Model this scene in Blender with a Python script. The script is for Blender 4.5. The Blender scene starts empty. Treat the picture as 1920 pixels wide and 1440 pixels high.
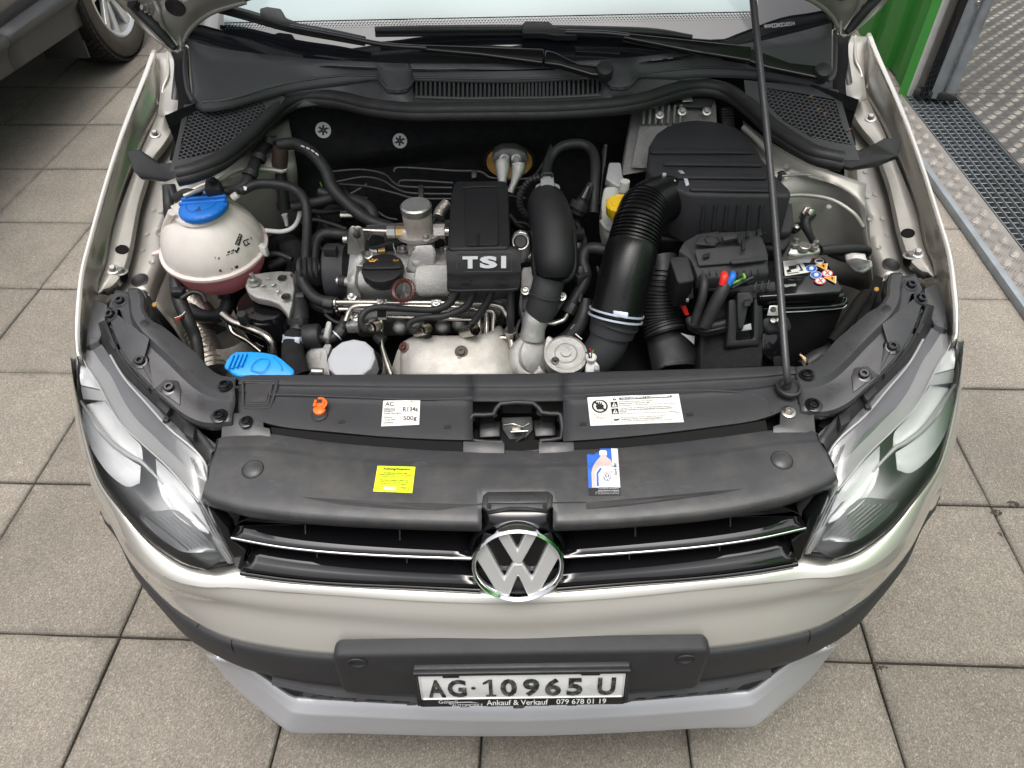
import bpy, bmesh, math, random
from mathutils import Vector, Matrix
random.seed(7)
R = math.radians
sc = bpy.context.scene
col = sc.collection

# ------------------------------------------------------------------ camera, sky, sun, exposure
F_PX = 1350.0
CAM = Vector((.006, -.436, 1.48))
PITCH, ROLL, YAW = R(45.53), R(-1.65), R(-.8)
_cp, _sp, _cr, _sr = math.cos(PITCH), math.sin(PITCH), math.cos(ROLL), math.sin(ROLL)
_c, _s = math.cos(YAW), math.sin(YAW)
Rz = Matrix(((_c, _s, 0), (-_s, _c, 0), (0, 0, 1)))
_r, _f, _u = Vector((1, 0, 0)), Vector((0, _cp, -_sp)), Vector((0, _sp, _cp))
AX, AU, AF = Rz @ (_cr * _r + _sr * _u), Rz @ (-_sr * _r + _cr * _u), Rz @ _f
cam = bpy.data.objects.new('camera', bpy.data.cameras.new('camera'))
col.objects.link(cam)
m = Matrix((AX, AU, -AF)).transposed().to_4x4()
m.translation = CAM
cam.matrix_world = m
cam.data.sensor_width = 36
cam.data.lens = 36 * F_PX / 1920
cam.data.clip_start = .02
cam.data.clip_end = 400
sc.camera = cam

SUN_EL, SUN_AZ = R(83), R(190)
w = bpy.data.worlds.new('World'); sc.world = w; w.use_nodes = True
nt = w.node_tree; nt.nodes.clear()
sky = nt.nodes.new('ShaderNodeTexSky'); sky.sky_type = 'NISHITA'; sky.sun_disc = False
sky.sun_elevation = SUN_EL; sky.sun_rotation = SUN_AZ; sky.air_density = 1.0; sky.dust_density = 9.0; sky.ozone_density = .6
hs = nt.nodes.new('ShaderNodeHueSaturation'); hs.inputs['Saturation'].default_value = .30; hs.inputs['Value'].default_value = 1.0
bg = nt.nodes.new('ShaderNodeBackground'); bg.inputs['Strength'].default_value = .15
wo = nt.nodes.new('ShaderNodeOutputWorld')
nt.links.new(sky.outputs[0], hs.inputs['Color']); nt.links.new(hs.outputs[0], bg.inputs['Color']); nt.links.new(bg.outputs[0], wo.inputs['Surface'])
sl = bpy.data.lights.new('sun', 'SUN'); sl.energy = .5; sl.angle = R(60); sl.color = (1, .965, .91)
so = bpy.data.objects.new('sun', sl); col.objects.link(so)
_d = Vector((math.sin(SUN_AZ) * math.cos(SUN_EL), math.cos(SUN_AZ) * math.cos(SUN_EL), math.sin(SUN_EL)))
so.rotation_euler = _d.to_track_quat('Z', 'Y').to_euler()
so.location = (0, 0, 6)
sc.view_settings.view_transform = 'Standard'; sc.view_settings.look = 'None'
sc.view_settings.gamma = 1; sc.view_settings.use_curve_mapping = False
sc.view_settings.exposure = 0.70
sc.render.engine = 'CYCLES'
sc.cycles.max_bounces = 8; sc.cycles.transparent_max_bounces = 12

# ------------------------------------------------------------------ measuring: photograph pixel + one known coordinate -> place in the world
def ray(px, py):
    return AX * ((px - 960) / F_PX) + AU * (-(py - 720) / F_PX) + AF
def P(px, py, z): d = ray(px, py); return CAM + d * ((z - CAM.z) / d.z)
def PY(px, py, y): d = ray(px, py); return CAM + d * ((y - CAM.y) / d.y)
def PX(px, py, x): d = ray(px, py); return CAM + d * ((x - CAM.x) / d.x)
def PP(l): return [P(*q) for q in l]
def Z(l, z): return [P(a, b, z) for a, b in l]
def mir(l): return [Vector((-p.x, p.y, p.z)) for p in l]

# ------------------------------------------------------------------ materials
def mat(name, color, metal=0, rough=.5, bump=0, bscale=200, var=0, vscale=20, coat=0, spec=.5, rvar=0, trans=0, ior=1.45, alpha=1, island=0, flake=0, sub=0, dust=0, dscale=6, dcol=(.2, .19, .17), aniso=0):
    M = bpy.data.materials.new(name); M.use_nodes = True
    t = M.node_tree; b = t.nodes['Principled BSDF']; L = t.links.new
    b.inputs['Base Color'].default_value = (*color, 1); b.inputs['Metallic'].default_value = metal
    b.inputs['Roughness'].default_value = rough; b.inputs['Coat Weight'].default_value = coat
    b.inputs['Coat Roughness'].default_value = .04
    b.inputs['Specular IOR Level'].default_value = spec; b.inputs['Transmission Weight'].default_value = trans
    b.inputs['IOR'].default_value = ior; b.inputs['Alpha'].default_value = alpha
    if sub:
        b.inputs['Subsurface Weight'].default_value = sub; b.inputs['Subsurface Radius'].default_value = (.02, .015, .012); b.inputs['Subsurface Scale'].default_value = .6
    geo = t.nodes.new('ShaderNodeNewGeometry')
    def noise(scale, detail=6, rough_=.6):
        n = t.nodes.new('ShaderNodeTexNoise'); n.inputs['Scale'].default_value = scale
        n.inputs['Detail'].default_value = detail; n.inputs['Roughness'].default_value = rough_
        L(geo.outputs['Position'], n.inputs['Vector']); return n
    csock = None
    if var:
        n = noise(vscale); mr = t.nodes.new('ShaderNodeMapRange'); mr.inputs[1].default_value = .25; mr.inputs[2].default_value = .75
        mr.inputs[3].default_value = 1 - var; mr.inputs[4].default_value = 1 + var
        L(n.outputs['Fac'], mr.inputs[0])
        mx = t.nodes.new('ShaderNodeMix'); mx.data_type = 'RGBA'; mx.blend_type = 'MULTIPLY'; mx.inputs[0].default_value = 1
        mx.inputs[6].default_value = (*color, 1); L(mr.outputs[0], mx.inputs[7]); csock = mx.outputs[2]
    if island:
        oi = t.nodes.new('ShaderNodeObjectInfo'); mr = t.nodes.new('ShaderNodeMapRange'); mr.inputs[3].default_value = 1 - island; mr.inputs[4].default_value = 1 + island
        L(oi.outputs['Random'], mr.inputs[0])
        mx = t.nodes.new('ShaderNodeMix'); mx.data_type = 'RGBA'; mx.blend_type = 'MULTIPLY'; mx.inputs[0].default_value = 1
        if csock: L(csock, mx.inputs[6])
        else: mx.inputs[6].default_value = (*color, 1)
        L(mr.outputs[0], mx.inputs[7]); csock = mx.outputs[2]
    if dust:
        n = noise(dscale, 8, .7); mr = t.nodes.new('ShaderNodeMapRange'); mr.inputs[1].default_value = .45; mr.inputs[2].default_value = .75
        mr.inputs[3].default_value = 0; mr.inputs[4].default_value = dust; L(n.outputs['Fac'], mr.inputs[0])
        mx = t.nodes.new('ShaderNodeMix'); mx.data_type = 'RGBA'; L(mr.outputs[0], mx.inputs[0])
        if csock: L(csock, mx.inputs[6])
        else: mx.inputs[6].default_value = (*color, 1)
        mx.inputs[7].default_value = (*dcol, 1); csock = mx.outputs[2]
    if csock: L(csock, b.inputs['Base Color'])
    if rvar:
        n = noise(vscale * 1.7); mr = t.nodes.new('ShaderNodeMapRange'); mr.inputs[1].default_value = .3; mr.inputs[2].default_value = .7
        mr.inputs[3].default_value = max(.02, rough - rvar); mr.inputs[4].default_value = min(1, rough + rvar)
        L(n.outputs['Fac'], mr.inputs[0]); L(mr.outputs[0], b.inputs['Roughness'])
    if bump:
        n = noise(bscale, 4); bp = t.nodes.new('ShaderNodeBump'); bp.inputs['Strength'].default_value = bump; bp.inputs['Distance'].default_value = .002
        L(n.outputs['Fac'], bp.inputs['Height']); L(bp.outputs[0], b.inputs['Normal'])
    if flake:
        v = t.nodes.new('ShaderNodeTexVoronoi'); v.inputs['Scale'].default_value = 1500; L(geo.outputs['Position'], v.inputs['Vector'])
        bp = t.nodes.new('ShaderNodeBump'); bp.inputs['Strength'].default_value = flake; bp.inputs['Distance'].default_value = .0005
        L(v.outputs['Color'], bp.inputs['Height']); L(bp.outputs[0], b.inputs['Normal'])
    return M

M = {}
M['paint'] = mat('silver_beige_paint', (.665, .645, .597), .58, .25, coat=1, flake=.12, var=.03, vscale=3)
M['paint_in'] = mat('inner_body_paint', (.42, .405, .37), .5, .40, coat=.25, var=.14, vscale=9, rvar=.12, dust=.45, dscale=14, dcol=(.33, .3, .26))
M['paint_shaded'] = mat('silver_beige_paint_shaded', (.40, .39, .36), .9, .30, coat=.5, flake=.1, var=.1, vscale=9)  # darker copy of the car paint, painting in the dark reflections on the wall
M['silver'] = mat('silver_plastic', (.50, .505, .53), .35, .45, flake=.08, var=.03, vscale=8)
M['cowl'] = mat('weathered_cowl_plastic', (.066, .067, .072), 0, .42, .15, 900, .1, 14, rvar=.08, dust=.2, dscale=16, dcol=(.08, .076, .07))
M['plastic'] = mat('black_plastic', (.019, .0195, .021), 0, .46, .12, 900, .15, 25, rvar=.1, dust=.12, dscale=22, dcol=(.08, .077, .07))
M['shelf'] = mat('dusty_black_plastic', (.042, .0425, .0465), 0, .40, .06, 700, .16, 14, rvar=.1, dust=.9, dscale=21, dcol=(.075, .071, .064), spec=.55)
M['grain'] = mat('grained_black_plastic', (.030, .030, .0335), 0, .47, .35, 1600, .12, 20, spec=.4, dust=.12, dscale=30, dcol=(.06, .058, .055))
M['cover'] = mat('engine_cover_plastic', (.0125, .0125, .014), 0, .43, .3, 1700, .12, 20, spec=.36, dust=.1, dscale=35, dcol=(.05, .048, .045))
M['satin'] = mat('satin_black_hose', (.006, .006, .0065), 0, .30, .06, 500, .1, 20, spec=.42, rvar=.06)
M['trim'] = mat('dark_grey_trim', (.034, .035, .038), 0, .55, .3, 1500, .08, 10)
M['rubber'] = mat('black_rubber', (.021, .021, .022), 0, .52, .1, 500, .2, 30, rvar=.12, dust=.2, dscale=25, dcol=(.06, .056, .05))
M['hose'] = mat('hose_rubber', (.017, .017, .0185), 0, .48, .25, 900, .2, 40, rvar=.12)
M['felt'] = mat('black_felt', (.020, .020, .0215), 0, .95, .9, 420, .3, 60, spec=.15)
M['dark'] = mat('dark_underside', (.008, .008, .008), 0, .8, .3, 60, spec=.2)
M['gloss'] = mat('gloss_black', (.006, .006, .007), 0, .09, coat=.6, rvar=.04, vscale=14)
M['steel_black'] = mat('black_painted_steel', (.050, .050, .054), .2, .32, .08, 300, .15, 15, rvar=.12, dust=.3, dscale=18, dcol=(.085, .08, .072))
M['cast'] = mat('cast_aluminium', (.52, .515, .50), .9, .46, .8, 600, .2, 28, rvar=.1, dust=.3, dscale=22, dcol=(.3, .27, .22))
M['shield'] = mat('heat_shield', (.54, .52, .49), .6, .60, .5, 350, .22, 22, rvar=.1, dust=.55, dscale=30, dcol=(.36, .31, .25))
M['steel'] = mat('bare_steel', (.46, .435, .39), 1, .26, .1, 200, .12, 30, rvar=.1)
M['zinc'] = mat('zinc_steel', (.45, .44, .42), .9, .36, .2, 300, .15, 40, rvar=.1)
M['brass'] = mat('brass', (.55, .38, .17), .9, .35, var=.15, vscale=60)
M['chrome'] = mat('chrome', (.78, .78, .79), 1, .06, rvar=.04, vscale=30)
M['letter_silver'] = mat('silver_lettering', (.62, .62, .63), .4, .3)
M['badge_chrome'] = mat('badge_chrome', (.84, .84, .85), .6, .16, rvar=.06, vscale=60)
M['indicator'] = mat('indicator_grey', (.5, .5, .505), .5, .3)
M['mirror'] = mat('reflector_chrome', (.92, .92, .93), .3, .25)
M['flange_grey'] = mat('headlight_flange_grey', (.12, .12, .13), 0, .18, coat=1, rvar=.06, vscale=14)
M['bezel'] = mat('headlight_bezel', (.46, .46, .465), .3, .4, var=.05)
M['blue'] = mat('blue_plastic', (.012, .17, .62), 0, .42, .05, 300, .06, 30)
M['lightblue'] = mat('bright_blue_plastic', (.01, .27, .72), 0, .4, .04, 300, .06, 30)
M['yellow'] = mat('yellow_plastic', (.8, .52, .02), 0, .42, var=.06, vscale=60)
M['orange'] = mat('orange_plastic', (.85, .14, .015), 0, .4)
M['tank_top'] = mat('tank_milky_plastic', (.76, .69, .61), 0, .36, .05, 120, .12, 18, sub=.4, dust=.35, dscale=11, dcol=(.62, .43, .34))
M['tank_low'] = mat('tank_pink_coolant', (.88, .36, .39), 0, .3, .05, 120, .22, 22, sub=.3)
M['tank_seam'] = mat('tank_seam_plastic', (.74, .62, .58), 0, .36, sub=.3)
M['white_plastic'] = mat('white_plastic', (.68, .68, .66), 0, .4, var=.05)
M['milky'] = mat('milky_reservoir', (.60, .62, .56), 0, .35, .05, 120, .12, 30, sub=.3)
M['clamp'] = mat('pale_clamp_steel', (.55, .60, .70), .3, .38)
M['lid'] = mat('white_cap', (.42, .43, .46), 0, .6, .2, 700, .03, 40)
M['ring'] = mat('rust_brown_plastic', (.055, .012, .008), 0, .38, var=.2, vscale=60)
M['grey_plastic'] = mat('grey_plastic', (.26, .265, .27), 0, .45, var=.1, vscale=50)
M['brown'] = mat('brown_plastic', (.055, .038, .03), 0, .5)
M['foam'] = mat('yellow_foam', (.45, .25, .06), 0, .8, .5, 400, .3, 60)
M['beige_cast'] = mat('beige_cast_metal', (.52, .46, .41), .35, .5, .4, 400, .14, 30, dust=.35, dscale=40, dcol=(.3, .25, .2))
M['foil'] = mat('heat_foil', (.62, .58, .52), .9, .35, .9, 180, .2, 30)
M['red'] = mat('red_insulation', (.7, .03, .02), 0, .4)
M['wire_blue'] = mat('blue_insulation', (.02, .17, .6), 0, .4)
M['green_wire'] = mat('green_insulation', (.15, .42, .05), 0, .4)
M['white_paper'] = mat('label_white', (.72, .71, .68), 0, .5, var=.05, vscale=60)
M['label_yellow'] = mat('label_yellow', (.68, .80, .02), 0, .45, var=.03)
M['label_blue'] = mat('label_blue', (.035, .13, .52), 0, .4, var=.25, vscale=50)
M['label_beige'] = mat('label_pinkish_silver', (.52, .43, .40), 0, .4, var=.12, vscale=60)
M['label_grey'] = mat('label_light_grey', (.62, .62, .62), 0, .4)
M['ink'] = mat('black_ink', (.012, .012, .012), 0, .5)
M['ink_grey'] = mat('grey_ink', (.16, .15, .145), 0, .5)
M['ink_white'] = mat('white_ink', (.78, .78, .78), 0, .5)
M['ink_orange'] = mat('orange_ink', (.80, .38, .03), 0, .5)
M['ink_red'] = mat('red_ink', (.6, .06, .06), 0, .5)
M['ink_navy'] = mat('navy_ink', (.03, .05, .2), 0, .5)
M['plate_white'] = mat('worn_plate_white', (.70, .70, .69), 0, .35, .1, 200, .05, 40, dust=.3, dscale=30, dcol=(.4, .39, .37))
M['glass_dark'] = mat('windscreen_glass', (.010, .011, .014), 0, .03, spec=.5, ior=1.85, rvar=.015, vscale=6)
M['glass_daylit'] = mat('daylit_screen_glass', (.20, .27, .275), 0, .03, spec=.5, ior=1.85, rvar=.015, vscale=6)  # aqua base colour paints in daylight seen through the clear glass
M['dry_leaf'] = mat('dry_leaf', (.16, .09, .05), 0, .7)

# fine pale scuffs on the shelf above the grille
t = M['shelf'].node_tree; b = t.nodes['Principled BSDF']; L = t.links.new
old = b.inputs['Base Color'].links[0].from_socket; geo = [n for n in t.nodes if n.type == 'NEW_GEOMETRY'][0]
mp = t.nodes.new('ShaderNodeMapping'); mp.inputs['Scale'].default_value = (34, 120, 60); mp.inputs['Rotation'].default_value = (0, 0, .5); L(geo.outputs['Position'], mp.inputs['Vector'])
n1 = t.nodes.new('ShaderNodeTexNoise'); n1.inputs['Scale'].default_value = 1; n1.inputs['Detail'].default_value = 5; n1.inputs['Distortion'].default_value = 2.2; L(mp.outputs[0], n1.inputs['Vector'])
r1_ = t.nodes.new('ShaderNodeMapRange'); r1_.inputs[1].default_value = .60; r1_.inputs[2].default_value = .70; r1_.inputs[3].default_value = 0; r1_.inputs[4].default_value = .45; L(n1.outputs['Fac'], r1_.inputs[0])
n2 = t.nodes.new('ShaderNodeTexNoise'); n2.inputs['Scale'].default_value = 7; L(geo.outputs['Position'], n2.inputs['Vector'])
r2_ = t.nodes.new('ShaderNodeMapRange'); r2_.inputs[1].default_value = .5; r2_.inputs[2].default_value = .68; L(n2.outputs['Fac'], r2_.inputs[0])
mu = t.nodes.new('ShaderNodeMath'); mu.operation = 'MULTIPLY'; L(r1_.outputs[0], mu.inputs[0]); L(r2_.outputs[0], mu.inputs[1])
mx = t.nodes.new('ShaderNodeMix'); mx.data_type = 'RGBA'; L(mu.outputs[0], mx.inputs[0]); L(old, mx.inputs[6]); mx.inputs[7].default_value = (.16, .155, .145, 1); L(mx.outputs[2], b.inputs['Base Color'])

# clear headlight cover
def lens_mat():
    m_ = bpy.data.materials.new('clear_lens'); m_.use_nodes = True; t = m_.node_tree; t.nodes.clear(); L = t.links.new
    o = t.nodes.new('ShaderNodeOutputMaterial'); mx = t.nodes.new('ShaderNodeMixShader')
    tr = t.nodes.new('ShaderNodeBsdfTransparent'); tr.inputs[0].default_value = (.90, .91, .91, 1)
    gl = t.nodes.new('ShaderNodeBsdfGlossy'); gl.inputs['Roughness'].default_value = .05
    fr = t.nodes.new('ShaderNodeFresnel'); fr.inputs[0].default_value = 1.55
    ad = t.nodes.new('ShaderNodeMath'); ad.operation = 'MULTIPLY_ADD'; ad.inputs[1].default_value = 1.1; ad.inputs[2].default_value = .03
    L(fr.outputs[0], ad.inputs[0]); L(ad.outputs[0], mx.inputs[0]); L(tr.outputs[0], mx.inputs[1]); L(gl.outputs[0], mx.inputs[2]); L(mx.outputs[0], o.inputs[0])
    return m_
M['lens'] = lens_mat()

# thin milky plastic that lets daylight through into the tank
def translucent(name, c, fac, rough):
    m_ = mat(name, c, 0, rough, .05, 120, .10, 16); t = m_.node_tree; L = t.links.new
    b = t.nodes['Principled BSDF']; o = [n for n in t.nodes if n.type == 'OUTPUT_MATERIAL'][0]
    tr = t.nodes.new('ShaderNodeBsdfTranslucent'); L(b.inputs['Base Color'].links[0].from_socket, tr.inputs[0])
    mx = t.nodes.new('ShaderNodeMixShader'); mx.inputs[0].default_value = fac; L(b.outputs[0], mx.inputs[1]); L(tr.outputs[0], mx.inputs[2]); L(mx.outputs[0], o.inputs[0])
    return m_
M['tank_top'] = translucent('tank_milky_plastic', (.92, .86, .80), .25, .34)
M['tank_low'] = translucent('tank_pink_coolant', (.95, .36, .42), .55, .3)
M['ecu'] = mat('grey_cast_housing', (.30, .30, .295), .8, .5, .7, 600, .2, 28, rvar=.1, dust=.3, dscale=22, dcol=(.18, .165, .14))
# exposed-aggregate concrete slabs
def slab_mat():
    m_ = mat('exposed_aggregate_concrete', (.220, .201, .175), 0, .85, island=.10); t = m_.node_tree; b = t.nodes['Principled BSDF']; L = t.links.new
    old = b.inputs['Base Color'].links[0].from_socket
    geo = [n for n in t.nodes if n.type == 'NEW_GEOMETRY'][0]
    def vor(s):
        v = t.nodes.new('ShaderNodeTexVoronoi'); v.inputs['Scale'].default_value = s; L(geo.outputs['Position'], v.inputs['Vector']); return v
    def mul(a, bsock):
        mx = t.nodes.new('ShaderNodeMix'); mx.data_type = 'RGBA'; mx.blend_type = 'MULTIPLY'; mx.inputs[0].default_value = 1; L(a, mx.inputs[6]); L(bsock, mx.inputs[7]); return mx.outputs[2]
    v = vor(420); bw = t.nodes.new('ShaderNodeRGBToBW'); L(v.outputs['Color'], bw.inputs[0])
    cr_ = t.nodes.new('ShaderNodeValToRGB'); e = cr_.color_ramp.elements; e[0].position = .10; e[0].color = (.64, .61, .58, 1); e[1].position = .93; e[1].color = (1.7, 1.66, 1.58, 1)
    n1 = e.new(.5); n1.color = (.93, .92, .90, 1); n2 = e.new(.8); n2.color = (1.2, 1.18, 1.14, 1)
    L(bw.outputs[0], cr_.inputs[0]); c1 = mul(old, cr_.outputs[0])
    ns = t.nodes.new('ShaderNodeTexNoise'); ns.inputs['Scale'].default_value = 3.2; ns.inputs['Detail'].default_value = 9; ns.inputs['Roughness'].default_value = .72; L(geo.outputs['Position'], ns.inputs['Vector'])
    mr = t.nodes.new('ShaderNodeMapRange'); mr.inputs[1].default_value = .3; mr.inputs[2].default_value = .7; mr.inputs[3].default_value = .80; mr.inputs[4].default_value = 1.16; L(ns.outputs['Fac'], mr.inputs[0])
    c2 = mul(c1, mr.outputs[0])
    # grime that has crept in from the joints: along the rim of each slab, broken up
    tc = t.nodes.new('ShaderNodeTexCoord'); ab = t.nodes.new('ShaderNodeVectorMath'); ab.operation = 'ABSOLUTE'; L(tc.outputs['Object'], ab.inputs[0])
    sx_ = t.nodes.new('ShaderNodeSeparateXYZ'); L(ab.outputs[0], sx_.inputs[0]); mxx = t.nodes.new('ShaderNodeMath'); mxx.operation = 'MAXIMUM'; L(sx_.outputs[0], mxx.inputs[0]); L(sx_.outputs[1], mxx.inputs[1])
    n2 = t.nodes.new('ShaderNodeTexNoise'); n2.inputs['Scale'].default_value = 14; n2.inputs['Detail'].default_value = 6; L(geo.outputs['Position'], n2.inputs['Vector'])
    wv = t.nodes.new('ShaderNodeMath'); wv.operation = 'MULTIPLY_ADD'; wv.inputs[1].default_value = .045; L(n2.outputs['Fac'], wv.inputs[0]); L(mxx.outputs[0], wv.inputs[2])
    m2 = t.nodes.new('ShaderNodeMapRange'); m2.inputs[1].default_value = .203; m2.inputs[2].default_value = .222; m2.inputs[3].default_value = 1; m2.inputs[4].default_value = .74; L(wv.outputs[0], m2.inputs[0])
    n3 = t.nodes.new('ShaderNodeTexNoise'); n3.inputs['Scale'].default_value = 1.1; n3.inputs['Detail'].default_value = 4; L(geo.outputs['Position'], n3.inputs['Vector'])
    m3 = t.nodes.new('ShaderNodeMapRange'); m3.inputs[1].default_value = .35; m3.inputs[2].default_value = .65; m3.inputs[3].default_value = .90; m3.inputs[4].default_value = 1.08; L(n3.outputs['Fac'], m3.inputs[0])
    c2 = mul(mul(c2, m2.outputs[0]), m3.outputs[0]); L(c2, b.inputs['Base Color'])
    bp = t.nodes.new('ShaderNodeBump'); bp.inputs['Strength'].default_value = .55; bp.inputs['Distance'].default_value = .0025
    L(v.outputs['Distance'], bp.inputs['Height']); L(bp.outputs[0], b.inputs['Normal'])
    return m_
M['slab'] = slab_mat()
M['bedding'] = mat('dark_joint_grit', (.05, .043, .035), 0, .95, .6, 300, .4, 60)
M['green'] = mat('green_painted_steel', (.035, .36, .04), 0, .42, .05, 30, .06, 4, dust=.12, dscale=5, dcol=(.05, .2, .04))
M['white_edge'] = mat('white_painted_edge', (.6, .6, .58), 0, .5, var=.1)
M['tread'] = mat('tread_plate_aluminium', (.095, .091, .084), .7, .48, .3, 120, .3, 7, rvar=.15, dust=.55, dscale=5, dcol=(.13, .12, .105))
M['tread_hi'] = mat('lit_worn_tread_lozenge', (.17, .162, .148), .6, .5, .2, 200, .25, 10, rvar=.12)  # worn tops, also painted paler for the light the raised bars catch
M['tread_light'] = mat('worn_light_tread_plate', (.24, .225, .205), .5, .5, .3, 120, .25, 9, rvar=.12, dust=.4, dscale=9, dcol=(.2, .185, .165))
M['grate'] = mat('galvanised_grate', (.17, .185, .195), .55, .5, .2, 200, .2, 15)
M['galv'] = mat('galvanised_angle', (.27, .30, .32), .5, .5, .2, 150, .2, 9, dust=.4, dscale=12, dcol=(.12, .11, .1))
M['moss'] = mat('green_weed', (.07, .12, .02), 0, .8, var=.4, vscale=120)
M['suv'] = mat('dark_grey_car_paint', (.085, .085, .09), .45, .35, coat=.8, flake=.05)
M['suv_clad'] = mat('grey_plastic_cladding', (.05, .0515, .054), 0, .52, .15, 900, .08, 8, dust=.2, dscale=6, dcol=(.09, .085, .08))
M['tyre'] = mat('tyre_rubber', (.020, .0195, .019), 0, .75, .3, 200, .2, 20, dust=.5, dscale=14, dcol=(.05, .042, .035))
M['sidewall'] = mat('dusty_tyre_sidewall', (.055, .044, .038), 0, .75, .2, 200, .25, 16)
M['alloy'] = mat('silver_alloy', (.66, .66, .67), .6, .32, coat=.6)

# ------------------------------------------------------------------ builders
CAR = None
def obj(name, me, mt, parent=None, loc=None):
    o = bpy.data.objects.new(name, me)
    if mt is not None and not me.materials: me.materials.append(M[mt] if isinstance(mt, str) else mt)
    col.objects.link(o)
    if loc is not None: o.location = loc
    if parent is not None:
        o.parent = parent
        o.matrix_parent_inverse = wm(parent).inverted()
    return o
def wm(o):
    m_ = Matrix.LocRotScale(o.location, o.rotation_euler, o.scale)
    return (wm(o.parent) @ o.matrix_parent_inverse @ m_) if o.parent else m_
def tag(o, label=None, cat=None, group=None, kind=None):
    if label: o['label'] = label
    if cat: o['category'] = cat
    if group: o['group'] = group
    if kind: o['kind'] = kind
    return o
def thing(name, loc, label, cat, group=None):
    o = bpy.data.objects.new(name, None); o.location = loc; o.empty_display_size = .05; col.objects.link(o)
    return tag(o, label, cat, group)
def finish(bm, name, ang=38, bevel=0, seg=2):
    bmesh.ops.remove_doubles(bm, verts=bm.verts, dist=1e-6)
    bmesh.ops.recalc_face_normals(bm, faces=bm.faces)
    if bevel:
        es = [e for e in bm.edges if len(e.link_faces) == 2 and e.calc_face_angle(0) > R(24)]
        if es: bmesh.ops.bevel(bm, geom=es, offset=bevel, segments=seg, profile=.5, affect='EDGES', clamp_overlap=True)
    me = bpy.data.meshes.new(name); bm.to_mesh(me); bm.free()
    for p in me.polygons: p.use_smooth = True
    me.set_sharp_from_angle(angle=R(ang))
    return me
def crv(pts, n=5, closed=False):
    pts = [Vector(p) for p in pts]
    if len(pts) < 3 and not closed:
        return [pts[0].lerp(pts[-1], i / n) for i in range(n + 1)]
    out = []; N = len(pts)
    for i in range(N if closed else N - 1):
        if closed: p0, p1, p2, p3 = pts[i - 1], pts[i], pts[(i + 1) % N], pts[(i + 2) % N]
        else:
            p1, p2 = pts[i], pts[i + 1]
            p0 = pts[i - 1] if i else p1 * 2 - p2
            p3 = pts[i + 2] if i + 2 < N else p2 * 2 - p1
        for k in range(n):
            t = k / n
            out.append(.5 * ((2 * p1) + (p2 - p0) * t + (2 * p0 - 5 * p1 + 4 * p2 - p3) * t * t + (3 * p1 - p0 - 3 * p2 + p3) * t ** 3))
    if not closed: out.append(pts[-1])
    return out
def tube(name, pts, r, mt, parent=None, n=6, seg=12, cap=True, corr=None, closed=False, flat=1.0, get=False):
    """pts: points; r: one radius or one per point; corr=(pitch, depth, from, to) ribs along the hose"""
    r = r if isinstance(r, (list, tuple)) else [r] * len(pts)
    q = crv([Vector((*p,)) for p in pts], n, closed)
    rr = [v.x for v in crv([Vector((a, 0, 0)) for a in r], n, closed)]
    if corr:
        L = [0]
        for a, b in zip(q, q[1:]): L.append(L[-1] + (b - a).length)
        T = L[-1]; step = corr[0] / 6; N = int(T / step); q2 = []; r2 = []; j = 0
        for i in range(N + 1):
            s = min(T, i * step)
            while j < len(L) - 2 and L[j + 1] < s: j += 1
            t = (s - L[j]) / max(1e-9, L[j + 1] - L[j]); q2.append(q[j].lerp(q[j + 1], t)); a = rr[j] * (1 - t) + rr[j + 1] * t
            if corr[2] * T <= s <= corr[3] * T:
                a += corr[1] * (1 if math.sin(2 * math.pi * s / corr[0]) > -.1 else -1) * .5
            r2.append(a)
        q, rr = q2, r2
    bm = bmesh.new(); rings = []
    N = len(q); up = Vector((.13, .21, 1)); prev = None
    for i in range(N):
        if closed: d = q[(i + 1) % N] - q[i - 1]
        else: d = q[min(i + 1, N - 1)] - q[max(i - 1, 0)]
        d.normalize()
        if prev is None:
            a = up.cross(d); a = a if a.length > .05 else Vector((1, 0, 0)).cross(d)
        else: a = prev - d * prev.dot(d)
        a.normalize(); prev = a; b = d.cross(a)
        rings.append([bm.verts.new(q[i] + (a * math.cos(k * 2 * math.pi / seg) + b * math.sin(k * 2 * math.pi / seg) * flat) * rr[i]) for k in range(seg)])
    for i in range(N if closed else N - 1):
        A, B = rings[i], rings[(i + 1) % N]
        for k in range(seg): bm.faces.new((A[k], A[(k + 1) % seg], B[(k + 1) % seg], B[k]))
    if cap and not closed: bm.faces.new(rings[0][::-1]); bm.faces.new(rings[-1])
    if get: return bm
    return obj(name, finish(bm, name, 50), mt, parent)
def frame(axis):
    z = Vector(axis).normalized(); x = Vector((1, 0, 0)); x = x - z * x.dot(z)
    if x.length < .1: x = Vector((0, 1, 0)); x = x - z * x.dot(z)
    x.normalize(); return x, z.cross(x), z
def lathe_bm(bm, prof, c, axis, seg=32, sx=1, sy=1, lobes=None):
    x, y, z = frame(axis); c = Vector(c); rings = []
    for r, h in prof:
        if r < 1e-6: rings.append([bm.verts.new(c + z * h)])
        else: rings.append([bm.verts.new(c + z * h + x * math.cos(k * 2 * math.pi / seg) * r * sx * (lobes(k, r) if lobes else 1) + y * math.sin(k * 2 * math.pi / seg) * r * sy * (lobes(k, r) if lobes else 1)) for k in range(seg)])
    for A, B in zip(rings, rings[1:]):
        for k in range(seg):
            a = [A[k % len(A)], A[(k + 1) % len(A)], B[(k + 1) % len(B)], B[k % len(B)]]
            u = []
            for v in a:
                if v not in u: u.append(v)
            if len(u) > 2: bm.faces.new(u)
    return bm
def lathe(name, prof, c, axis, mt, parent=None, seg=32, ang=38, **k):
    return obj(name, finish(lathe_bm(bmesh.new(), prof, c, axis, seg, **k), name, ang), mt, parent)
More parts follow.
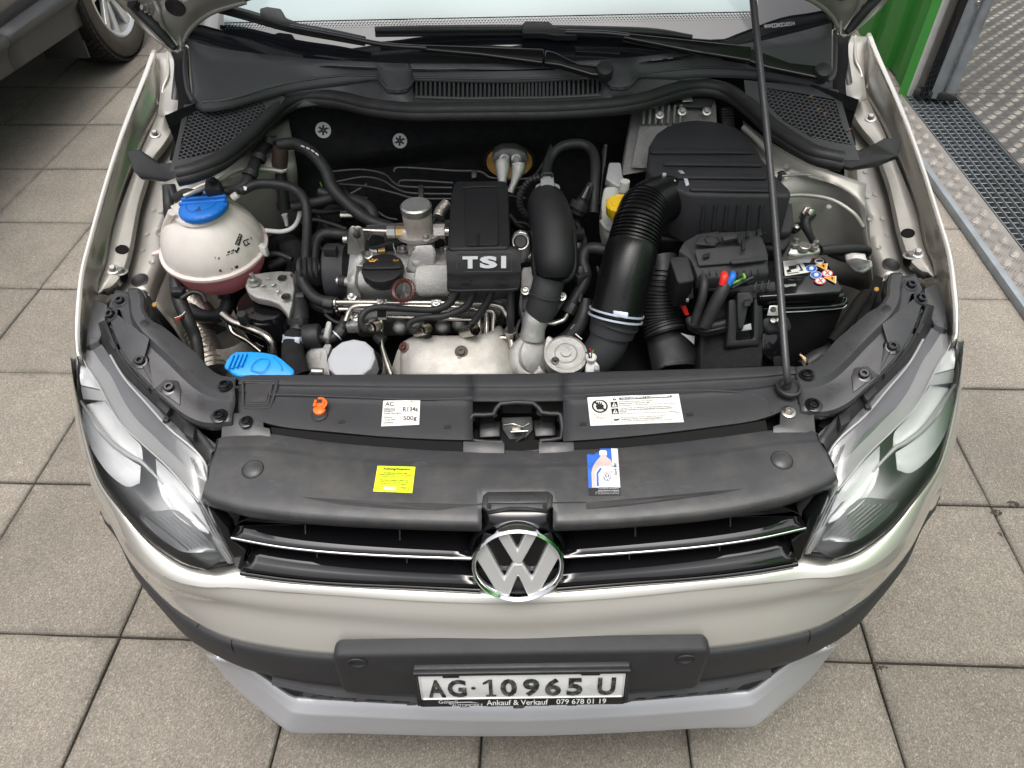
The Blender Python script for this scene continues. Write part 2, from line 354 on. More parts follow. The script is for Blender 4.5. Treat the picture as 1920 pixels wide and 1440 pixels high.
def prism_bm(bm, pts, off):
    off = Vector(off); a = [bm.verts.new(p) for p in pts]; b = [bm.verts.new(Vector(p) + off) for p in pts]
    bm.faces.new(a); bm.faces.new(b[::-1]); n = len(a)
    for i in range(n): bm.faces.new((a[i], b[i], b[(i + 1) % n], a[(i + 1) % n]))
    return bm
def prism(name, pts, off, mt, parent=None, bevel=.0015, seg=2):
    return obj(name, finish(prism_bm(bmesh.new(), pts, off), name, 34, bevel, seg), mt, parent)
def box_bm(bm, c, s, rot=None):
    c = Vector(c); h = Vector(s) / 2; rot = rot or Matrix.Identity(3)
    v = [bm.verts.new(c + rot @ Vector((h.x * i, h.y * j, h.z * k))) for i in (-1, 1) for j in (-1, 1) for k in (-1, 1)]
    for f in ((0, 1, 3, 2), (4, 6, 7, 5), (0, 4, 5, 1), (2, 3, 7, 6), (0, 2, 6, 4), (1, 5, 7, 3)): bm.faces.new([v[i] for i in f])
    return bm
def box(name, c, s, mt, parent=None, rot=None, bevel=.0015):
    return obj(name, finish(box_bm(bmesh.new(), c, s, rot), name, 34, bevel), mt, parent)
def face_camera(me):
    # an open sheet shows its outer side to the photographer's side
    s = sum(p.area * p.normal.dot((CAM - p.center).normalized()) for p in me.polygons)
    if s < 0: me.flip_normals()
class Skin:
    """finds the surface of finished parts under a sight line, so that prints, screws and slots lie on it"""
    def __init__(s, *objs):
        from mathutils.bvhtree import BVHTree
        V = []; F = []
        for o in objs:
            k = len(V); V += [Vector(v.co) for v in o.data.vertices]; F += [[i + k for i in p.vertices] for p in o.data.polygons]
        s.t = BVHTree.FromPolygons(V, F)
    def __call__(s, px, py, lift=0):
        d = ray(px, py).normalized(); p, n, i, q = s.t.ray_cast(CAM, d)
        if p is None: p, n, i, q = s.t.find_nearest(CAM + d * 1.1)
        if n.dot(d) > 0: n = -n
        return p + n * lift
    def behind(s, px, py, dep):
        d = ray(px, py).normalized(); return s(px, py) + d * dep
    def n(s, px, py):
        d = ray(px, py).normalized(); p, n, i, q = s.t.ray_cast(CAM, d)
        if p is None: return Vector((0, 0, 1))
        return -n if n.dot(d) > 0 else n
def grid(rows, nu=4, nv=4):
    """smooth both ways through a grid of points"""
    rows = [crv(r, nu) if nu > 1 else [Vector(p) for p in r] for r in rows]
    if nv > 1:
        cols = [crv([r[i] for r in rows], nv) for i in range(len(rows[0]))]
        rows = [[c[j] for c in cols] for j in range(len(cols[0]))]
    return rows
def loft(name, rows, mt, parent=None, nu=4, nv=4, thick=0, ang=40, off=-1, closed=False, skip=None, ret=False):
    rows = grid(rows, nu, nv); bm = bmesh.new()
    V = [[bm.verts.new(p) for p in r] for r in rows]; n = len(V[0])
    for i in range(len(V) - 1):
        for k in range(n if closed else n - 1):
            if skip and skip(i, k, len(V), n): continue
            bm.faces.new((V[i][k], V[i][(k + 1) % n], V[i + 1][(k + 1) % n], V[i + 1][k]))
    me = finish(bm, name, ang); face_camera(me)
    o = obj(name, me, mt, parent)
    if thick:
        md = o.modifiers.new('thickness', 'SOLIDIFY'); md.thickness = thick; md.offset = off; md.use_even_offset = False
    return o
_bolts = {}
def bolt(p, nrm, mt='steel_black', s=1.0, kind='torx', parent=None, name='bolt'):
    key = (mt, kind)
    if key not in _bolts:
        bm = bmesh.new()
        lathe_bm(bm, [(0, 0), (.0105, 0), (.0105, .0012), (.0085, .0018), (.0, .0018)], (0, 0, 0), (0, 0, 1), 20)
        if kind == 'torx':
            lathe_bm(bm, [(.0062, .0015), (.0062, .0048), (.0052, .006), (.0032, .006), (.0028, .003), (0, .003)], (0, 0, 0), (0, 0, 1), 18)
        else:
            lathe_bm(bm, [(.0072, .0018), (.0068, .003), (.0058, .003)], (0, 0, 0), (0, 0, 1), 20)
            lathe_bm(bm, [(.0056, .003), (.0056, .0075), (.0046, .0085), (0, .0085)], (0, 0, 0), (0, 0, 1), 6)
        bmesh.ops.recalc_face_normals(bm, faces=bm.faces)
        _bolts[key] = finish(bm, name, 30)
        _bolts[key].materials.append(M[mt])
    o = obj(name, _bolts[key], None, None, None)
    o.location = p; o.rotation_euler = Vector(nrm).to_track_quat('Z', 'Y').to_euler(); o.scale = (s, s, s)
    parent = parent or CAR
    o.parent = parent; o.matrix_parent_inverse = wm(parent).inverted()
    return o
_font_cache = {}
def text_mesh(s, bold=0):
    key = (s, bold)
    if key not in _font_cache:
        cu = bpy.data.curves.new('lettering', 'FONT'); cu.body = s; cu.resolution_u = 3; cu.offset = bold
        to = bpy.data.objects.new('lettering', cu); col.objects.link(to)
        bpy.context.view_layer.update()
        me = bpy.data.meshes.new_from_object(to.evaluated_get(bpy.context.evaluated_depsgraph_get()))
        v = [Vector(x.co) for x in me.vertices]; f = [list(p.vertices) for p in me.polygons]
        bpy.data.objects.remove(to); bpy.data.meshes.remove(me); bpy.data.curves.remove(cu)
        x0 = min(a.x for a in v); x1 = max(a.x for a in v); y0 = min(a.y for a in v); y1 = max(a.y for a in v)
        _font_cache[key] = ([((a.x - x0) / (x1 - x0), (a.y - y0) / max(1e-6, y1 - y0)) for a in v], f, (x1 - x0) / max(1e-6, y1 - y0))
    return _font_cache[key]
class Flat:
    """a flat four-cornered face (TL, TR, BR, BL) that carries print; u to the right, v upward"""
    def __init__(s, tl, tr, br, bl, name, parent):
        s.c = [Vector(q) for q in (tl, tr, br, bl)]; s.name = name; s.parent = parent
        s.n = (s.c[1] - s.c[0]).cross(s.c[3] - s.c[0]).normalized() * -1
        if s.n.dot(CAM - s.c[0]) < 0: s.n = -s.n
        s.k = 0
    def at(s, u, v, h): return s.c[3].lerp(s.c[2], u).lerp(s.c[0].lerp(s.c[1], u), v) + s.n * h
    def poly(s, polys, mt, h=.0006, name='print', parent=None):
        bm = bmesh.new()
        for p in polys:
            try: bm.faces.new([bm.verts.new((u, v, 0)) for u, v in p])
            except ValueError: pass
        s.drape(bm, h)
        me = bpy.data.meshes.new(name); bm.to_mesh(me); bm.free()
        return obj(name, me, mt, parent or s.parent)
    def drape(s, bm, h):
        for v in bm.verts: v.co = s.at(v.co.x, v.co.y, h)
    def text(s, t, u0, v0, u1, v1, mt, h=.0006, name='lettering', thick=0, bold=0):
        vs, fs, _ = text_mesh(t, bold); bm = bmesh.new()
        V = [bm.verts.new(s.at(u0 + (u1 - u0) * a, v0 + (v1 - v0) * b, h)) for a, b in vs]
        for f in fs:
            try: bm.faces.new([V[i] for i in f])
            except ValueError: pass
        if thick:
            bmesh.ops.recalc_face_normals(bm, faces=bm.faces)
            g = bmesh.ops.extrude_face_region(bm, geom=bm.faces[:])
            for e in g['geom']:
                if isinstance(e, bmesh.types.BMVert): e.co += s.n * thick
            bmesh.ops.recalc_face_normals(bm, faces=bm.faces)
        me = bpy.data.meshes.new(name); bm.to_mesh(me); bm.free()
        return obj(name, me, mt, s.parent)
class Drape(Flat):
    """the same, laid over a skin between four photograph corners"""
    def __init__(s, q, skin, name, parent):
        s.q = q; s.sk = skin; s.name = name; s.parent = parent
        s.n = skin.n(sum(a for a, b in q) / 4, sum(b for a, b in q) / 4)
    def at(s, u, v, h):
        (a, b), (c, d), (e, f), (g, k) = s.q
        x = (g + (e - g) * u) * (1 - v) + (a + (c - a) * u) * v; y = (k + (f - k) * u) * (1 - v) + (b + (d - b) * u) * v
        return s.sk(x, y, h + s.up)
    up = 0
    def drape(s, bm, h):
        for k in range(5):
            es = [e for e in bm.edges if (e.verts[0].co - e.verts[1].co).length > .14]
            if not es: break
            bmesh.ops.subdivide_edges(bm, edges=es, cuts=1, use_grid_fill=True); bmesh.ops.triangulate(bm, faces=bm.faces[:])
        for v in bm.verts: v.co = s.at(v.co.x, v.co.y, h)
    def base(s, mt, n=8, h=.0008):
        bm = bmesh.new(); V = [[bm.verts.new(s.at(i / n, j / n, h)) for i in range(n + 1)] for j in range(n + 1)]
        for j in range(n):
            for i in range(n): bm.faces.new((V[j][i], V[j][i + 1], V[j + 1][i + 1], V[j + 1][i]))
        s.up = h; me = finish(bm, s.name, 60); face_camera(me); return obj(s.name, me, mt, s.parent)
def circ(cu, cv, ru, rv, n=24, a0=0): return [(cu + ru * math.cos(a0 + 2 * math.pi * i / n), cv + rv * math.sin(a0 + 2 * math.pi * i / n)) for i in range(n)]
def ringpoly(cu, cv, ru, rv, k, n=24):
    a = circ(cu, cv, ru, rv, n); b = circ(cu, cv, ru * k, rv * k, n)
    return [[a[i], a[(i + 1) % n], b[(i + 1) % n], b[i]] for i in range(n)]
def rect(u0, v0, u1, v1): return [(u0, v0), (u1, v0), (u1, v1), (u0, v1)]

def proj(p):
    d = Vector(p) - CAM; z = d.dot(AF); return 960 + F_PX * d.dot(AX) / z, 720 - F_PX * d.dot(AU) / z

# ================================================================== THE SETTING
# bedding below the slabs, out to the horizon
g = obj('ground', finish(box_bm(bmesh.new(), (0, 0, -.042), (260, 260, .05)), 'ground'), 'bedding'); tag(g, kind='structure', label='dark gritty ground showing in the joints between the paving slabs')
pav = thing('pavement', (0, 0, 0), 'beige grey concrete slab paving all around the car', 'pavement'); tag(pav, kind='structure'); del pav['category']
TA = -.050
def tile_xy(i, j):
    u, v = (i - 2.276) * .4, (j + 1.6577) * .4; a = -.064; c, s = math.cos(a), math.sin(a)
    q = Rz @ Vector((c * u - s * v, s * u + c * v, 0)); return q.x + CAM.x, q.y + CAM.y
bm = bmesh.new()
h = .1979; n = 6
me_slab = []
for k in range(5):
    rnd = random.Random(k); bm = bmesh.new()
    def edge(a, b): return [(a[0] + (b[0] - a[0]) * t / n + rnd.uniform(-.0009, .0009), a[1] + (b[1] - a[1]) * t / n + rnd.uniform(-.0009, .0009)) for t in range(n)]
    o_ = edge((-h, -h), (h, -h)) + edge((h, -h), (h, h)) + edge((h, h), (-h, h)) + edge((-h, h), (-h, -h))
    t_ = [bm.verts.new((x * .988, y * .988, 0)) for x, y in o_]; e_ = [bm.verts.new((x, y, -.0035)) for x, y in o_]; b_ = [bm.verts.new((x, y, -.03)) for x, y in o_]
    bm.faces.new(t_)
    for A, B in ((t_, e_), (e_, b_)):
        for q in range(len(A)): bm.faces.new((A[q], B[q], B[(q + 1) % len(A)], A[(q + 1) % len(A)]))
    me = finish(bm, 'paving_slab', 20); me.materials.append(M['slab']); me_slab.append(me)
UB, NB = Vector((.05, .99875, 0)), Vector((.99875, -.05, 0))     # along and across the container
cnt = 0
for i in range(-14, 12):
    for j in range(-5, 14):
        x, y = tile_xy(i + .5, j + .5)
        if y < -.95: continue
        if Vector((x, y, 0)).dot(NB) > 1.82: continue
        if abs(x) < .35 and .55 < y < 3.6: continue
        px, py = proj((x, y, 0))
        if not (-330 < px < 2250 and -260 < py < 1750): continue
        o = bpy.data.objects.new('paving_slab', random.choice(me_slab)); col.objects.link(o)
        o.location = (x, y, random.uniform(-.0016, .0012)); o.rotation_euler = (random.uniform(-.002, .002), random.uniform(-.002, .002), TA + random.choice((0, 1, 2, 3)) * math.pi / 2)
        o.parent = pav; cnt += 1
print('slabs', cnt)
# small growth and crumbs in the joints
def weeds(name, spots, label):
    bm = bmesh.new()
    for (x, y, z, r, k) in spots:
        for q in range(k):
            a = random.uniform(0, 6.283); d = r * math.sqrt(random.random()); c = Vector((x + math.cos(a) * d * .6, y + math.sin(a) * d, z)); L_ = random.uniform(.004, .012)
            dr = Vector((random.uniform(-1, 1), random.uniform(-1, 1), random.uniform(.3, 1.2))).normalized(); s = dr.cross(Vector((0, 0, 1))).normalized() * L_ * .35
            vs = [bm.verts.new(c - s * .3), bm.verts.new(c + dr * L_ * .6 - s), bm.verts.new(c + dr * L_), bm.verts.new(c + dr * L_ * .6 + s)]
            bm.faces.new(vs)
    me = bpy.data.meshes.new(name); bm.to_mesh(me); bm.free(); return tag(obj(name, me, 'moss'), label=label, cat='weeds', kind='stuff')
def bar_xy(u, dn=0):
    q = NB * (1.492 + dn) + UB * u; return q.x, q.y
sp = []
for px, py, k, r in ((1770, 365, 70, .02), (1766, 358, 30, .015), (1912, 560, 80, .03), (1920, 575, 50, .03), (1905, 553, 25, .02)):
    q = P(px, py, .004); sp.append((q.x, q.y, .002, r, k))
weeds('weeds', sp, 'tiny green weeds sprouting along the galvanised threshold bar')
bm = bmesh.new()
for px, py, k, r in ((1868, 960, 45, .014), (1900, 945, 40, .016), (1650, 1250, 14, .016), (1878, 1000, 16, .01)):
    q = P(px, py, .002)
    for t in range(k):
        a = random.uniform(0, 6.28); d = r * random.random() ** .7
        lathe_bm(bm, [(0, 0), (random.uniform(.001, .003), .0008), (0, random.uniform(.0012, .0026))], (q.x + d * math.cos(a), q.y + d * math.sin(a) * .6, 0), (random.uniform(-.3, .3), random.uniform(-.3, .3), 1), 5)
tag(obj('dirt', finish(bm, 'dirt'), 'bedding'), label='dark soil crumbs lying in the slab joints right of the car', kind='stuff')

# ------------------------------------------------------------------ the green container with its doorway
def CN(n, u, z): q = NB * n + UB * u; return Vector((q.x, q.y, z))
CT = thing('container', CN(1.65, 2.9, 0), 'bright green steel container with an open doorway and tread plate floor', 'container')
def ribbed(name, n0, u0, u1, z0, z1, depth=.032, pitch=.26, flip=1):
    pts = []; u = u0
    while u < u1:
        for du, d in ((0, 0), (.10, 0), (.125, depth), (.225, depth), (.25, 0)):
            if u + du <= u1: pts.append((u + du, n0 + d * flip))
        u += pitch
    pts.append((u1, n0)); bm = bmesh.new(); a = [bm.verts.new(CN(n_, u_, z0)) for u_, n_ in pts]; b = [bm.verts.new(CN(n_, u_, z1)) for u_, n_ in pts]
    for k in range(len(pts) - 1): bm.faces.new((a[k], a[k + 1], b[k + 1], b[k]))
    o = obj(name, finish(bm, name, 20), 'green', CT); md = o.modifiers.new('t', 'SOLIDIFY'); md.thickness = .004
ribbed('side_wall', 1.668, 2.955, 7.4, .02, 2.5, .018, .30)
ribbed('side_wall', 1.668, -1.6, .55, .02, 2.5, .018, .30)
prism('top_rail', [CN(1.65, 2.86, 2.5), CN(1.71, 2.86, 2.5), CN(1.71, 7.42, 2.5), CN(1.65, 7.42, 2.5)], (0, 0, .09), 'green', CT, .004)
prism('top_rail', [CN(1.65, -1.62, 2.5), CN(1.71, -1.62, 2.5), CN(1.71, .57, 2.5), CN(1.65, .57, 2.5)], (0, 0, .09), 'green', CT, .004)
prism('corner_post', [CN(1.650, 2.862, .0), CN(1.650, 2.954, .0), CN(1.69, 2.954, .0), CN(1.69, 2.862, .0)], (0, 0, 2.46), 'green', CT, .004)
prism('edge_strip', [CN(1.647, 2.846, .03), CN(1.647, 2.861, .03), CN(1.69, 2.861, .03), CN(1.69, 2.846, .03)], (0, 0, 2.46), 'white_edge', CT, .002)
prism('door_frame', [CN(1.668, 2.78, .06), CN(1.668, 2.845, .06), CN(1.74, 2.845, .06), CN(1.74, 2.78, .06)], (0, 0, 2.44), 'gloss', CT, .005)
tube('door_seal', [CN(1.735, 2.80, .055), CN(1.735, 2.80, 1.2), CN(1.735, 2.80, 2.45)], .032, 'galv', CT, seg=16)
tube('door_rail', [CN(1.785, 2.775, .055), CN(1.785, 2.775, 1.2), CN(1.785, 2.775, 2.45)], .022, 'galv', CT, seg=12)
prism('seal_foot', [CN(1.64, 2.80, .05), CN(1.76, 2.76, .05), CN(1.80, 2.73, .05), CN(1.78, 2.83, .05), CN(1.70, 2.86, .05)], (0, 0, .035), 'rubber', CT, .006)
for z_ in (.45, .85, 1.25):
    bolt(CN(1.745, 2.768, z_), -UB, 'zinc', 1.1, parent=CT, name='screw')
# floor: tread plate with raised lozenges
ZF = .036
prism('floor_plate', [CN(1.862, .5, ZF), CN(3.93, .5, ZF), CN(3.93, 2.86, ZF), CN(1.862, 2.86, ZF)], (0, 0, -.02), 'tread', CT, 0)
prism('floor_plate', [CN(1.70, 2.863, ZF), CN(3.93, 2.863, ZF), CN(3.93, 7.3, ZF), CN(1.70, 7.3, ZF)], (0, 0, -.02), 'tread', CT, 0)
prism('threshold_plate', [CN(1.526, .5, ZF - .010), CN(1.622, .5, ZF), CN(1.622, 2.86, ZF), CN(1.526, 2.86, ZF - .010)], (0, 0, -.015), 'tread_light', CT, 0)
def lozenges(name, n0, n1, u0, u1, zf, cell=.058, mt='tread_hi', bars=5):
    bm = bmesh.new(); i = 0; n_ = n0 + .02
    while n_ < n1 - .012:
        j = 0; u_ = u0 + .02
        while u_ < u1 - .015:
            p = CN(n_, u_, 0); fx, fy = proj((p.x, p.y, .05))
            if -50 < fx < 2150 and -150 < fy < 1000:
                a = TA + (math.pi / 4 if (i + j) % 2 else -math.pi / 4); d = Vector((math.cos(a), math.sin(a), 0)); s = Vector((-d.y, d.x, 0)); L_ = cell * .36
                for b in range(bars):
                    c = Vector((p.x, p.y, zf(p) if callable(zf) else zf)) + s * (b - (bars - 1) / 2) * cell * .155
                    l2 = L_ * (1 - .12 * abs(b - 2)); v = [bm.verts.new(c - d * l2), bm.verts.new(c - s * cell * .052), bm.verts.new(c + d * l2), bm.verts.new(c + s * cell * .052)]
                    t1 = bm.verts.new(c - d * l2 * .6 + Vector((0, 0, .0016))); t2 = bm.verts.new(c + d * l2 * .6 + Vector((0, 0, .0016)))
                    bm.faces.new((v[0], v[1], t1)); bm.faces.new((v[1], v[2], t2, t1)); bm.faces.new((v[2], v[3], t2)); bm.faces.new((v[3], v[0], t1, t2))
            j += 1; u_ += cell * .72
        i += 1; n_ += cell * .72
    me = finish(bm, name, 20); return tag(obj(name, me, mt, CT), kind='stuff')
lozenges('tread_lozenges', 1.864, 3.3, .9, 2.86, ZF + .0002)
lozenges('tread_lozenges', 1.80, 3.6, 2.87, 4.6, ZF + .0002)
lozenges('tread_lozenges', 1.530, 1.63, .9, 2.86, lambda p: ZF - .010 + .010 * (p.dot(NB) - 1.526) / .096 + .0003, mt='tread_light')
prism('threshold_bar', [CN(1.500, .3, .002), CN(1.500, .3, .031), CN(1.522, .3, .031), CN(1.522, .3, .026), CN(1.505, .3, .026), CN(1.505, .3, .002)], UB * 2.56, 'galv', CT, .001)
GR = thing('grate', CN(1.74, 1.7, 0), 'grey galvanised bar grate let into the tread plate doorway floor', 'grate')
prism('drain_tray', [CN(1.624, .6, ZF - .035), CN(1.860, .6, ZF - .035), CN(1.860, 2.848, ZF - .035), CN(1.624, 2.848, ZF - .035)], (0, 0, -.006), 'galv', GR, 0)
me = finish(box_bm(bmesh.new(), (0, 0, 0), (.004, 2.24, .026)), 'bearing_bar', 30, .0006); me.materials.append(M['grate'])
for k in range(8):
    o = bpy.data.objects.new('bearing_bar', me); col.objects.link(o); o.location = CN(1.628 + k * .0325, 1.726, ZF - .012); o.rotation_euler.z = TA; o.parent = GR; o.matrix_parent_inverse = wm(GR).inverted()
me = finish(box_bm(bmesh.new(), (0, 0, 0), (.228, .003, .018)), 'cross_bar', 30, .0005); me.materials.append(M['grate'])
k = 0; u_ = .62
while u_ < 2.84:
    o = bpy.data.objects.new('cross_bar', me); col.objects.link(o); o.location = CN(1.742, u_, ZF - .014); o.rotation_euler = (R(22), 0, TA); o.parent = GR; o.matrix_parent_inverse = wm(GR).inverted(); u_ += .0335

# ------------------------------------------------------------------ the other car, upper left
SUV = thing('parked_car', (-2.9, 3.4, 0), 'dark grey car with plain plastic side cladding standing behind on the left', 'car')
a, b = PX(0, 55, -1.985), PX(77, 0, -1.985)
zt0 = a.z; sl_ = (b.z - a.z) / (b.y - a.y)
def zc(y): return zt0 + sl_ * (y - a.y)
a2, b2 = PX(0, 157, -1.99), PX(160, 50, -1.99); sb = (b2.z - a2.z) / (b2.y - a2.y)
def zb(y): return a2.z + sb * (y - a2.y)
def suvrow(ys, f): return [[Vector((x, y, z)) for y in ys] for x, z in f]
ys = [-.6, 1.2, 2.0, 2.45, 2.46, 3.10]
def band(name, ya, yb, bulge, mt):
    N = 6; rows = []
    for t, dx in ((0, -.03), (.05, -.004), (.40, .0), (.62, bulge * .55), (.70, bulge), (.86, bulge), (.95, bulge * .3), (1.0, -.012)):
        rows.append([Vector((-1.99 + dx, y, zb(y) * (1 - t) + zc(y) * t)) for y in [ya + (yb - ya) * q / N for q in range(N + 1)]])
    return loft(name, rows, mt, SUV, 1, 2, .01)
band('sill_cladding', 2.50, 3.13, .035, 'suv_clad')
band('sill_cladding', -.4, 2.494, .035, 'suv_clad')
N = 8
def suvside(name, ya, yb, prof, mt, x0=0):
    rows = [[Vector((x, ya + (yb - ya) * q / N, z)) for q in range(N + 1)] for x, z in prof]
    return loft(name, rows, mt, SUV, 1, 3, .012)
suvside('door', 1.0, 2.492, ((-2.0, zc(2.2) - .02), (-1.965, .75), (-1.96, .95), (-2.0, 1.02)), 'suv')
suvside('front_wing' if False else 'side_panel', 2.498, 3.12, ((-2.0, zc(2.6) - .03), (-1.965, .75), (-1.96, .95), (-2.0, 1.02)), 'suv')
suvside('side_panel', 3.12, 3.98, ((-1.975, .80), (-1.965, .86), (-1.96, .95), (-2.0, 1.02)), 'suv')
suvside('side_panel', 3.98, 4.6, ((-2.02, .35), (-1.965, .6), (-1.96, .95), (-2.0, 1.02)), 'suv')
suvside('door', -.4, .994, ((-2.0, zc(.5) - .02), (-1.965, .75), (-1.96, .95), (-2.0, 1.02)), 'suv')
suvside('side_glass', -.1, 4.2, ((-2.0, 1.02), (-2.08, 1.25), (-2.17, 1.46)), 'glass_dark')
loft('roof', [[Vector((x, y, z)) for y in (-.2, 1, 2.5, 4.3)] for x, z in ((-2.17, 1.46), (-2.3, 1.55), (-2.9, 1.6), (-3.5, 1.55), (-3.7, 1.3), (-3.75, .4))], 'suv', SUV, 2, 3, .01)
prism('underbody', [(-2.05, -.4, .34), (-3.7, -.4, .34), (-3.7, 4.6, .34), (-2.05, 4.6, .34)][::-1], (0, 0, .08), 'dark', SUV, 0)
loft('wheel_arch', [[Vector((x, 3.53 + .41 * math.cos(t), .34 + .45 * math.sin(t))) for t in [R(-15 + 21 * q) for q in range(11)]] for x in (-1.98, -2.1, -2.3)], 'dark', SUV, 2, 2, .01)
prism('mud_flap', [(-2.02, 3.12, .36), (-2.25, 3.12, .36), (-2.25, 3.14, .14), (-2.04, 3.14, .14)], (0, .012, 0), 'suv_clad', SUV, .002)
# its wheel
wc = Vector((-2.115, 3.535, .335)); RW = .335
wheel = bpy.data.objects.new('wheel', None); col.objects.link(wheel); wheel.location = wc; wheel.parent = SUV; wheel.matrix_parent_inverse = wm(SUV).inverted()
axw = Vector((1, 0, 0))
lathe('tyre', [(.20, -.11), (.27, -.118), (.315, -.112), (.330, -.09), (.335, 0), (.330, .09), (.315, .112), (.300, .116)], wc, axw, 'tyre', wheel, 64)
lathe('sidewall', [(.314, .1125), (.300, .1175), (.27, .1205), (.245, .117), (.228, .106), (.222, .098)], wc, axw, 'sidewall', wheel, 64)
bm = bmesh.new()
for k in range(64):
    for lane, (xa, xb, sk) in enumerate(((-.105, -.068, .3), (-.062, -.02, .9), (-.013, .018, -.2), (.025, .064, -.9), (.07, .106, -.3))):
        t0 = k / 64 * 6.2832; t1 = t0 + .075; vs = []
        for rr_ in (.3345, .3425):
            for x_, sgn in ((xa, 0), (xb, 1)):
                for t in (t0, t1):
                    tt = t + (sk * .06 if sgn else 0); rad = rr_ - (.006 if abs(x_) > .1 else 0); vs.append(bm.verts.new(wc + Vector((x_, rad * math.cos(tt), rad * math.sin(tt)))))
        for f in ((4, 5, 7, 6), (0, 4, 6, 2), (1, 3, 7, 5), (0, 1, 5, 4), (2, 6, 7, 3)): bm.faces.new([vs[q] for q in f])
tag(obj('tread_blocks', finish(bm, 'tread_blocks', 20), 'tyre', wheel), kind='stuff')
lathe('rim', [(.225, .098), (.228, .108), (.220, .111), (.205, .100), (.195, .06), (.19, -.1)], wc, axw, 'alloy', wheel, 64)
lathe('brake_disc', [(.0, .0), (.15, .0), (.15, .015), (0, .015)], wc, axw, 'dark', wheel, 32)
lathe('hub_cap', [(.062, .04), (.062, .078), (.05, .085), (0, .088)], wc, axw, 'alloy', wheel, 32)
for k in range(5):
    t = 2 * math.pi * k / 5 + .35
    for dt in (-.16, .16):
        d0 = Vector((0, math.cos(t), math.sin(t))); d1 = Vector((0, math.cos(t + dt * 1.5), math.sin(t + dt * 1.5))); s = Vector((0, -math.sin(t), math.cos(t)))
        A = wc + Vector((.075, 0, 0)) + d0 * .05; B = wc + Vector((.100, 0, 0)) + d1 * .208
        prism('spoke', [A - s * .012 + s * dt * .1, A + s * .012 + s * dt * .1, B + s * .022, B - s * .022], (-.022, 0, 0), 'alloy', wheel, .004)
bm = bmesh.new()
FL = None
def arc_text(t, rad, a0, step, size, mt, parent, xoff):
    bm = bmesh.new()
    for k, ch in enumerate(t):
        if ch == ' ': continue
        vs, fs, asp = text_mesh(ch); a_ = a0 + step * k; d = Vector((0, math.cos(a_), math.sin(a_))); s = Vector((0, -math.sin(a_), math.cos(a_)))
        V = [bm.verts.new(wc + Vector((xoff, 0, 0)) + d * (rad + (v_ - .5) * size) + s * -((u_ - .5) * size * min(1.0, asp))) for u_, v_ in vs]
        for f in fs: bm.faces.new([V[q] for q in f])
    me = bpy.data.meshes.new('lettering'); bm.to_mesh(me); bm.free(); return obj('lettering', me, mt, parent)

# ================================================================== THE CAR
CAR = thing('car', (0, 0, 0), 'silver beige hatchback seen head on with its bonnet propped open and engine exposed', 'car')
def both(fn):
    fn(lambda l: l); fn(mir)
def sym(l):
    """left half given (outside to centre) -> whole width"""
    l = [Vector(p) for p in l]; return l + mir(l[:-1])[::-1]

# ------------------------------------------------------------------ front bumper skin (left half traced, mirrored)
bs = [  # top, crease, low, bottom for each section, outside in
 [(146, 690, 0.6800), (136, 700, 0.6450), (133, 716, .58), (140, 758, .50)],
 [(154, 792, 0.6650), (147, 800, 0.6320), (146, 815, .58), (160, 858, .50)],
 [(183, 892, 0.6450), (174, 895, 0.6200), (170, 907, .57), (188, 958, .50)],
 [(225, 954, 0.6297), (208, 962, 0.6032), (203, 974, .56), (217, 1000, .50)],
 [(279, 1017, 0.6107), (249, 1030, 0.5937), (242, 1044, .55), (250, 1062, .50)],
 [(342, 1060, 0.5980), (306, 1080, 0.5880), (297, 1100, .545), (312, 1130, .495)],
 [(400, 1069, 0.5930), (368, 1100, 0.5840), (358, 1124, .542), (372, 1173, .492)],
 [(446, 1064, 0.5930), (440, 1102, 0.5830), (436, 1140, .545), (433, 1202, .490)],
 [(530, 1082, 0.5930), (525, 1110, 0.5840), (523, 1155, .543), (525, 1220, .489)],
 [(620, 1086, 0.5930), (620, 1116, 0.5840), (620, 1165, .542), (620, 1230, .488)],
 [(800, 1096, 0.5930), (800, 1128, 0.5840), (800, 1180, .54), (800, 1240, .485)]]
ctr = [Vector((0, P(970, 1102, .593).y, .593)), Vector((0, P(970, 1132, .584).y, .584)), Vector((0, P(970, 1185, .54).y, .54)), Vector((0, P(970, 1246, .485).y, .485))]
secs = [PP(s) for s in bs] + [ctr]
def brows():
    return [sym([s[k] for s in secs]) for k in range(4)]
r4 = brows()
top = r4[0]; flange = [p + Vector((0, .02, -.012)) for p in top]
def between(a, b, t): return [p.lerp(q, t) for p, q in zip(a, b)]
cre = r4[1]
rows = [flange, top, [p.lerp(q, .5) + Vector((0, -.003, .004)) for p, q in zip(top, cre)], [p.lerp(q, .94) + Vector((0, -.001, .0012)) for p, q in zip(top, cre)], cre, [p.lerp(q, .08) for p, q in zip(cre, r4[2])], [p.lerp(q, .5) + Vector((0, -.003, 0)) for p, q in zip(cre, r4[2])], r4[2], [p.lerp(q, .5) + Vector((0, -.001, 0)) for p, q in zip(r4[2], r4[3])], r4[3]]
loft('front_bumper', rows, 'paint', CAR, 4, 3, .003, 60)
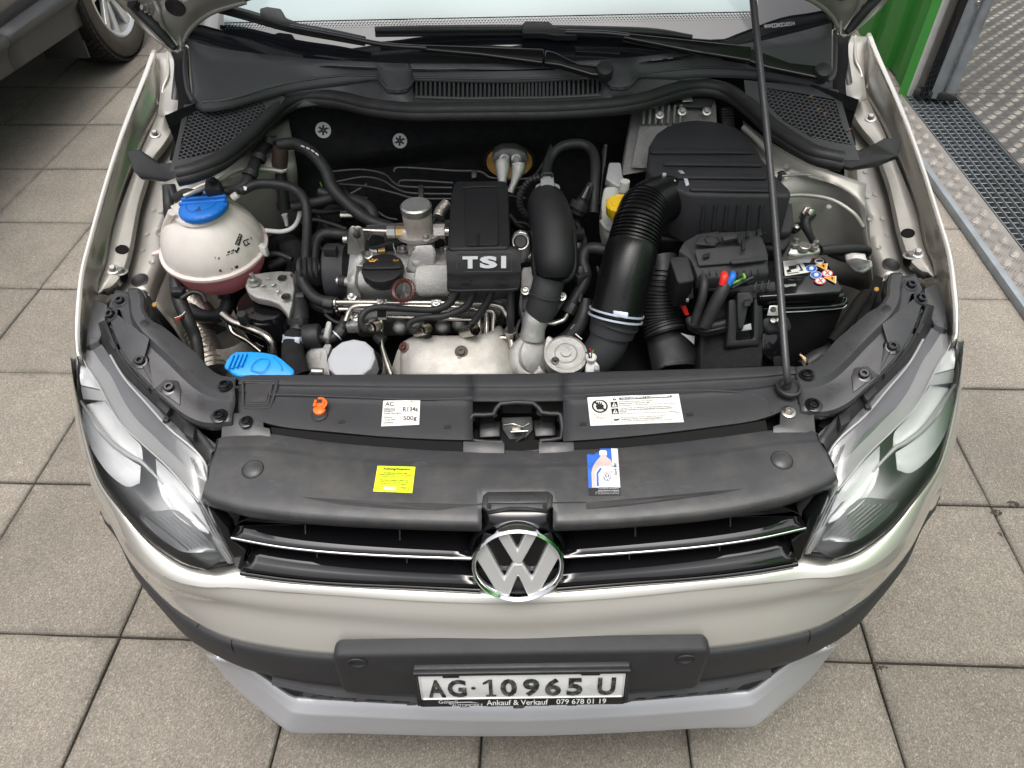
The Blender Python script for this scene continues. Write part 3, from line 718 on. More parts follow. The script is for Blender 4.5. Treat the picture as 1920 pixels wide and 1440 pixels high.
# nose bulge that carries the emblem
EM_T, EM_B = P(972, 985, .712), P(972, 1121, .598)
EC = (EM_T + EM_B) / 2; EUP = (EM_T - EM_B).normalized(); ER = (EM_T - EM_B).length / 2; EC.x = 0.0; EUP.x = 0; EUP.normalize()
EX = Vector((1, 0, 0)); EN = EX.cross(EUP).normalized(); EN = EN if EN.y < 0 else -EN
lathe('emblem_cradle', [(ER * .99, -.05), (ER * 1.06, -.03), (ER * 1.06, -.014), (ER * 1.0, -.010)], EC, EN, 'gloss', CAR, 48, 60)
cq = [[EC + (EX * math.cos(R(a)) + EUP * math.sin(R(a))) * ER * r_ + EN * h_ for a in range(206, 335, 8)] for r_, h_ in ((1.0, -.012), (1.03, -.004), (1.10, -.005), (1.17, -.012), (1.20, -.030), (1.18, -.05))]
loft('emblem_cradle', cq, 'paint', CAR, 2, 2, 0, 60)

# black lower band
lb = [
 [(188, 958, .50), (190, 962, .488), (200, 985, .42)],
 [(217, 1000, .50), (217, 1004, .485), (228, 1022, .42)],
 [(250, 1062, .50), (247, 1066, .482), (258, 1084, .40)],
 [(312, 1130, .495), (303, 1134, .477), (312, 1152, .39)],
 [(372, 1173, .492), (362, 1187, .472), (365, 1206, .385)],
 [(433, 1202, .49), (432, 1218, .473), (455, 1252, .38)],
 [(525, 1220, .489), (522, 1237, .473), (535, 1272, .385)],
 [(620, 1230, .488), (620, 1247, .473), (625, 1285, .388)],
 [(800, 1240, .485), (800, 1258, .471), (800, 1296, .388)]]
L3 = [PP(s) for s in lb] + [[Vector((0, P(970, 1246, .485).y, .485)), Vector((0, P(970, 1263, .471).y, .471)), Vector((0, P(970, 1300, .388).y, .388))]]
q3 = [sym([s[k] for s in L3]) for k in range(3)]
for q in q3[0]: q.y -= .0015
rows = [[p + Vector((0, .02, .004)) for p in q3[0]], q3[0], between(q3[0], q3[1], .8), [p.lerp(q, .12) for p, q in zip(q3[1], q3[2])], q3[2], [p + Vector((0, .03, -.004)) for p in q3[2]]]
loft('bumper_band', rows, 'trim', CAR, 4, 3, .003, 60)
def seam(mirr):
    tube('panel_gap', mirr(PP([(370, 1172, .495), (371, 1184, .478), (372, 1190, .474)])), .0009, 'ink', CAR, 3, 6)
    tube('panel_gap', mirr(PP([(434, 1201, .492), (436, 1218, .475), (458, 1246, .39)])), .0009, 'ink', CAR, 3, 6)
both(seam)

# silver lower lip
sp_ = [
 [(405, 1232, .385), (392, 1226, .37), (388, 1224, .32), (400, 1232, .28)],
 [(473, 1260, .335), (446, 1255, .33), (440, 1275, .27), (450, 1295, .23)],
 [(540, 1307, .285), (530, 1319, .272), (520, 1345, .225), (535, 1362, .20)],
 [(575, 1314, .278), (560, 1335, .262), (553, 1366, .205), (560, 1370, .19)],
 [(640, 1318, .275), (638, 1340, .258), (636, 1366, .20), (640, 1370, .185)],
 [(800, 1326, .273), (800, 1347, .256), (800, 1371, .20), (800, 1374, .18)]]
S4 = [PP(s) for s in sp_] + [[Vector((0, P(970, yy, zz).y, zz)) for yy, zz in ((1328, .273), (1350, .256), (1373, .20), (1375, .18))]]
q4 = [sym([s[k] for s in S4]) for k in range(4)]
rows = [[p + Vector((0, .006, -.05)) for p in q4[0]], [p + Vector((0, .004, -.004)) for p in q4[0]], q4[0], between(q4[0], q4[1], .85), [p.lerp(q, .12) for p, q in zip(q4[1], q4[2])], q4[2], q4[3], [p + Vector((0, .02, .003)) for p in q4[3]], [p + Vector((0, .12, .003)) for p in q4[3]]]
loft('front_lip', rows, 'silver', CAR, 3, 3, .003, 60)

# lower air intake: dark slats with uprights behind the band
yb_ = .030
bk = []
for x in [-.46 + .92 * q / 12 for q in range(13)]: bk.append(Vector((x, yb_ + .05 + 1.2 * max(0, abs(x) - .2) ** 2, 0)))
loft('intake_back', [[p + Vector((0, 0, .40)) for p in bk], [p + Vector((0, 0, .25)) for p in bk]], 'dark', CAR, 2, 1)
_bl = sorted((p.x, p.y) for p in q3[2])
def yband(x):
    for (a, b), (c, d) in zip(_bl, _bl[1:]):
        if a <= x <= c: return b + (d - b) * (x - a) / max(1e-6, c - a)
    return _bl[-1][1]
for k in range(3):
    z_ = .366 - k * .0205; w_ = .385 - k * .010
    pts = [Vector((x * w_ / .46, yband(x * w_ / .46) - .009 + k * .0095, z_)) for x in [-.46 + .92 * q / 16 for q in range(17)]]
    loft('intake_slat', [pts, [p + Vector((0, .004, .007)) for p in pts], [p + Vector((0, .03, .004)) for p in pts], [p + Vector((0, .03, -.004)) for p in pts], [p + Vector((0, .002, -.004)) for p in pts], pts], 'cowl', CAR, 1, 1)
for k in range(2):
    z_ = .356 - k * .0205
    for q in range(-5, 6):
        x = q * .082 + (.041 if k % 2 else 0)
        if abs(x) > .365 - .012 * k: continue
        y_ = yband(x) - .007 + k * .0095
        prism('intake_rib', [(x - .012, y_, z_ - .009), (x + .002, y_, z_ - .009), (x + .012, y_, z_ + .009), (x - .002, y_, z_ + .009)], (0, .022, 0), 'cowl', CAR, 0)

# number plate carrier, frame and plate
prism('plate_carrier', [PY(628, 1230, -.014), PY(1328, 1220, -.014), PY(1333, 1228, -.014), PY(1312, 1286, -.018), PY(1300, 1294, -.018), PY(650, 1302, -.018), PY(640, 1294, -.018), PY(622, 1238, -.014)], (0, .026, 0), 'grain', CAR, .007, 3)
for px, py in ((670, 1243), (1286, 1236)):
    lathe('plate_dimple', [(.0118, .0004), (.0105, -.0005), (.009, -.004), (0, -.005)], PY(px, py, -.0160), (0, -1, 0), 'grain', CAR, 24)
    lathe('plate_dimple', [(.0138, .0), (.0128, .0016), (.0116, .0014), (.0114, 0)], PY(px, py, -.0156), (0, -1, 0), 'grain', CAR, 24)
T0, T1 = PY(773, 1257, -.022), PY(1182, 1249, -.022); B0, B1 = PY(786, 1328, -.040), PY(1176, 1321, -.040)
xl, xr = (T0.x + B0.x) / 2, (T1.x + B1.x) / 2; zT, zB = (T0.z + T1.z) / 2, (B0.z + B1.z) / 2
def PL_(x, z, out=0):      # on the leaning plane of the plate
    t = (z - zB) / (zT - zB); return Vector((x, -.040 + .018 * t - out, z))
PLN = Vector((0, -(zT - zB), .018)).normalized()
FRM = prism('plate_frame', [PL_(xl, zT), PL_(xr, zT), PL_(xr, zB + .004), PL_(xr - .004, zB), PL_(xl + .004, zB), PL_(xl, zB + .004)], (0, .014, 0), 'plastic', CAR, .003, 3)
for q in ([(xl, zT), (xr, zT), (xr - .005, zT - .0065), (xl + .005, zT - .0065)], [(xl, zT), (xl + .005, zT - .0065), (xl + .005, zB + .016), (xl, zB + .012)], [(xr, zT), (xr - .005, zT - .0065), (xr - .005, zB + .016), (xr, zB + .012)]):
    prism('frame_rim', [PL_(x, z, .0062) for x, z in q], PLN * -.008, 'plastic', FRM, .0018)
px0, px1 = xl + .0062, xr - .0062; pz1 = zT - .0085; pz0 = pz1 - .655 * (zT - zB)
qs = [PL_(px0, pz1, .0016), PL_(px1, pz1, .0016), PL_(px1, pz0, .0016), PL_(px0, pz0, .0016)]
NP = prism('number_plate', qs, PLN * -.0012, 'plate_white', CAR, .0005)
fp = Flat(*qs, 'plate', NP)
tube('plate_rim', [fp.at(.01, .965, .0002), fp.at(.99, .965, .0002), fp.at(.99, .035, .0002), fp.at(.01, .035, .0002)], .0013, 'plate_white', NP, 1, 8, closed=True)
M['ink_worn'] = mat('worn_black_plate_paint', (.014, .014, .014), 0, .5, dust=.35, dscale=130, dcol=(.58, .58, .57))   # paint chipped off the raised digits
for ch, u0, u1 in (('A', .040, .125), ('G', .137, .228), ('0', .395, .475), ('9', .505, .585), ('6', .612, .690), ('5', .718, .795), ('U', .868, .955)):
    fp.text(ch, u0, .13, u1, .80, 'ink_worn', .0006, 'plate_character', .0012, .03)
fp.poly([[(.322, .13), (.372, .13), (.372, .20), (.356, .20), (.356, .80), (.338, .80), (.31, .68), (.31, .60), (.338, .68), (.338, .20), (.322, .20)]], 'ink_worn', .0014, 'plate_character')
fp.poly([circ(.263, .47, .011, .055)], 'ink_worn', .0014, 'plate_dot')
fp.poly([circ(.832, .47, .014, .06)], 'label_grey', .0014, 'plate_emboss')
for u0, u1, v in ((.12, .20, .965), (.785, .875, .985)): fp.poly([rect(u0, v - .06, u1, v + .02)], 'ink', .0020, 'frame_clip')
ft = Flat(PL_(px0 + .012, pz0 - .002, .001), PL_(px1 - .012, pz0 - .002, .001), PL_(px1 - .012, zB + .002, .001), PL_(px0 + .012, zB + .002, .001), 'strip', FRM)
ft.text('Gölgeli', .045, .42, .150, .98, 'ink_white', .0004)
ft.text('AUTOMOBILE', .115, .08, .285, .45, 'ink_white', .0004)
ft.poly([[(.10, .50), (.16, .72), (.22, .74), (.27, .52), (.22, .64), (.16, .63)]], 'ink_white', .0004, 'car_outline')
ft.text('Ankauf & Verkauf', .305, .22, .640, .92, 'ink_white', .0004, bold=.012)
ft.text('079 678 01 19', .685, .24, .955, .92, 'ink_white', .0004, bold=.012)

# ------------------------------------------------------------------ grille
def gx(xs, fy, z): return [Vector((x, fy(x), z)) for x in xs]
xg = [-.46 + .92 * q / 22 for q in range(23)]
y_front = lambda x: .078 + .42 * x * x
loft('grille_back', [gx([x for x in xg], lambda x: y_front(x) + .09, z) for z in (.71, .56)], 'dark', CAR, 1, 1)
def slat(name, pxs, z0, dz, dy, mt):
    pass
# slats: top rear edge, top front edge, nose, lower rear
def grille_slat(Ltop, Lnose, ztop, znose, mt='gloss', chrome=False):
    A = PP([(x, y, ztop) for x, y in Ltop]); B = PP([(x, y, znose) for x, y in Lnose])
    for mm in (lambda l: l, mir):
        a, b = mm(A), mm(B)
        rows = [[p + Vector((0, .05, -.004)) for p in a], a, [p.lerp(q, .3) + Vector((0, -.001, .002)) for p, q in zip(a, b)], [p.lerp(q, .85) + Vector((0, -.002, .002)) for p, q in zip(a, b)], b, [q + Vector((0, .004, -.005)) for q in b], [q + Vector((0, .06, -.006)) for q in b]]
        s = loft('grille_slat', rows, mt, CAR, 4, 2, 0, 50)
        e = bmesh.new(); e.from_mesh(s.data)
        bmesh.ops.holes_fill(e, edges=[x for x in e.edges if x.is_boundary], sides=0)
        e.to_mesh(s.data); e.free()
        if chrome: tube('chrome_strip', [q + Vector((0, -.001, -.0015)) for q in b], .0022, 'chrome', CAR, 4, 8)
grille_slat([(446, 979), (520, 1000), (620, 1013), (740, 1022), (892, 1030)], [(434, 1006), (520, 1022), (620, 1033), (740, 1040), (884, 1045)], .659, .6525, 'gloss', True)
grille_slat([(474, 1031), (540, 1044), (640, 1056), (760, 1065), (905, 1072)], [(455, 1066), (540, 1078), (640, 1087), (760, 1093), (900, 1098)], .626, .6150, 'gloss')
for mm in (lambda l: l, mir):     # glossy end cheeks and frame foot
    prism('grille_surround', mm(PP([(386, 943, .690), (402, 962, .687), (428, 992, .668), (434, 1012, .648), (462, 1032, .63), (452, 1072, .603), (440, 1062, .606)])), (0, .02, -.008), 'gloss', CAR, .002)
    tube('grille_edge', mm(PP([(452, 1074, .603), (540, 1086, .602), (640, 1094, .602), (760, 1099, .602), (900, 1106, .602)])), .004, 'gloss', CAR, 4, 8)
    for (x0, y0, z0, x1, y1, z1) in ((566, 985, .675, 573, 1008, .655), (746, 1000, .675, 750, 1019, .655), (588, 1034, .64, 595, 1052, .622), (760, 1046, .64, 763, 1062, .622)):
        a_, b_ = mm([P(x0, y0, z0) + Vector((0, .02, 0)), P(x1, y1, z1)]); tube('grille_peg', [a_, b_], .0011, 'plastic', CAR, 2, 6)

# emblem
EMB = lathe('emblem', [(ER * .865, -.002), (ER * .87, .003), (ER * .885, .0065), (ER * .91, .0095), (ER * .94, .0108), (ER * .97, .0095), (ER * .995, .006), (ER * 1.015, .0), (ER * 1.02, -.006), (ER * .99, -.02)], EC, EN, 'chrome', CAR, 72, 60)
lathe('emblem_dish', [(ER * .95, .0), (ER * .9, -.008), (0, -.014)], EC, EN, 'plastic', EMB, 48)
fe = Flat(EC - EX * ER + EUP * ER, EC + EX * ER + EUP * ER, EC + EX * ER - EUP * ER, EC - EX * ER - EUP * ER, 'emblem', EMB)
def bars(flat, cu, cv, k, mt, h, thick, name, parent, asp=1.0):
    def T(p): return (cu + (p[0]) * k * asp, cv + p[1] * k)
    V = [[(-.43, .80), (-.20, .92), (.0, .36), (.20, .92), (.43, .80), (.085, .04), (-.085, .04)]]
    W = [[(-.90, .22), (-.80, .46), (-.665, .58), (-.30, -.42), (-.095, .045) if 0 else (-.105, .02), (.105, .02), (.30, -.42), (.665, .58), (.80, .46), (.90, .22), (.44, -.83), (.22, -.92), (.0, -.30), (-.22, -.92), (-.44, -.83)]]
    o = []
    for polys, nm in ((V, 'letter'), (W, 'letter')):
        bm = bmesh.new()
        for p in polys:
            pts = [flat.at(*T(q), h) for q in p]
            if thick: prism_bm(bm, pts, flat.n * thick)
            else: bm.faces.new([bm.verts.new(q) for q in pts])
        o.append(obj(nm, finish(bm, nm, 20, .0017 if thick else 0), mt, parent))
    return o
bars(fe, .5, .5, .5, 'badge_chrome', -.006, .0105, 'letter', EMB)
# neck above the emblem and its bracket
nk = []
for y_, z_, x0_, x1_, b_ in ((944, .716, 908, 1034, 0), (953, .716, 908, 1034, 0), (959, .7155, 906, 1035, .002), (968, .711, 904, 1037, .005), (984, .699, 901, 1041, .008), (1010, .680, 896, 1047, .008), (1062, .64, 892, 1052, .006)):
    r_ = []
    for t in (0, .06, .25, .5, .75, .94, 1):
        p = P(x0_ + (x1_ - x0_) * t, y_, z_); r_.append(p + Vector((0, -b_ * (1 - (2 * t - 1) ** 4) + (.012 if t in (0, 1) else 0), 0)))
    nk.append(r_)
loft('emblem_neck', nk, 'gloss', CAR, 3, 4, .003, 60)
# ------------------------------------------------------------------ dusty shelf over the grille
rx = [406, 408, 430, 500, 600, 700, 800, 866, 903, 970, 1037, 1075, 1150, 1250, 1350, 1450, 1512, 1531, 1533]
ry = [826, 823, 816, 812, 826, 836, 843, 846, 846, 846, 844.5, 843, 840, 831, 819, 806, 806, 811, 815]
fx = [377, 379, 400, 470, 580, 690, 795, 868, 903, 970, 1037, 1075, 1155, 1260, 1370, 1480, 1552, 1571, 1573]
fy = [936, 939, 952, 970, 983, 990, 994, 996, 996.5, 996.5, 995.5, 995, 991, 983, 970, 946, 918, 905, 902]
def srow(t, z, dy=0):
    out = []
    for a, b, c, d in zip(rx, ry, fx, fy): out.append(P(a + (c - a) * t, b + (d - b) * t + dy, z))
    return out
rows = [srow(0, .712), srow(0.004, .7222), srow(.012, .7232), srow(.15, .7236), srow(.17, .7240), srow(.20, .7262), srow(.22, .7266), srow(.45, .7250), srow(.70, .7228), srow(.78, .7216), srow(.86, .7198), srow(.905, .7175), srow(.94, .7135), srow(.965, .7075), srow(.985, .7000), srow(1.0, .6920)]
rows.append([p + Vector((0, .012, -.003)) for p in rows[-1]])
def SKS_(): return Skin(SHELF)
SHELF = loft('grille_shelf', rows, 'shelf', CAR, 4, 1, .003, 50, skip=lambda i, k, ni, nk: i >= 8 and 32 <= k < 40)
for px, py in ((474, 880), (1466, 863)):
    sk = Skin(SHELF); dc = sk(px, py, 0); dn = sk.n(px, py)
    lathe('shelf_dimple', [(.0142, .0003), (.0132, .0012), (.0125, .0006), (.0122, .0003), (.011, .0012), (.005, .0028), (0, .003)], dc, dn, 'shelf', CAR, 32)
    lathe('dimple_gap', [(.0146, .0001), (.0143, .0012), (.0136, .0014), (.0131, .0008)], dc, dn, 'ink', CAR, 40)
for l in ([(565, 932), (620, 937), (720, 942), (820, 945), (905, 946), (905, 957), (820, 957), (720, 953), (640, 946), (600, 939)], [(1034, 944), (1100, 943), (1200, 937), (1300, 928), (1395, 916), (1350, 926), (1252, 939), (1164, 950), (1100, 955), (1034, 956)]):
    d_ = Drape(((0, 0), (1, 0), (1, 1), (0, 1)), SKS_(), 'shelf_groove', CAR)
    d_.at = lambda u, v, h, d_=d_: d_.sk(u * 1000, v * 1000, h); d_.poly([[(a / 1000, b / 1000) for a, b in l]], 'rubber', .0004, 'shelf_groove')
SK1 = SKS_()
EBR = prism('emblem_bracket', PP([(905, 928, .7265), (914, 921, .7268), (1027, 920, .7268), (1037, 927, .7265), (1035, 947, .7258), (1027, 956, .7235), (1003, 953, .7240), (985, 951, .7245), (955, 951, .7245), (938, 954, .7240), (914, 958, .7235), (904, 949, .7258)]), (0, -.0005, -.009), 'plastic', CAR, .002, 3)
prism('bracket_lip', [P(x, y, .7275) for x, y in ((914, 929), (1028, 928), (1026, 942), (915, 943))], (0, 0, -.002), 'steel_black', EBR, .0006)
for x in (917, 1022): prism('clip_slot', [P(x + a_, 948 + b_, .7268) for a_, b_ in ((-4, -3), (4, -3), (4, 4), (-4, 4))], (0, 0, -.0006), 'ink', EBR, 0)
# ears of the shelf with their screws
prism('shelf_ear', PP([(414, 828, .7205), (417, 782, .733), (424, 774, .734), (485, 774, .734), (494, 781, .733), (494, 800, .730), (506, 803, .728), (509, 826, .7205)]), (0, 0, -.004), 'shelf', CAR, .001)
prism('shelf_ear', PP([(1449, 818, .7205), (1450, 799, .728), (1462, 795, .730), (1464, 764, .733), (1474, 757, .734), (1512, 757, .734), (1526, 772, .732), (1530, 818, .7205)]), (0, 0, -.004), 'shelf', CAR, .001)
bolt(P(461, 791, .733), (0, -.1, 1), 'gloss', .95); bolt(P(1478, 773, .733), (0, -.1, 1), 'steel', .95)

# ------------------------------------------------------------------ black lock carrier panel
lx = [447, 470, 530, 620, 720, 820, 886]
rxr = [1056, 1130, 1230, 1330, 1420, 1478, 1500]
def lin(x, pts):
    for (a, b), (c, d) in zip(pts, pts[1:]):
        if a <= x <= c: return b + (d - b) * (x - a) / (c - a)
    return pts[0][1] if x < pts[0][0] else pts[-1][1]
rear = [(447, 708), (465, 703), (530, 703), (970, 701), (1200, 695), (1478, 686), (1500, 690)]
front = [(447, 775), (500, 798), (600, 808), (700, 818), (800, 824), (886, 826), (970, 829), (1056, 828), (1150, 822), (1250, 812), (1350, 799), (1440, 785), (1470, 770), (1500, 757)]
def panel(xs, tmax=1.0):
    prof = [(0, -.012), (.004, .0), (.02, .0015), (.16, .0015), (.20, -.001), (.25, -.0035), (.38, -.0035), (.42, -.0065), (.6, -.0085), (.8, -.010), (.97, -.0125), (1.0, -.0150)]
    rows = []
    for t, dz in prof:
        if t > tmax: break
        rows.append([P(x, lin(x, rear) + (lin(x, front) - lin(x, rear)) * t, .745 + dz) for x in xs])
    if tmax >= 1: rows.append([p + Vector((0, .004, -.012)) for p in rows[-1]])
    return rows
CARR = [loft('lock_carrier', panel(lx), 'grain', CAR, 3, 2, .003, 50), loft('lock_carrier', panel(rxr), 'grain', CAR, 3, 2, .003, 50), loft('lock_carrier', panel([886, 930, 970, 1010, 1056], .5), 'grain', CAR, 3, 2, .003, 50)]
SKC = Skin(*CARR); SKS = Skin(SHELF)
def on(sk, l, h=.0005): return [sk(a, b, h) for a, b, *_ in l]
# raised step on the carrier (main face) and end pockets
tube('pocket_rim', on(SKC, [(455, 718), (462, 714), (514, 714), (519, 719), (508, 758), (500, 764), (463, 765), (456, 758)], -.0008), .0026, 'grain', CAR, 3, 8, closed=True)
prism('carrier_pocket', on(SKC, [(461, 719), (512, 719), (503, 758), (463, 759)], .0004), (0, 0, .0002), 'ink', CAR, 0)
prism('pocket_step', on(SKC, [(468, 738), (505, 738), (500, 755), (469, 756)], .0006), (0, 0, .0016), 'grain', CAR, .001)
tube('carrier_crease', on(SKC, [(470, 742), (530, 741), (620, 744), (720, 746), (800, 748), (862, 746), (885, 744)], -.0012), .0022, 'grain', CAR, 4, 8)
tube('carrier_crease', on(SKC, [(1058, 742), (1090, 740), (1200, 733), (1275, 731), (1330, 731), (1400, 737), (1436, 750), (1446, 776)], -.0012), .0022, 'grain', CAR, 4, 8)
for x, y in ((641, 791), (839, 801), (1093, 796), (1293, 778)):
    prism('carrier_slot', on(SKC, [(x - 6, y - 3), (x + 6, y - 4), (x + 7, y + 2), (x - 6, y + 3)], .0003), (0, 0, .0006), 'ink', CAR, 0)
# dark strips painting the shade in the gap between carrier and shelf
loft('gap_shade', [PP([(508, 801, .728), (600, 811, .728), (700, 820, .728), (800, 826, .728), (866, 828, .728)]), PP([(512, 822, .719), (600, 835, .719), (700, 843, .719), (800, 848, .719), (870, 850, .719)])], 'dark', CAR, 2, 1)
loft('gap_shade', [PP([(1072, 830, .728), (1150, 824, .728), (1250, 814, .728), (1350, 801, .728), (1436, 788, .728)]), PP([(1075, 852, .719), (1150, 848, .719), (1250, 840, .719), (1350, 828, .719), (1440, 815, .719)])], 'dark', CAR, 2, 1)
prism('shelf_riser', PP([(868, 827, .7285), (946, 829, .7285), (946, 850, .7245), (868, 849, .7225)]), (0, 0, -.01), 'shelf', CAR, .001)
prism('shelf_riser', PP([(1010, 829, .7285), (1076, 828, .7285), (1077, 848, .7225), (1010, 850, .7245)]), (0, 0, -.01), 'shelf', CAR, .001)
# latch well
well = [(884, 786), (890, 778), (925, 777), (938, 757), (1000, 756), (1016, 774), (1046, 776), (1052, 784), (1052, 822), (1014, 826), (1010, 846), (946, 848), (942, 829), (886, 826)]
wz = lambda y: .745 - .0001 * (y - 701) - .012 * ((y - 760) / 70 if y > 760 else 0) + .001
rim = [P(x, y, wz(y)) for x, y in well]
tube('latch_surround', rim, .0034, 'plastic', CAR, 2, 10, closed=True)
bm = bmesh.new(); a_ = [bm.verts.new(p) for p in rim]; b_ = [bm.verts.new(p + Vector((0, .005, -.045))) for p in rim]
for q in range(len(a_)): bm.faces.new((a_[q], b_[q], b_[(q + 1) % len(a_)], a_[(q + 1) % len(a_)]))
bm.faces.new(b_)
obj('latch_well', finish(bm, 'latch_well', 20), 'gloss', CAR)
LT = prism('latch', PP([(898, 789, .715), (938, 789, .715), (938, 818, .708), (898, 820, .708)]), (0, 0, -.01), 'satin', CAR, .002)
prism('latch_plate', PP([(1000, 787, .715), (1041, 785, .715), (1043, 816, .708), (1003, 818, .708)]), (0, 0, -.01), 'satin', LT, .002)
prism('latch_plate', PP([(940, 782, .713), (998, 780, .713), (1000, 805, .706), (985, 822, .702), (955, 824, .702), (942, 806, .706)]), (0, 0, -.012), 'plastic', LT, .002)
tube('latch_spring', PP([(945, 797, .722), (962, 795, .726), (980, 800, .722), (992, 794, .722)]), .0016, 'steel', LT, 4, 8)
tube('latch_striker', PP([(958, 810, .718), (990, 808, .718)]), .0022, 'steel', LT, 2, 8)
box('latch_pawl', P(968, 803, .719), (.012, .01, .006), 'zinc', LT, None, .001)
tube('latch_lever', PP([(975, 800, .72), (985, 814, .712), (968, 828, .70)]), .0016, 'steel_black', LT, 4, 8)
# grommets and small things on the carrier
lathe('grommet', [(.018, 0), (.0175, .004), (.0145, .005), (.012, .002), (0, .002)], P(1478, 728, .745), (0, -.05, 1), 'rubber', CAR, 32)
OC = lathe('orange_clip', [(.011, 0), (.0115, .001), (.0095, .0022), (.0085, .003), (0, .003)], P(599, 777, .7370), (0, -.1, 1), 'rubber', CAR, 28)
lathe('clip_body', [(.0085, 0), (.0085, .005), (.006, .0065), (0, .0065)], P(600, 771, .7395), (0, -.12, 1), 'orange', OC, 24)
box('clip_tab', P(599, 760, .745), (.013, .006, .005), 'orange', OC, None, .0012)
box('clip_tab', P(591, 757, .7475), (.004, .012, .005), 'orange', OC, None, .001)
box('clip_tab', P(607, 756, .7475), (.004, .014, .006), 'orange', OC, None, .001)
tube('clip_hook', PP([(606, 766, .746), (612, 756, .749), (606, 748, .750), (597, 747, .749)]), .0018, 'orange', OC, 4, 8)

# stickers, laid over the panels they are stuck to
def sticker(name, q, sk, mt):
    d = Drape(q, sk, name, CAR); d.parent = d.base(mt); d.base_ = d.parent; return d
s1 = sticker('refrigerant_sticker', [(719, 751), (788, 750), (786, 797), (715, 800)], SKC, 'white_paper')
s1.text('AC', .06, .76, .30, .93, 'ink', bold=.01); s1.text('R134a', .55, .53, .95, .72, 'ink', bold=.01); s1.text('500g', .57, .14, .93, .36, 'ink', bold=.01)
for t, v in (('Kältemittel', .62), ('Refrigerant', .53), ('Fluide frigorigène', .44), ('Füllmenge', .29), ('Charge level', .19), ('Contenance', .09)): s1.text(t, .05, v, .05 + .026 * len(t), v + .075, 'ink', bold=.01)
s1.text('±15', .86, .39, .95, .44, 'ink_grey'); s1.poly([rect(.74, .89, .97, .95)], 'ink_grey')
s2 = sticker('warning_sticker', [(1101, 746), (1272, 738), (1282, 792), (1107, 799)], SKC, 'white_paper')
s2.poly(ringpoly(.125, .67, .088, .24, .78), 'ink', name='prohibition_ring'); s2.poly([[(.055, .83), (.075, .86), (.195, .51), (.175, .48)]], 'ink', .0008, 'prohibition_bar')
s2.poly([[(.09, .55), (.16, .55), (.17, .70), (.155, .72), (.15, .80), (.14, .80), (.137, .72), (.13, .83), (.12, .83), (.117, .72), (.11, .82), (.10, .81), (.098, .70), (.085, .72), (.08, .68)]], 'ink', .0006, 'hand_mark')
for k, t in enumerate(('Heiße Motorteile', 'bewegte Teile', 'HOT ENGINE PARTS', 'MOVING PARTS', 'Pièces de moteur', 'chaudes', 'Pièces en mouvement')): s2.text(t, .02, .36 - .05 * k, .02 + .0125 * len(t), .395 - .05 * k, 'ink_grey')
s2.poly([rect(.233, .05, .236, .95), rect(.235, .29, .98, .297)], 'ink_grey')
s2.poly([rect(.345, .86, .92, .965)], 'ink'); s2.text('ACHTUNG! WARNING! ATTENTION!', .36, .877, .905, .948, 'ink_white', .0009, bold=.02)
for cv in (.92, .70, .46):
    s2.poly([[(.245 + .02, cv - .07), (.245 + .075, cv - .07), (.245 + .0475, cv + .07)]], 'ink', name='warning_triangle')
    s2.poly([[(.2875, cv - .045), (.2975, cv - .045), (.2975, cv + .02), (.2875, cv + .02)]], 'white_paper', .0009, 'mark')
for cv in (.70, .46):
    s2.poly([rect(.245, cv - .095, .32, cv + .105)], 'ink', .0004, 'pictogram'); s2.poly([[(.255, cv - .075), (.31, cv - .075), (.2825, cv + .08)]], 'white_paper', .0010, 'mark'); s2.poly([rect(.278, cv - .05, .288, cv + .03)], 'ink', .0013, 'mark')
for v, t in ((.765, 'Kühlerlüfter kann jederzeit anlaufen.'), (.70, 'ENGINE FAN MAY START AT ANY TIME.'), (.635, 'Le ventilateur de radiateur peut se déclencher à tout moment.'), (.54, 'Hochspannung: vor Berühren der Zündung Motor abstellen.'), (.475, 'HIGH VOLTAGE: SWITCH OFF ENGINE BEFORE TOUCHING IGNITION'), (.41, 'SYSTEM.'), (.345, 'Haute tension: arrêter le moteur avant de toucher à l\'allumage.'), (.215, 'Bei Ölnachfüllung besteht Gefahr des Einfüllens.'), (.15, 'OVERFILLING THE OIL CAN CAUSE ENGINE DAMAGE'), (.085, 'Trop d\'huile moteur peut être dangereux pour le moteur.')): s2.text(t, .335, v, min(.96, .335 + .0102 * len(t)), v + .045, 'ink', bold=.015)
s2.poly([[(.25, .16), (.262, .19), (.30, .19), (.318, .215), (.322, .205), (.305, .14), (.262, .14)]], 'ink', name='oil_can_mark')
s2.poly([rect(.925, .33, .975, .40)], 'ink_grey'); s2.poly([rect(.929, .34, .949, .39), rect(.952, .34, .971, .39)], 'white_paper', .0008, 'mark')
s3 = sticker('yellow_sticker', [(708, 874), (779, 876), (773, 925), (700, 922)], SKS, 'label_yellow')
s3.text('Achtung/Attention', .16, .82, .88, .94, 'ink', bold=.03)
for k, t in enumerate(('Dem Kältemittel R134a ist Tracer', 'Lecksuchadditiv beigemischt. Bitte benutzen', 'Sie eine UV-Lampe zur Lecksuche.')): w_ = .0195 * len(t) / 2; s3.text(t, .5 - w_, .71 - .072 * k, .5 + w_, .757 - .072 * k, 'ink', bold=.03)
for k, t in enumerate(('The Tracer UV additive is added to the', 'refrigerant R134a. Please use a UV lamp', 'to search for leaks in the system.')): w_ = .0195 * len(t) / 2; s3.text(t, .5 - w_, .43 - .072 * k, .5 + w_, .477 - .072 * k, 'ink', bold=.03)
s3.poly([rect(.26, .08, .56, .19)], 'white_paper', name='write_in_field'); s3.text('Datum/Date', .05, .10, .24, .14, 'ink'); s3.text('WAECO', .68, .12, .92, .23, 'ink'); s3.text('WAECO SERVICE', .69, .065, .92, .095, 'ink')
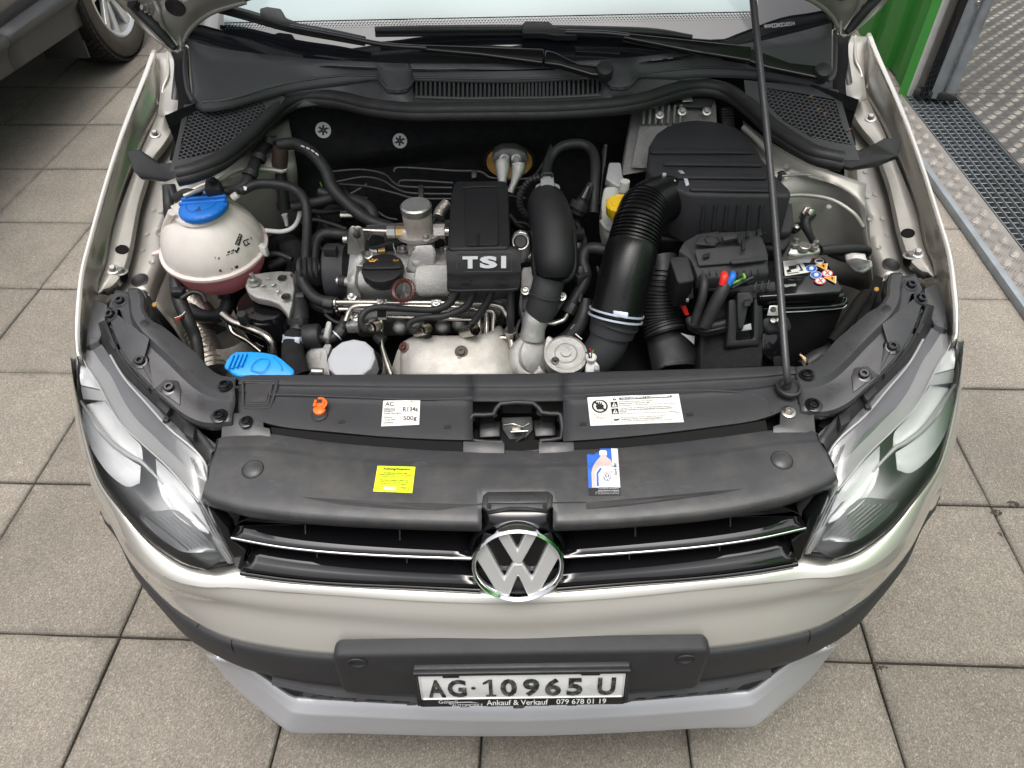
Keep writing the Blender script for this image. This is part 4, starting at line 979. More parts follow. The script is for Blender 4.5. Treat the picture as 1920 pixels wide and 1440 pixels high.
s4 = sticker('oil_sticker', [(1100, 842), (1158, 842), (1164, 929), (1104, 930)], SKS, 'label_blue')
s4.poly([rect(.0, .0, 1, .16)], 'ink', .0003, 'black_strip'); s4.poly([rect(.79, .165, 1, 1)], 'label_grey', .0003, 'grey_strip')
s4.poly([[(.11, .165), (.11, .48), (.16, .60), (.30, .74), (.42, .82), (.42, .85), (.62, .85), (.62, .82), (.74, .76), (.785, .70), (.785, .165)]], 'label_beige', .0006, 'bottle_picture')
s4.poly([[(.24, .165), (.24, .48), (.32, .57), (.44, .62), (.785, .60), (.785, .52), (.50, .50), (.36, .40), (.36, .165)]], 'white_paper', .0009, 'bottle_picture')
s4.poly([[(.36, .165), (.36, .42), (.42, .46), (.785, .46), (.785, .165)]], 'white_paper', .0012, 'bottle_label'); s4.poly([[(.26, .19), (.33, .19), (.33, .45), (.45, .56), (.40, .585), (.27, .47)]], 'label_blue', .0014, 'bottle_picture')
s4.poly([rect(.40, .855, .64, .945)], 'white_paper', .0007, 'bottle_cap'); s4.poly([rect(.425, .945, .615, .96)], 'label_grey', .0007, 'bottle_cap')
s4.poly([circ(.60, .375, .125, .085, 28)], 'ink_navy', .0016, 'badge'); s4.poly(ringpoly(.60, .375, .112, .077, .9), 'white_paper', .0019, 'badge_ring'); bars(s4, .60, .375, .070, 'white_paper', .0019, 0, 'letter', s4.parent, 1.48)
sv = Flat(s4.at(.84, .42, 0), s4.at(.84, .68, 0), s4.at(.93, .68, 0), s4.at(.93, .42, 0), 'x', s4.parent); sv.n = s4.n
sv.text('504 00', 0, .05, 1, .95, 'ink', .0012)
for k, t in enumerate(('ACHTUNG! Bei Nachfüllung nur', 'dieses Motoröl verwenden', 'ATTENTION! Use this engine oil', 'or an equivalent oil only')): s4.text(t, .30 if k < 2 else .20, .125 - .036 * k, .95, .145 - .036 * k, 'ink_white', .0008)

# ================================================================== wings, rails, headlights (left side traced, mirrored)
zf = [(.2, .70), (.45, .765), (.7, .825), (.95, .885), (1.2, .93), (1.6, .97)]
def zprof(y, pr=zf):
    if y <= pr[0][0]: return pr[0][1] + (y - pr[0][0]) * .26
    for (a, b), (c, d) in zip(pr, pr[1:]):
        if y <= c: return b + (d - b) * (y - a) / (c - a)
    return pr[-1][1]
def ON(px, py, dz=0):
    """where the sight line meets the sloping line of the wing top, dz above it"""
    d = ray(px, py); lo, hi = .3, 6
    f = lambda t: CAM.z + d.z * t - zprof(CAM.y + d.y * t) - dz
    for _ in range(50):
        m_ = (lo + hi) / 2
        if f(m_) > 0: lo = m_
        else: hi = m_
    return CAM + d * lo
def ONS(l, dz=0): return [ON(a, b, dz) for a, b in l]
ridge = ONS([(286, 95), (270, 140), (233, 233), (200, 333), (169, 443), (152, 510), (145, 570), (143, 620), (146, 668)])
inner = ONS([(291, 95), (275, 140), (238, 233), (205, 333), (174, 443), (157, 510), (151, 570), (148, 622), (149, 671)], -.0015)
wallb = ONS([(305, 150), (300, 200), (268, 270), (240, 340), (213, 423), (200, 490), (183, 548), (165, 600), (152, 670)], -.045)
wallb[-1] = inner[-1] + Vector((.002, 0, -.02)); wallb[-2] = inner[-2] + Vector((.008, 0, -.04))
bl_ = lambda y: max(0, 1 - abs(y - .47) / .38)
out1 = [p + Vector((-.005, 0, -.004)) for p in ridge]
out2 = [p + Vector((-.009 - .012 * bl_(p.y), 0, -.04)) for p in ridge]
out3 = [p + Vector((-.014 - .034 * bl_(p.y), 0, -.14)) for p in ridge]
out4 = [Vector((p.x - .018 - .045 * bl_(p.y), p.y, p.z - .27)) for p in ridge]
def wing(mm):
    loft('wing_inner_panel', [mm(wallb), mm([p.lerp(q, .55) + Vector((-.003, 0, 0)) for p, q in zip(wallb, inner)]), mm([p.lerp(q, .93) for p, q in zip(wallb, inner)]), mm([p + Vector((0, 0, -.0004)) for p in inner])], 'paint_shaded', CAR, 5, 3, .002, 60)
    loft('wing', [mm([p + Vector((0, 0, -.004)) for p in inner]), mm(inner), mm([p.lerp(q, .6) + Vector((0, 0, .0006)) for p, q in zip(inner, ridge)]), mm(ridge), mm([p + Vector((-.0025, 0, -.004)) for p in ridge]), mm([p + Vector((-.0040 - .002 * bl_(p.y), 0, -.012)) for p in ridge]), mm(out2), mm([p.lerp(q, .5) + Vector((-.004 * bl_(p.y), 0, 0)) for p, q in zip(out2, out3)]), mm(out3), mm(out4)], 'paint', CAR, 5, 1, .002, 50)
    # flange with the wing screws
    fi = ONS([(334, 205), (322, 245), (306, 272), (285, 300), (270, 345), (259, 383), (248, 443), (246, 455), (234, 500), (220, 527), (197, 545)], -.055)
    fo = ONS([(300, 203), (288, 232), (274, 262), (262, 290), (246, 335), (228, 383), (207, 440), (203, 465), (196, 500), (188, 527), (180, 556)], -.047)
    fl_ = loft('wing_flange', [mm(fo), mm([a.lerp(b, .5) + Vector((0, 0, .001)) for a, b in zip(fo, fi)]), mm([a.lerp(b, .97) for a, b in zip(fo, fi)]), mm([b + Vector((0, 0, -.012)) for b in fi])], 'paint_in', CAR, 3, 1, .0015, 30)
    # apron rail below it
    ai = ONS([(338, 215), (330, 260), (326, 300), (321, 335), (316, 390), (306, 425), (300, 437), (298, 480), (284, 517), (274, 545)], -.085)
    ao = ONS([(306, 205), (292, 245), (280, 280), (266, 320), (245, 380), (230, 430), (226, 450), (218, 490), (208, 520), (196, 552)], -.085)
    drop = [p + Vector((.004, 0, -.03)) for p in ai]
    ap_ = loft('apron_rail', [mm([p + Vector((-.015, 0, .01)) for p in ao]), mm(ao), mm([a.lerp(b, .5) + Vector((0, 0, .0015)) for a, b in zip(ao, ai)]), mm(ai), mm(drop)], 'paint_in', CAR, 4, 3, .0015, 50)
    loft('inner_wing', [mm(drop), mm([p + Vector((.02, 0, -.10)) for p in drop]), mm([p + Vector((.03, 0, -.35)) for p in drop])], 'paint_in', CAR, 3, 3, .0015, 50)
    if 'SKW' not in globals(): globals()['SKW'] = Skin(fl_, ap_)
    for p, dz, k in (((324, 190), -.052, 'hex'), ((291, 252), -.052, 'hex'), ((212, 506), -.05, 'hex')):
        bolt(mm([SKW(*p)])[0], mm([SKW.n(*p)])[0], 'zinc', 1.0, k)
    for p, dz, r_ in (((229, 468), -.048, .0085), ((262, 525), -.0835, .0115), ((232, 519), -.083, .008)):
        c = mm([SKW(*p)])[0]; cn_ = mm([SKW.n(*p)])[0]
        lathe('rail_hole', [(r_ * 1.3, .0002), (r_ * 1.1, .0016), (r_, .0012), (r_ * .9, .0004), (0, .0003)], c, cn_, 'dark' if r_ < .01 else 'rubber', CAR, 24)
    for p in ((309, 377), (302, 398), (298, 440), (288, 395), (276, 440), (268, 470), (284, 492), (305, 352)):
        lathe('spot_weld', [(.0048, .0008), (.004, .0016), (.0018, .0012), (0, .0014)], mm([SKW(*p)])[0], mm([SKW.n(*p)])[0], 'paint_in', CAR, 14)
    # hinge and stay at the rear
    prism('hinge', mm(ONS([(309, 168), (318, 160), (332, 172), (333, 203), (306, 203)], -.045)), (0, 0, -.004), 'paint_in', CAR, .001)
    tube('rail_edge', mm([ON(314, 98, -.02), ON(315, 140, -.02), ON(306, 165, -.028), ON(303, 196, -.045)]), .0028, 'paint_in', CAR, 4, 8)
    tube('hinge_arm', mm([ON(326, 196, -.035), ON(330, 160, -.015), ON(333, 120, .02), ON(325, 96, .045)]), .007, 'steel_black', CAR, 4, 8, flat=.5)
    loft('hinge_panel', [mm(PP([(292, 100, .90), (300, 140, .88), (300, 175, .865), (296, 215, .855)])), mm(PP([(326, 96, .90), (326, 140, .88), (330, 180, .865), (330, 225, .85)])), mm(PP([(358, 80, .90), (360, 140, .86), (362, 190, .845), (352, 225, .82)]))], 'paint_in', CAR, 3, 3, .002)
    loft('cowl_side_shade', [mm(PP([(326, 100, .945), (328, 150, .920), (334, 185, .912), (328, 240, .895), (318, 300, .875)])), mm(PP([(352, 90, .960), (354, 150, .94), (358, 190, .935), (344, 240, .91), (334, 300, .89)]))], 'dark', CAR, 3, 2, .002)  # dark sheet standing in for the shadow beside the cowl
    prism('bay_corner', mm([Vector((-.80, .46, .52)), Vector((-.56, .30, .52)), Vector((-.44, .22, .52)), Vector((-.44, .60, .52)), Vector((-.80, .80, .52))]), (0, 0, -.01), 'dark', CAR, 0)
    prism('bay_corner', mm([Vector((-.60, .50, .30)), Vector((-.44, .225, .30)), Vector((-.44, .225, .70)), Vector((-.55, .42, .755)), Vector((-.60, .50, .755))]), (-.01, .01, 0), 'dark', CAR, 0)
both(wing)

# headlights
hr = PP([(149, 655, .732), (162, 686, .730), (183, 717, .727), (221, 787, .718), (267, 833, .710), (317, 879, .702), (373, 942, .687), (405, 1000, .652), (442, 1058, .603)])
hl = PP([(146, 672, .715), (143, 700, .690), (143, 735, .677), (154, 792, .668), (183, 892, .648), (225, 954, .633), (279, 1015, .618), (342, 1057, .608), (388, 1066, .603)])
hin = PP([(163, 600, .742), (180, 635, .738), (208, 668, .735), (235, 712, .732), (275, 757, .726), (318, 805, .720), (360, 840, .712), (384, 868, .705), (396, 905, .700)])
_t = [a.lerp(b, .5) for a, b in zip(hr, hl)]
_l0 = loft('lens_guide', [hr, [a.lerp(b, .3) + Vector((-.5, -.8, .35)) * .010 for a, b in zip(hr, hl)], [a.lerp(b, .55) + Vector((-.5, -.8, .35)) * .013 for a, b in zip(hr, hl)], [a.lerp(b, .8) + Vector((-.5, -.8, .35)) * .009 for a, b in zip(hr, hl)], hl], 'lens')
LENS0 = Skin(_l0); bpy.data.objects.remove(_l0)
def headlight(mm):
    o = bpy.data.objects.new('headlight', None); col.objects.link(o); o.location = mm([Vector((-.6, .25, .66))])[0]; o.parent = CAR
    def bul(t, k): return [a.lerp(b, t) + Vector((-.5, -.8, .35)) * k for a, b in zip(hr, hl)]
    rows = [hr, bul(.08, .003), bul(.3, .010), bul(.55, .013), bul(.8, .009), bul(.95, .003), hl]
    loft('lens', [mm(r) for r in rows], 'lens', o, 4, 3, 0, 60)
    SKL = LENS0
    tube('lens_rim', mm([p + Vector((0, 0, .0012)) for p in hr[:7]]), .0010, 'indicator', o, 4, 8)
    tube('lens_gap', mm([p + Vector((0, 0, -.001)) for p in hl] + [hr[-1]]), .0013, 'ink', o, 4, 8)
    ins = Vector((.03, .045, -.022))
    bz = [hr, [a + ins * .5 for a in hr], [a.lerp(b, .35) + ins * 1.2 for a, b in zip(hr, hl)], [a.lerp(b, .7) + ins * 1.0 for a, b in zip(hr, hl)], [b + ins * .3 for b in hl], hl]
    loft('bezel', [mm([p + Vector((0, .002, -.003)) for p in r]) for r in bz], 'bezel', o, 4, 3, 0, 60)
    # flat flange above the lens, seen through clear plastic
    loft('lens_flange', [mm(hin), mm([a.lerp(b, .5) + Vector((0, 0, .002)) for a, b in zip(hin, hr)]), mm([p + Vector((.001, .002, -.001)) for p in hr])], 'lens', o, 4, 3, 0, 60)
    loft('headlight_body', [mm([p + Vector((.02, .02, -.012)) for p in hin]), mm([p + Vector((0, 0, -.010)) for p in hin]), mm([a.lerp(b, .5) + Vector((0, 0, -.014)) for a, b in zip(hin, hr)]), mm([p + Vector((0, .002, -.010)) for p in hr])], 'flange_grey', o, 4, 3, 0, 60)
    tube('lens_edge', mm([p + Vector((0, 0, .002)) for p in hin[2:]]), .0018, 'indicator', o, 4, 8)
    # reflectors: bright bowls behind the clear cover, dark fins between, ribs of the indicator
    def sheet_(name, ra, rb, da, db, depth, mt):
        rows = []
        for i in range(6):
            v = i / 5; r = []
            for (ax_, ay_), (bx_, by_) in zip(ra, rb):
                x, y = ax_ + (bx_ - ax_) * v, ay_ + (by_ - ay_) * v
                r.append(SKL.behind(x, y, da + (db - da) * v + depth * (1 - (2 * v - 1) ** 2)))
            rows.append(mm(r))
        return loft(name, rows, mt, o, 4, 2, 0, 60)
    sheet_('reflector', [(156, 668), (168, 692), (180, 715), (190, 731)], [(150, 690), (150, 700), (150, 712), (152, 722)], .010, .010, .006, 'mirror')
    sheet_('reflector', [(196, 751), (221, 788), (244, 815), (264, 836), (268, 862)], [(157, 760), (182, 797), (210, 830), (240, 852), (266, 868)], .010, .020, .012, 'mirror')
    sheet_('reflector', [(154, 764), (180, 803), (209, 836), (238, 858), (264, 874)], [(156, 800), (172, 842), (200, 884), (236, 912), (262, 906)], .018, .010, .008, 'mirror')
    sheet_('reflector', [(292, 860), (326, 892), (364, 936), (394, 992)], [(296, 910), (308, 938), (340, 976), (392, 1002)], .010, .012, .012, 'mirror')
    sheet_('reflector', [(404, 1006), (414, 1022), (424, 1040), (434, 1056)], [(396, 1006), (404, 1022), (416, 1042), (432, 1058)], .006, .006, .002, 'mirror')
    sheet_('dark_lens', [(190, 733), (194, 742), (199, 752)], [(152, 724), (153, 735), (156, 748)], .010, .012, -.004, 'bezel')
    sheet_('indicator_panel', [(262, 962), (296, 958), (334, 958), (372, 992), (404, 1028)], [(264, 974), (290, 1000), (322, 1024), (350, 1036), (404, 1034)], .012, .012, .004, 'indicator')
    for k in range(6):
        t = k / 5; tube('indicator_rib', mm([SKL.behind(274 + 50 * t + u * (78 - 14 * t), 970 - 2 * t + u * (62 - 8 * t), .011) for u in (0, .33, .66, 1)]), .0011, 'indicator', o, 3, 6)
    tube('divider_fin', mm([SKL.behind(x, y, d_) for x, y, d_ in ((152, 752, .008), (184, 800, .008), (214, 834, .010), (246, 856, .012), (268, 868, .014), (306, 908, .016))]), [.002, .0045, .004, .0035, .003, .001], 'bezel', o, 5, 8)
    for k in range(4):
        tube('lens_line', mm([SKL(x, y, .0003) for x, y in ((372 + 5 * k, 946 + 3 * k), (398 + 5 * k, 1000), (428 + 4 * k, 1056))]), .0007, 'indicator', o, 4, 6)
    return o
both(headlight)

# black steel brackets from lock carrier to wing, over the headlights
def bracket(mm):
    bi = PP([(262, 541, .802), (269, 560, .800), (270, 580, .797), (284, 600, .792), (308, 614, .786), (340, 640, .775), (367, 662, .766), (392, 690, .756), (415, 704, .750), (443, 708, .747)])
    bm_ = PP([(240, 541, .803), (245, 565, .801), (248, 590, .797), (262, 615, .792), (288, 640, .784), (318, 668, .774), (345, 695, .765), (372, 718, .757), (400, 731, .751), (440, 738, .747)])
    bo = PP([(216, 544, .792), (204, 580, .786), (214, 622, .778), (232, 660, .771), (255, 692, .764), (280, 718, .757), (308, 745, .749), (345, 776, .741), (385, 792, .736), (434, 790, .735)])
    q = lambda a, b, t, dz: [x.lerp(y, t) + Vector((0, 0, dz)) for x, y in zip(a, b)]
    BK_ = loft('headlight_bracket', [mm([p + Vector((0, .004, -.02)) for p in bi]), mm(bi), mm(q(bi, bm_, .5, .001)), mm(bm_), mm(q(bm_, bo, .16, -.006)), mm(q(bm_, bo, .55, -.003)), mm(bo), mm([p + Vector((0, -.002, -.014)) for p in bo])], 'steel_black', CAR, 4, 2, .002, 30)
    for (x, y, z) in ((226, 565, .799), (209, 590, .789), (264, 678, .770), (318, 728, .756), (421, 724, .751), (411, 780, .741)):
        if 'BKL' not in globals(): globals()['BKL'] = Skin(BK_)
        q_ = BKL(x, y, -.0005); n_ = BKL.n(x, y); bolt(mm([q_])[0], mm([n_])[0], 'gloss', 1.15)
    for (l, z) in (([(196, 585), (205, 578), (226, 583), (232, 600), (215, 632), (206, 625)], .786), ([(240, 680), (255, 668), (276, 668), (280, 684), (252, 704), (243, 700)], .767), ([(292, 728), (310, 712), (334, 714), (340, 730), (338, 760), (312, 742)], .753)):
        prism('bracket_tab', mm([BKL(a, b, .0018) if 1 else 0 for a, b in l]), (0, 0, -.004), 'steel_black', CAR, .0012)
    lathe('bracket_hole', [(.007, .0004), (.006, .0008), (0, .0006)], mm([BKL(272, 606, .0)])[0], mm([BKL.n(272, 606)])[0], 'ink', CAR, 20)
    # black headlight mount seen in the gap
    loft('headlight_mount', [mm(PP([(196, 600, .765), (222, 660, .752), (262, 712, .742), (320, 762, .730), (372, 806, .718), (408, 850, .710)])), mm(PP([(176, 612, .735), (206, 668, .728), (240, 712, .722), (290, 765, .712), (345, 826, .702), (392, 880, .695)])), mm(PP([(172, 640, .70), (200, 690, .70), (236, 730, .69), (288, 785, .68), (342, 846, .67), (390, 900, .66)]))], 'plastic', CAR, 3, 3, .002)
    for (l, z) in (([(208, 625), (222, 640), (214, 656), (203, 640)], .752), ([(258, 690), (285, 716), (278, 730), (250, 702)], .742), ([(300, 742), (322, 760), (312, 776), (292, 758)], .734), ([(345, 790), (366, 800), (362, 822), (344, 812)], .724)):
        prism('mount_clip', mm(Z(l, z)), (0, 0, -.012), 'plastic', CAR, .002)
    box('mount_boss', mm([P(312, 788, .73)])[0], (.008, .008, .006), 'plastic', CAR, None, .001)
    prism('wing_gap_plate', mm(PP([(176, 560, .76), (200, 570, .765), (204, 600, .75), (186, 640, .735), (160, 650, .735), (165, 600, .75)])), (0, 0, -.01), 'plastic', CAR, .002)
both(bracket)

# engine bay walls and floor
prism('undertray', [(-.40, .22, .28), (.40, .22, .28), (.62, .5, .28), (.62, 1.0, .28), (-.62, 1.0, .28), (-.62, .5, .28)], (0, 0, -.01), 'dark', CAR, 0)
prism('radiator', [(-.42, .20, .31), (.42, .20, .31), (.42, .20, .70), (-.42, .20, .70)], (0, .07, 0), 'dark', CAR, .004)
def sidebox(mm):
    prism('front_panel', mm([Vector((-.62, .44, .31)), Vector((-.42, .22, .31)), Vector((-.42, .22, .68)), Vector((-.62, .44, .68))]), (0, .01, 0), 'dark', CAR, 0)
both(sidebox)

# ================================================================== cowl, seal, windscreen, wipers, bonnet
gb = PP([(349, 72, 1.0), (372, 83, .995), (400, 91, .99), (467, 101, .985), (600, 114, .978), (730, 120, .975), (800, 122, .975), (967, 121, .975), (1100, 116, .975), (1200, 108, .978), (1267, 101, .98), (1417, 81, .987), (1500, 63, .993), (1563, 43, 1.0)])
dw = Vector((0, .44, .235))
sx = lambda l, k, d: [Vector((p.x * k, p.y + d.y * (1 - 0 * abs(p.x)), p.z + d.z)) for p in l]
GLS = loft('windscreen', [[p + Vector((0, -.01, -.006)) for p in gb], gb, sx(gb, .985, dw * .25), sx(gb, .96, dw * .6), sx(gb, .93, dw)], 'glass_dark', CAR, 4, 4, .004, 60)
SKG = Skin(GLS)
loft('screen_daylight', [[SKG(x, y0 - .021 * (x - 420) - dy, .0012) for x in range(420, 1421, 50)] for y0, dy in ((43, 0), (43, 12), (43, 40), (43, 90))], 'glass_daylit', CAR, 1, 1)
for r_ in range(3):
    bm = bmesh.new()
    for x in range(424, 1416, 6):
        y = 47 + 4.2 * r_ - .021 * (x - 420); q = SKG(x + 3 * (r_ % 2), y, .0012); rr = (.0016, .0012, .0008)[r_]; u_ = Vector((rr, 0, 0)); v_ = Vector((0, .88, .47)) * rr * 1.6
        bm.faces.new([bm.verts.new(p) for p in (q - u_, q - v_, q + u_, q + v_)])
    me = bpy.data.meshes.new('screen_dots'); bm.to_mesh(me); bm.free(); tag(obj('screen_dots', me, 'glass_daylit', CAR), kind='stuff')
vq = Flat(PY(1432, 46, 1.10), PY(1489, 41, 1.10), PY(1490, 48, 1.10), PY(1433, 54, 1.10), 'vin', CAR)
# put the number flat on the glass
def onplane(px, py, p0, n_): d = ray(px, py); return CAM + d * ((p0 - CAM).dot(n_) / d.dot(n_))
gn = Vector((0, -.235, .44)).normalized(); g0 = gb[11] + gn * .002
vq = Flat(onplane(1432, 47, g0, gn), onplane(1489, 41, g0, gn), onplane(1490, 48, g0, gn), onplane(1433, 54, g0, gn), 'chassis_number', CAR)
vq.text('WVWZZZ6RZCU035314', 0, 0, 1, 1, 'ink_white', .001, 'chassis_number')

cx = [360, 380, 433, 533, 633, 700, 712, 727, 763, 775, 783, 870, 960, 1040, 1119, 1130, 1147, 1180, 1194, 1207, 1270, 1333, 1433, 1547, 1561]
cy = [178, 192, 186, 158, 143, 143, 148, 167, 166, 150, 146, 148, 149, 146, 140, 143, 162, 160, 145, 138, 131, 127, 133, 153, 148]
def glassx(x):   # where on the screen base a column of the cowl starts
    pts = [proj(p) for p in gb]; xx = 352 + (x - 360) / 1201 * 1208
    return P(xx, lin(xx, pts) - 2, lin(xx, [(a[0], p.z) for a, p in zip(pts, gb)]) + .004)
r0 = [glassx(x) for x in cx]; r1 = [P(x, y, .957) for x, y in zip(cx, cy)]
mid = [a.lerp(b, .6) + Vector((0, 0, -.004)) for a, b in zip(r0, r1)]
r15 = [a.lerp(b, .94) + Vector((0, 0, -.003)) for a, b in zip(r0, r1)]
r2 = [P(x, y + 3, .955) for x, y in zip(cx, cy)]
r3 = [P(x, y + (18 if 690 > x or x > 1215 else 8), .943 if (690 > x or x > 1215) else .950) for x, y in zip(cx, cy)]
loft('cowl', [r0, mid, r15, r1, r2, r3], 'cowl', CAR, 2, 2, .002, 45)
tube('cowl_lip', [p + Vector((0, 0, .0005)) for p in r1[1:-1]], .0022, 'cowl', CAR, 3, 8)
def cheek(pts): tube('cowl_end', PP(pts), .004, 'cowl', CAR, 4, 8)
cheek([(348, 90, .985), (347, 130, .965), (352, 168, .955), (362, 190, .957)]); cheek([(1566, 58, .99), (1566, 110, .965), (1563, 140, .957), (1552, 153, .957)])
tube('cowl_crease', PP([(366, 80, .99), (371, 110, .975), (370, 172, .957)]), .0022, 'plastic', CAR, 4, 8)
tube('cowl_crease', PP([(1545, 70, .99), (1541, 105, .972), (1541, 140, .96)]), .0022, 'plastic', CAR, 4, 8)

# seal line and the ledge between it and the cowl lip
sealpx = [(332, 326), (367, 317), (417, 294), (467, 254), (500, 222), (533, 194), (573, 180), (625, 182), (665, 190), (700, 198), (767, 205), (850, 205), (950, 204), (1033, 203), (1133, 197), (1200, 187), (1267, 167), (1317, 160), (1367, 170), (1417, 207), (1450, 237), (1500, 270), (1533, 287), (1580, 298)]
def zs_(x): return .934 - .020 * (min(1, abs(x - 960) / 640)) ** 2
seal = [P(x, y, zs_(x)) for x, y in sealpx]
tube('bonnet_seal', seal, .0125, 'rubber', CAR, 5, 14, flat=.9)
tube('seal_lip', [p + Vector((0, -.006, -.008)) for p in seal], .010, 'rubber', CAR, 5, 10)
sp2 = [(a, b) for a, b in sealpx]
led0 = [P(x, y + (18 if 690 > x or x > 1215 else (8 if 783 > x or x > 1125 else 36)), .9425 if (690 > x or x > 1215) else (.9495 if 783 > x or x > 1125 else .934)) for x, y in zip(cx, cy)]
led1 = [P(x, lin(x, sp2) - 6, zs_(x) + .002) for x in cx]
led0[0] = P(355, 200, .94); led0[-1] = P(1566, 172, .94)
i0, i1 = 3, 22
led0, led1 = led0[i0:i1], led1[i0:i1]
loft('cowl_ledge', [led0, [a.lerp(b, .5) + Vector((0, 0, .0005)) for a, b in zip(led0, led1)], led1, [p + Vector((0, -.01, -.012)) for p in led1]], 'cowl', CAR, 2, 3, .002, 45)
# corner plates with honeycomb intake mesh
def hexmesh(poly, p0, p1, p2, pitch, base, ring):
    A, B, C_ = P(*p0), P(*p1), P(*p2); nrm = (B - A).cross(C_ - A).normalized(); nrm = nrm if nrm.z > 0 else -nrm
    ex = (B - A).normalized(); ey = nrm.cross(ex)
    def inside(px, py):
        c = False; n = len(poly)
        for i in range(n):
            (x1, y1), (x2, y2) = poly[i], poly[i - 1]
            if (y1 > py) != (y2 > py) and px < (x2 - x1) * (py - y1) / (y2 - y1) + x1: c = not c
        return c
    bm = bmesh.new(); N = 60; R_ = pitch / math.sqrt(3)
    for i in range(-N, N):
        for j in range(-N, N):
            c = A + ex * (pitch * (i + .5 * (j % 2))) + ey * (pitch * .866 * j)
            fx_, fy_ = proj(c)
            if not inside(fx_, fy_): continue
            o_ = []; q_ = []; d_ = []
            for k in range(6):
                a = R(30 + 60 * k); v = ex * math.cos(a) + ey * math.sin(a)
                o_.append(bm.verts.new(c + v * R_)); q_.append(bm.verts.new(c + v * R_ * .76 - nrm * .0004)); d_.append(bm.verts.new(c + v * R_ * .70 - nrm * .004))
            for k in range(6):
                k2 = (k + 1) % 6; bm.faces.new((o_[k], o_[k2], q_[k2], q_[k])); bm.faces.new((q_[k], q_[k2], d_[k2], d_[k]))
    me = finish(bm, 'intake_mesh', 30); tag(obj('intake_mesh', me, 'cowl', CAR), kind='stuff')
    bm = bmesh.new(); hb = [onplane(x, y, A, nrm) for x, y in base]; hp_ = [onplane(x, y, A, nrm) for x, y in ring]
    for k in range(len(hb)):
        k2 = (k + 1) % len(hb); bm.faces.new([bm.verts.new(q) for q in (hb[k], hb[k2], hp_[k2], hp_[k])])
    me = finish(bm, 'mesh_border', 30); face_camera(me); obj('mesh_border', me, 'cowl', CAR)
    # plate round it and dark space below
    pl = [onplane(x, y, A - nrm * .0052, nrm) for x, y in base]; obj_ = prism('intake_plate', pl, -nrm * .001, 'cowl', CAR, 0)
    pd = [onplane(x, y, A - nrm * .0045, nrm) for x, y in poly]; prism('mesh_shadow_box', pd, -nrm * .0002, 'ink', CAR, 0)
hexmesh([(352, 210), (486, 177), (500, 203), (470, 238), (405, 285), (333, 300), (338, 270)], (353, 210, .938), (487, 177, .943), (333, 300, .905), .0082, [(345, 196), (440, 186), (520, 165), (535, 185), (500, 225), (460, 262), (415, 296), (365, 318), (318, 322), (335, 250)], [(353, 210), (435, 190), (485, 178), (499, 203), (480, 225), (440, 257), (405, 284), (365, 294), (334, 299), (341, 260)])
hexmesh([(1433, 163), (1567, 187), (1580, 235), (1597, 273), (1520, 258), (1470, 228), (1443, 200)], (1433, 163, .943), (1567, 187, .938), (1597, 273, .905), .0082, [(1395, 150), (1480, 158), (1572, 168), (1590, 230), (1612, 300), (1575, 300), (1520, 282), (1465, 245), (1425, 210), (1398, 180)], [(1433, 164), (1495, 174), (1566, 187), (1579, 235), (1596, 272), (1570, 268), (1521, 257), (1471, 228), (1444, 201), (1436, 180)])
# vent with upright slats
va, vb = [(772, 150, .952), (870, 152, .952), (960, 153, .952), (1040, 150, .952), (1138, 144, .952)], [(772, 182, .936), (870, 185, .936), (960, 184, .936), (1040, 183, .936), (1138, 178, .936)]
A_, B_ = PP(va), PP(vb)
loft('vent_well', [[p + Vector((0, .006, -.007)) for p in A_], [p + Vector((0, .006, -.007)) for p in B_]], 'ink', CAR, 3, 1)
for e in (A_, B_): tube('vent_frame', e, .0032, 'cowl', CAR, 4, 8)
vA, vB = crv(A_, 12), crv(B_, 12)
for k in range(46):
    t = k / 45 * (len(vA) - 1); i = min(len(vA) - 2, int(t)); f_ = t - i; p, q = vA[i].lerp(vA[i + 1], f_), vB[i].lerp(vB[i + 1], f_)
    w_ = Vector((.0021, 0, 0)); prism('vent_slat', [p - w_, p + w_, q + w_, q - w_], (0, .004, -.006), 'cowl', CAR, .0006, 1)
# rubber end flaps of the seal
def flap(mm, pts):
    pass
prism('seal_flap', [P(x, y, z) for x, y, z in ((235, 283, .885), (262, 279, .89), (283, 294, .885), (300, 305, .875), (334, 303, .875), (334, 338, .868), (318, 338, .862), (262, 333, .852), (248, 317, .865))], (0, .004, -.008), 'hose', CAR, .003, 3)
prism('seal_flap', [P(x, y, z) for x, y, z in ((1693, 260, .885), (1660, 257, .89), (1638, 270, .885), (1612, 280, .875), (1584, 278, .875), (1580, 312, .868), (1600, 316, .862), (1648, 308, .852), (1684, 294, .865))], (0, .004, -.008), 'hose', CAR, .003, 3)

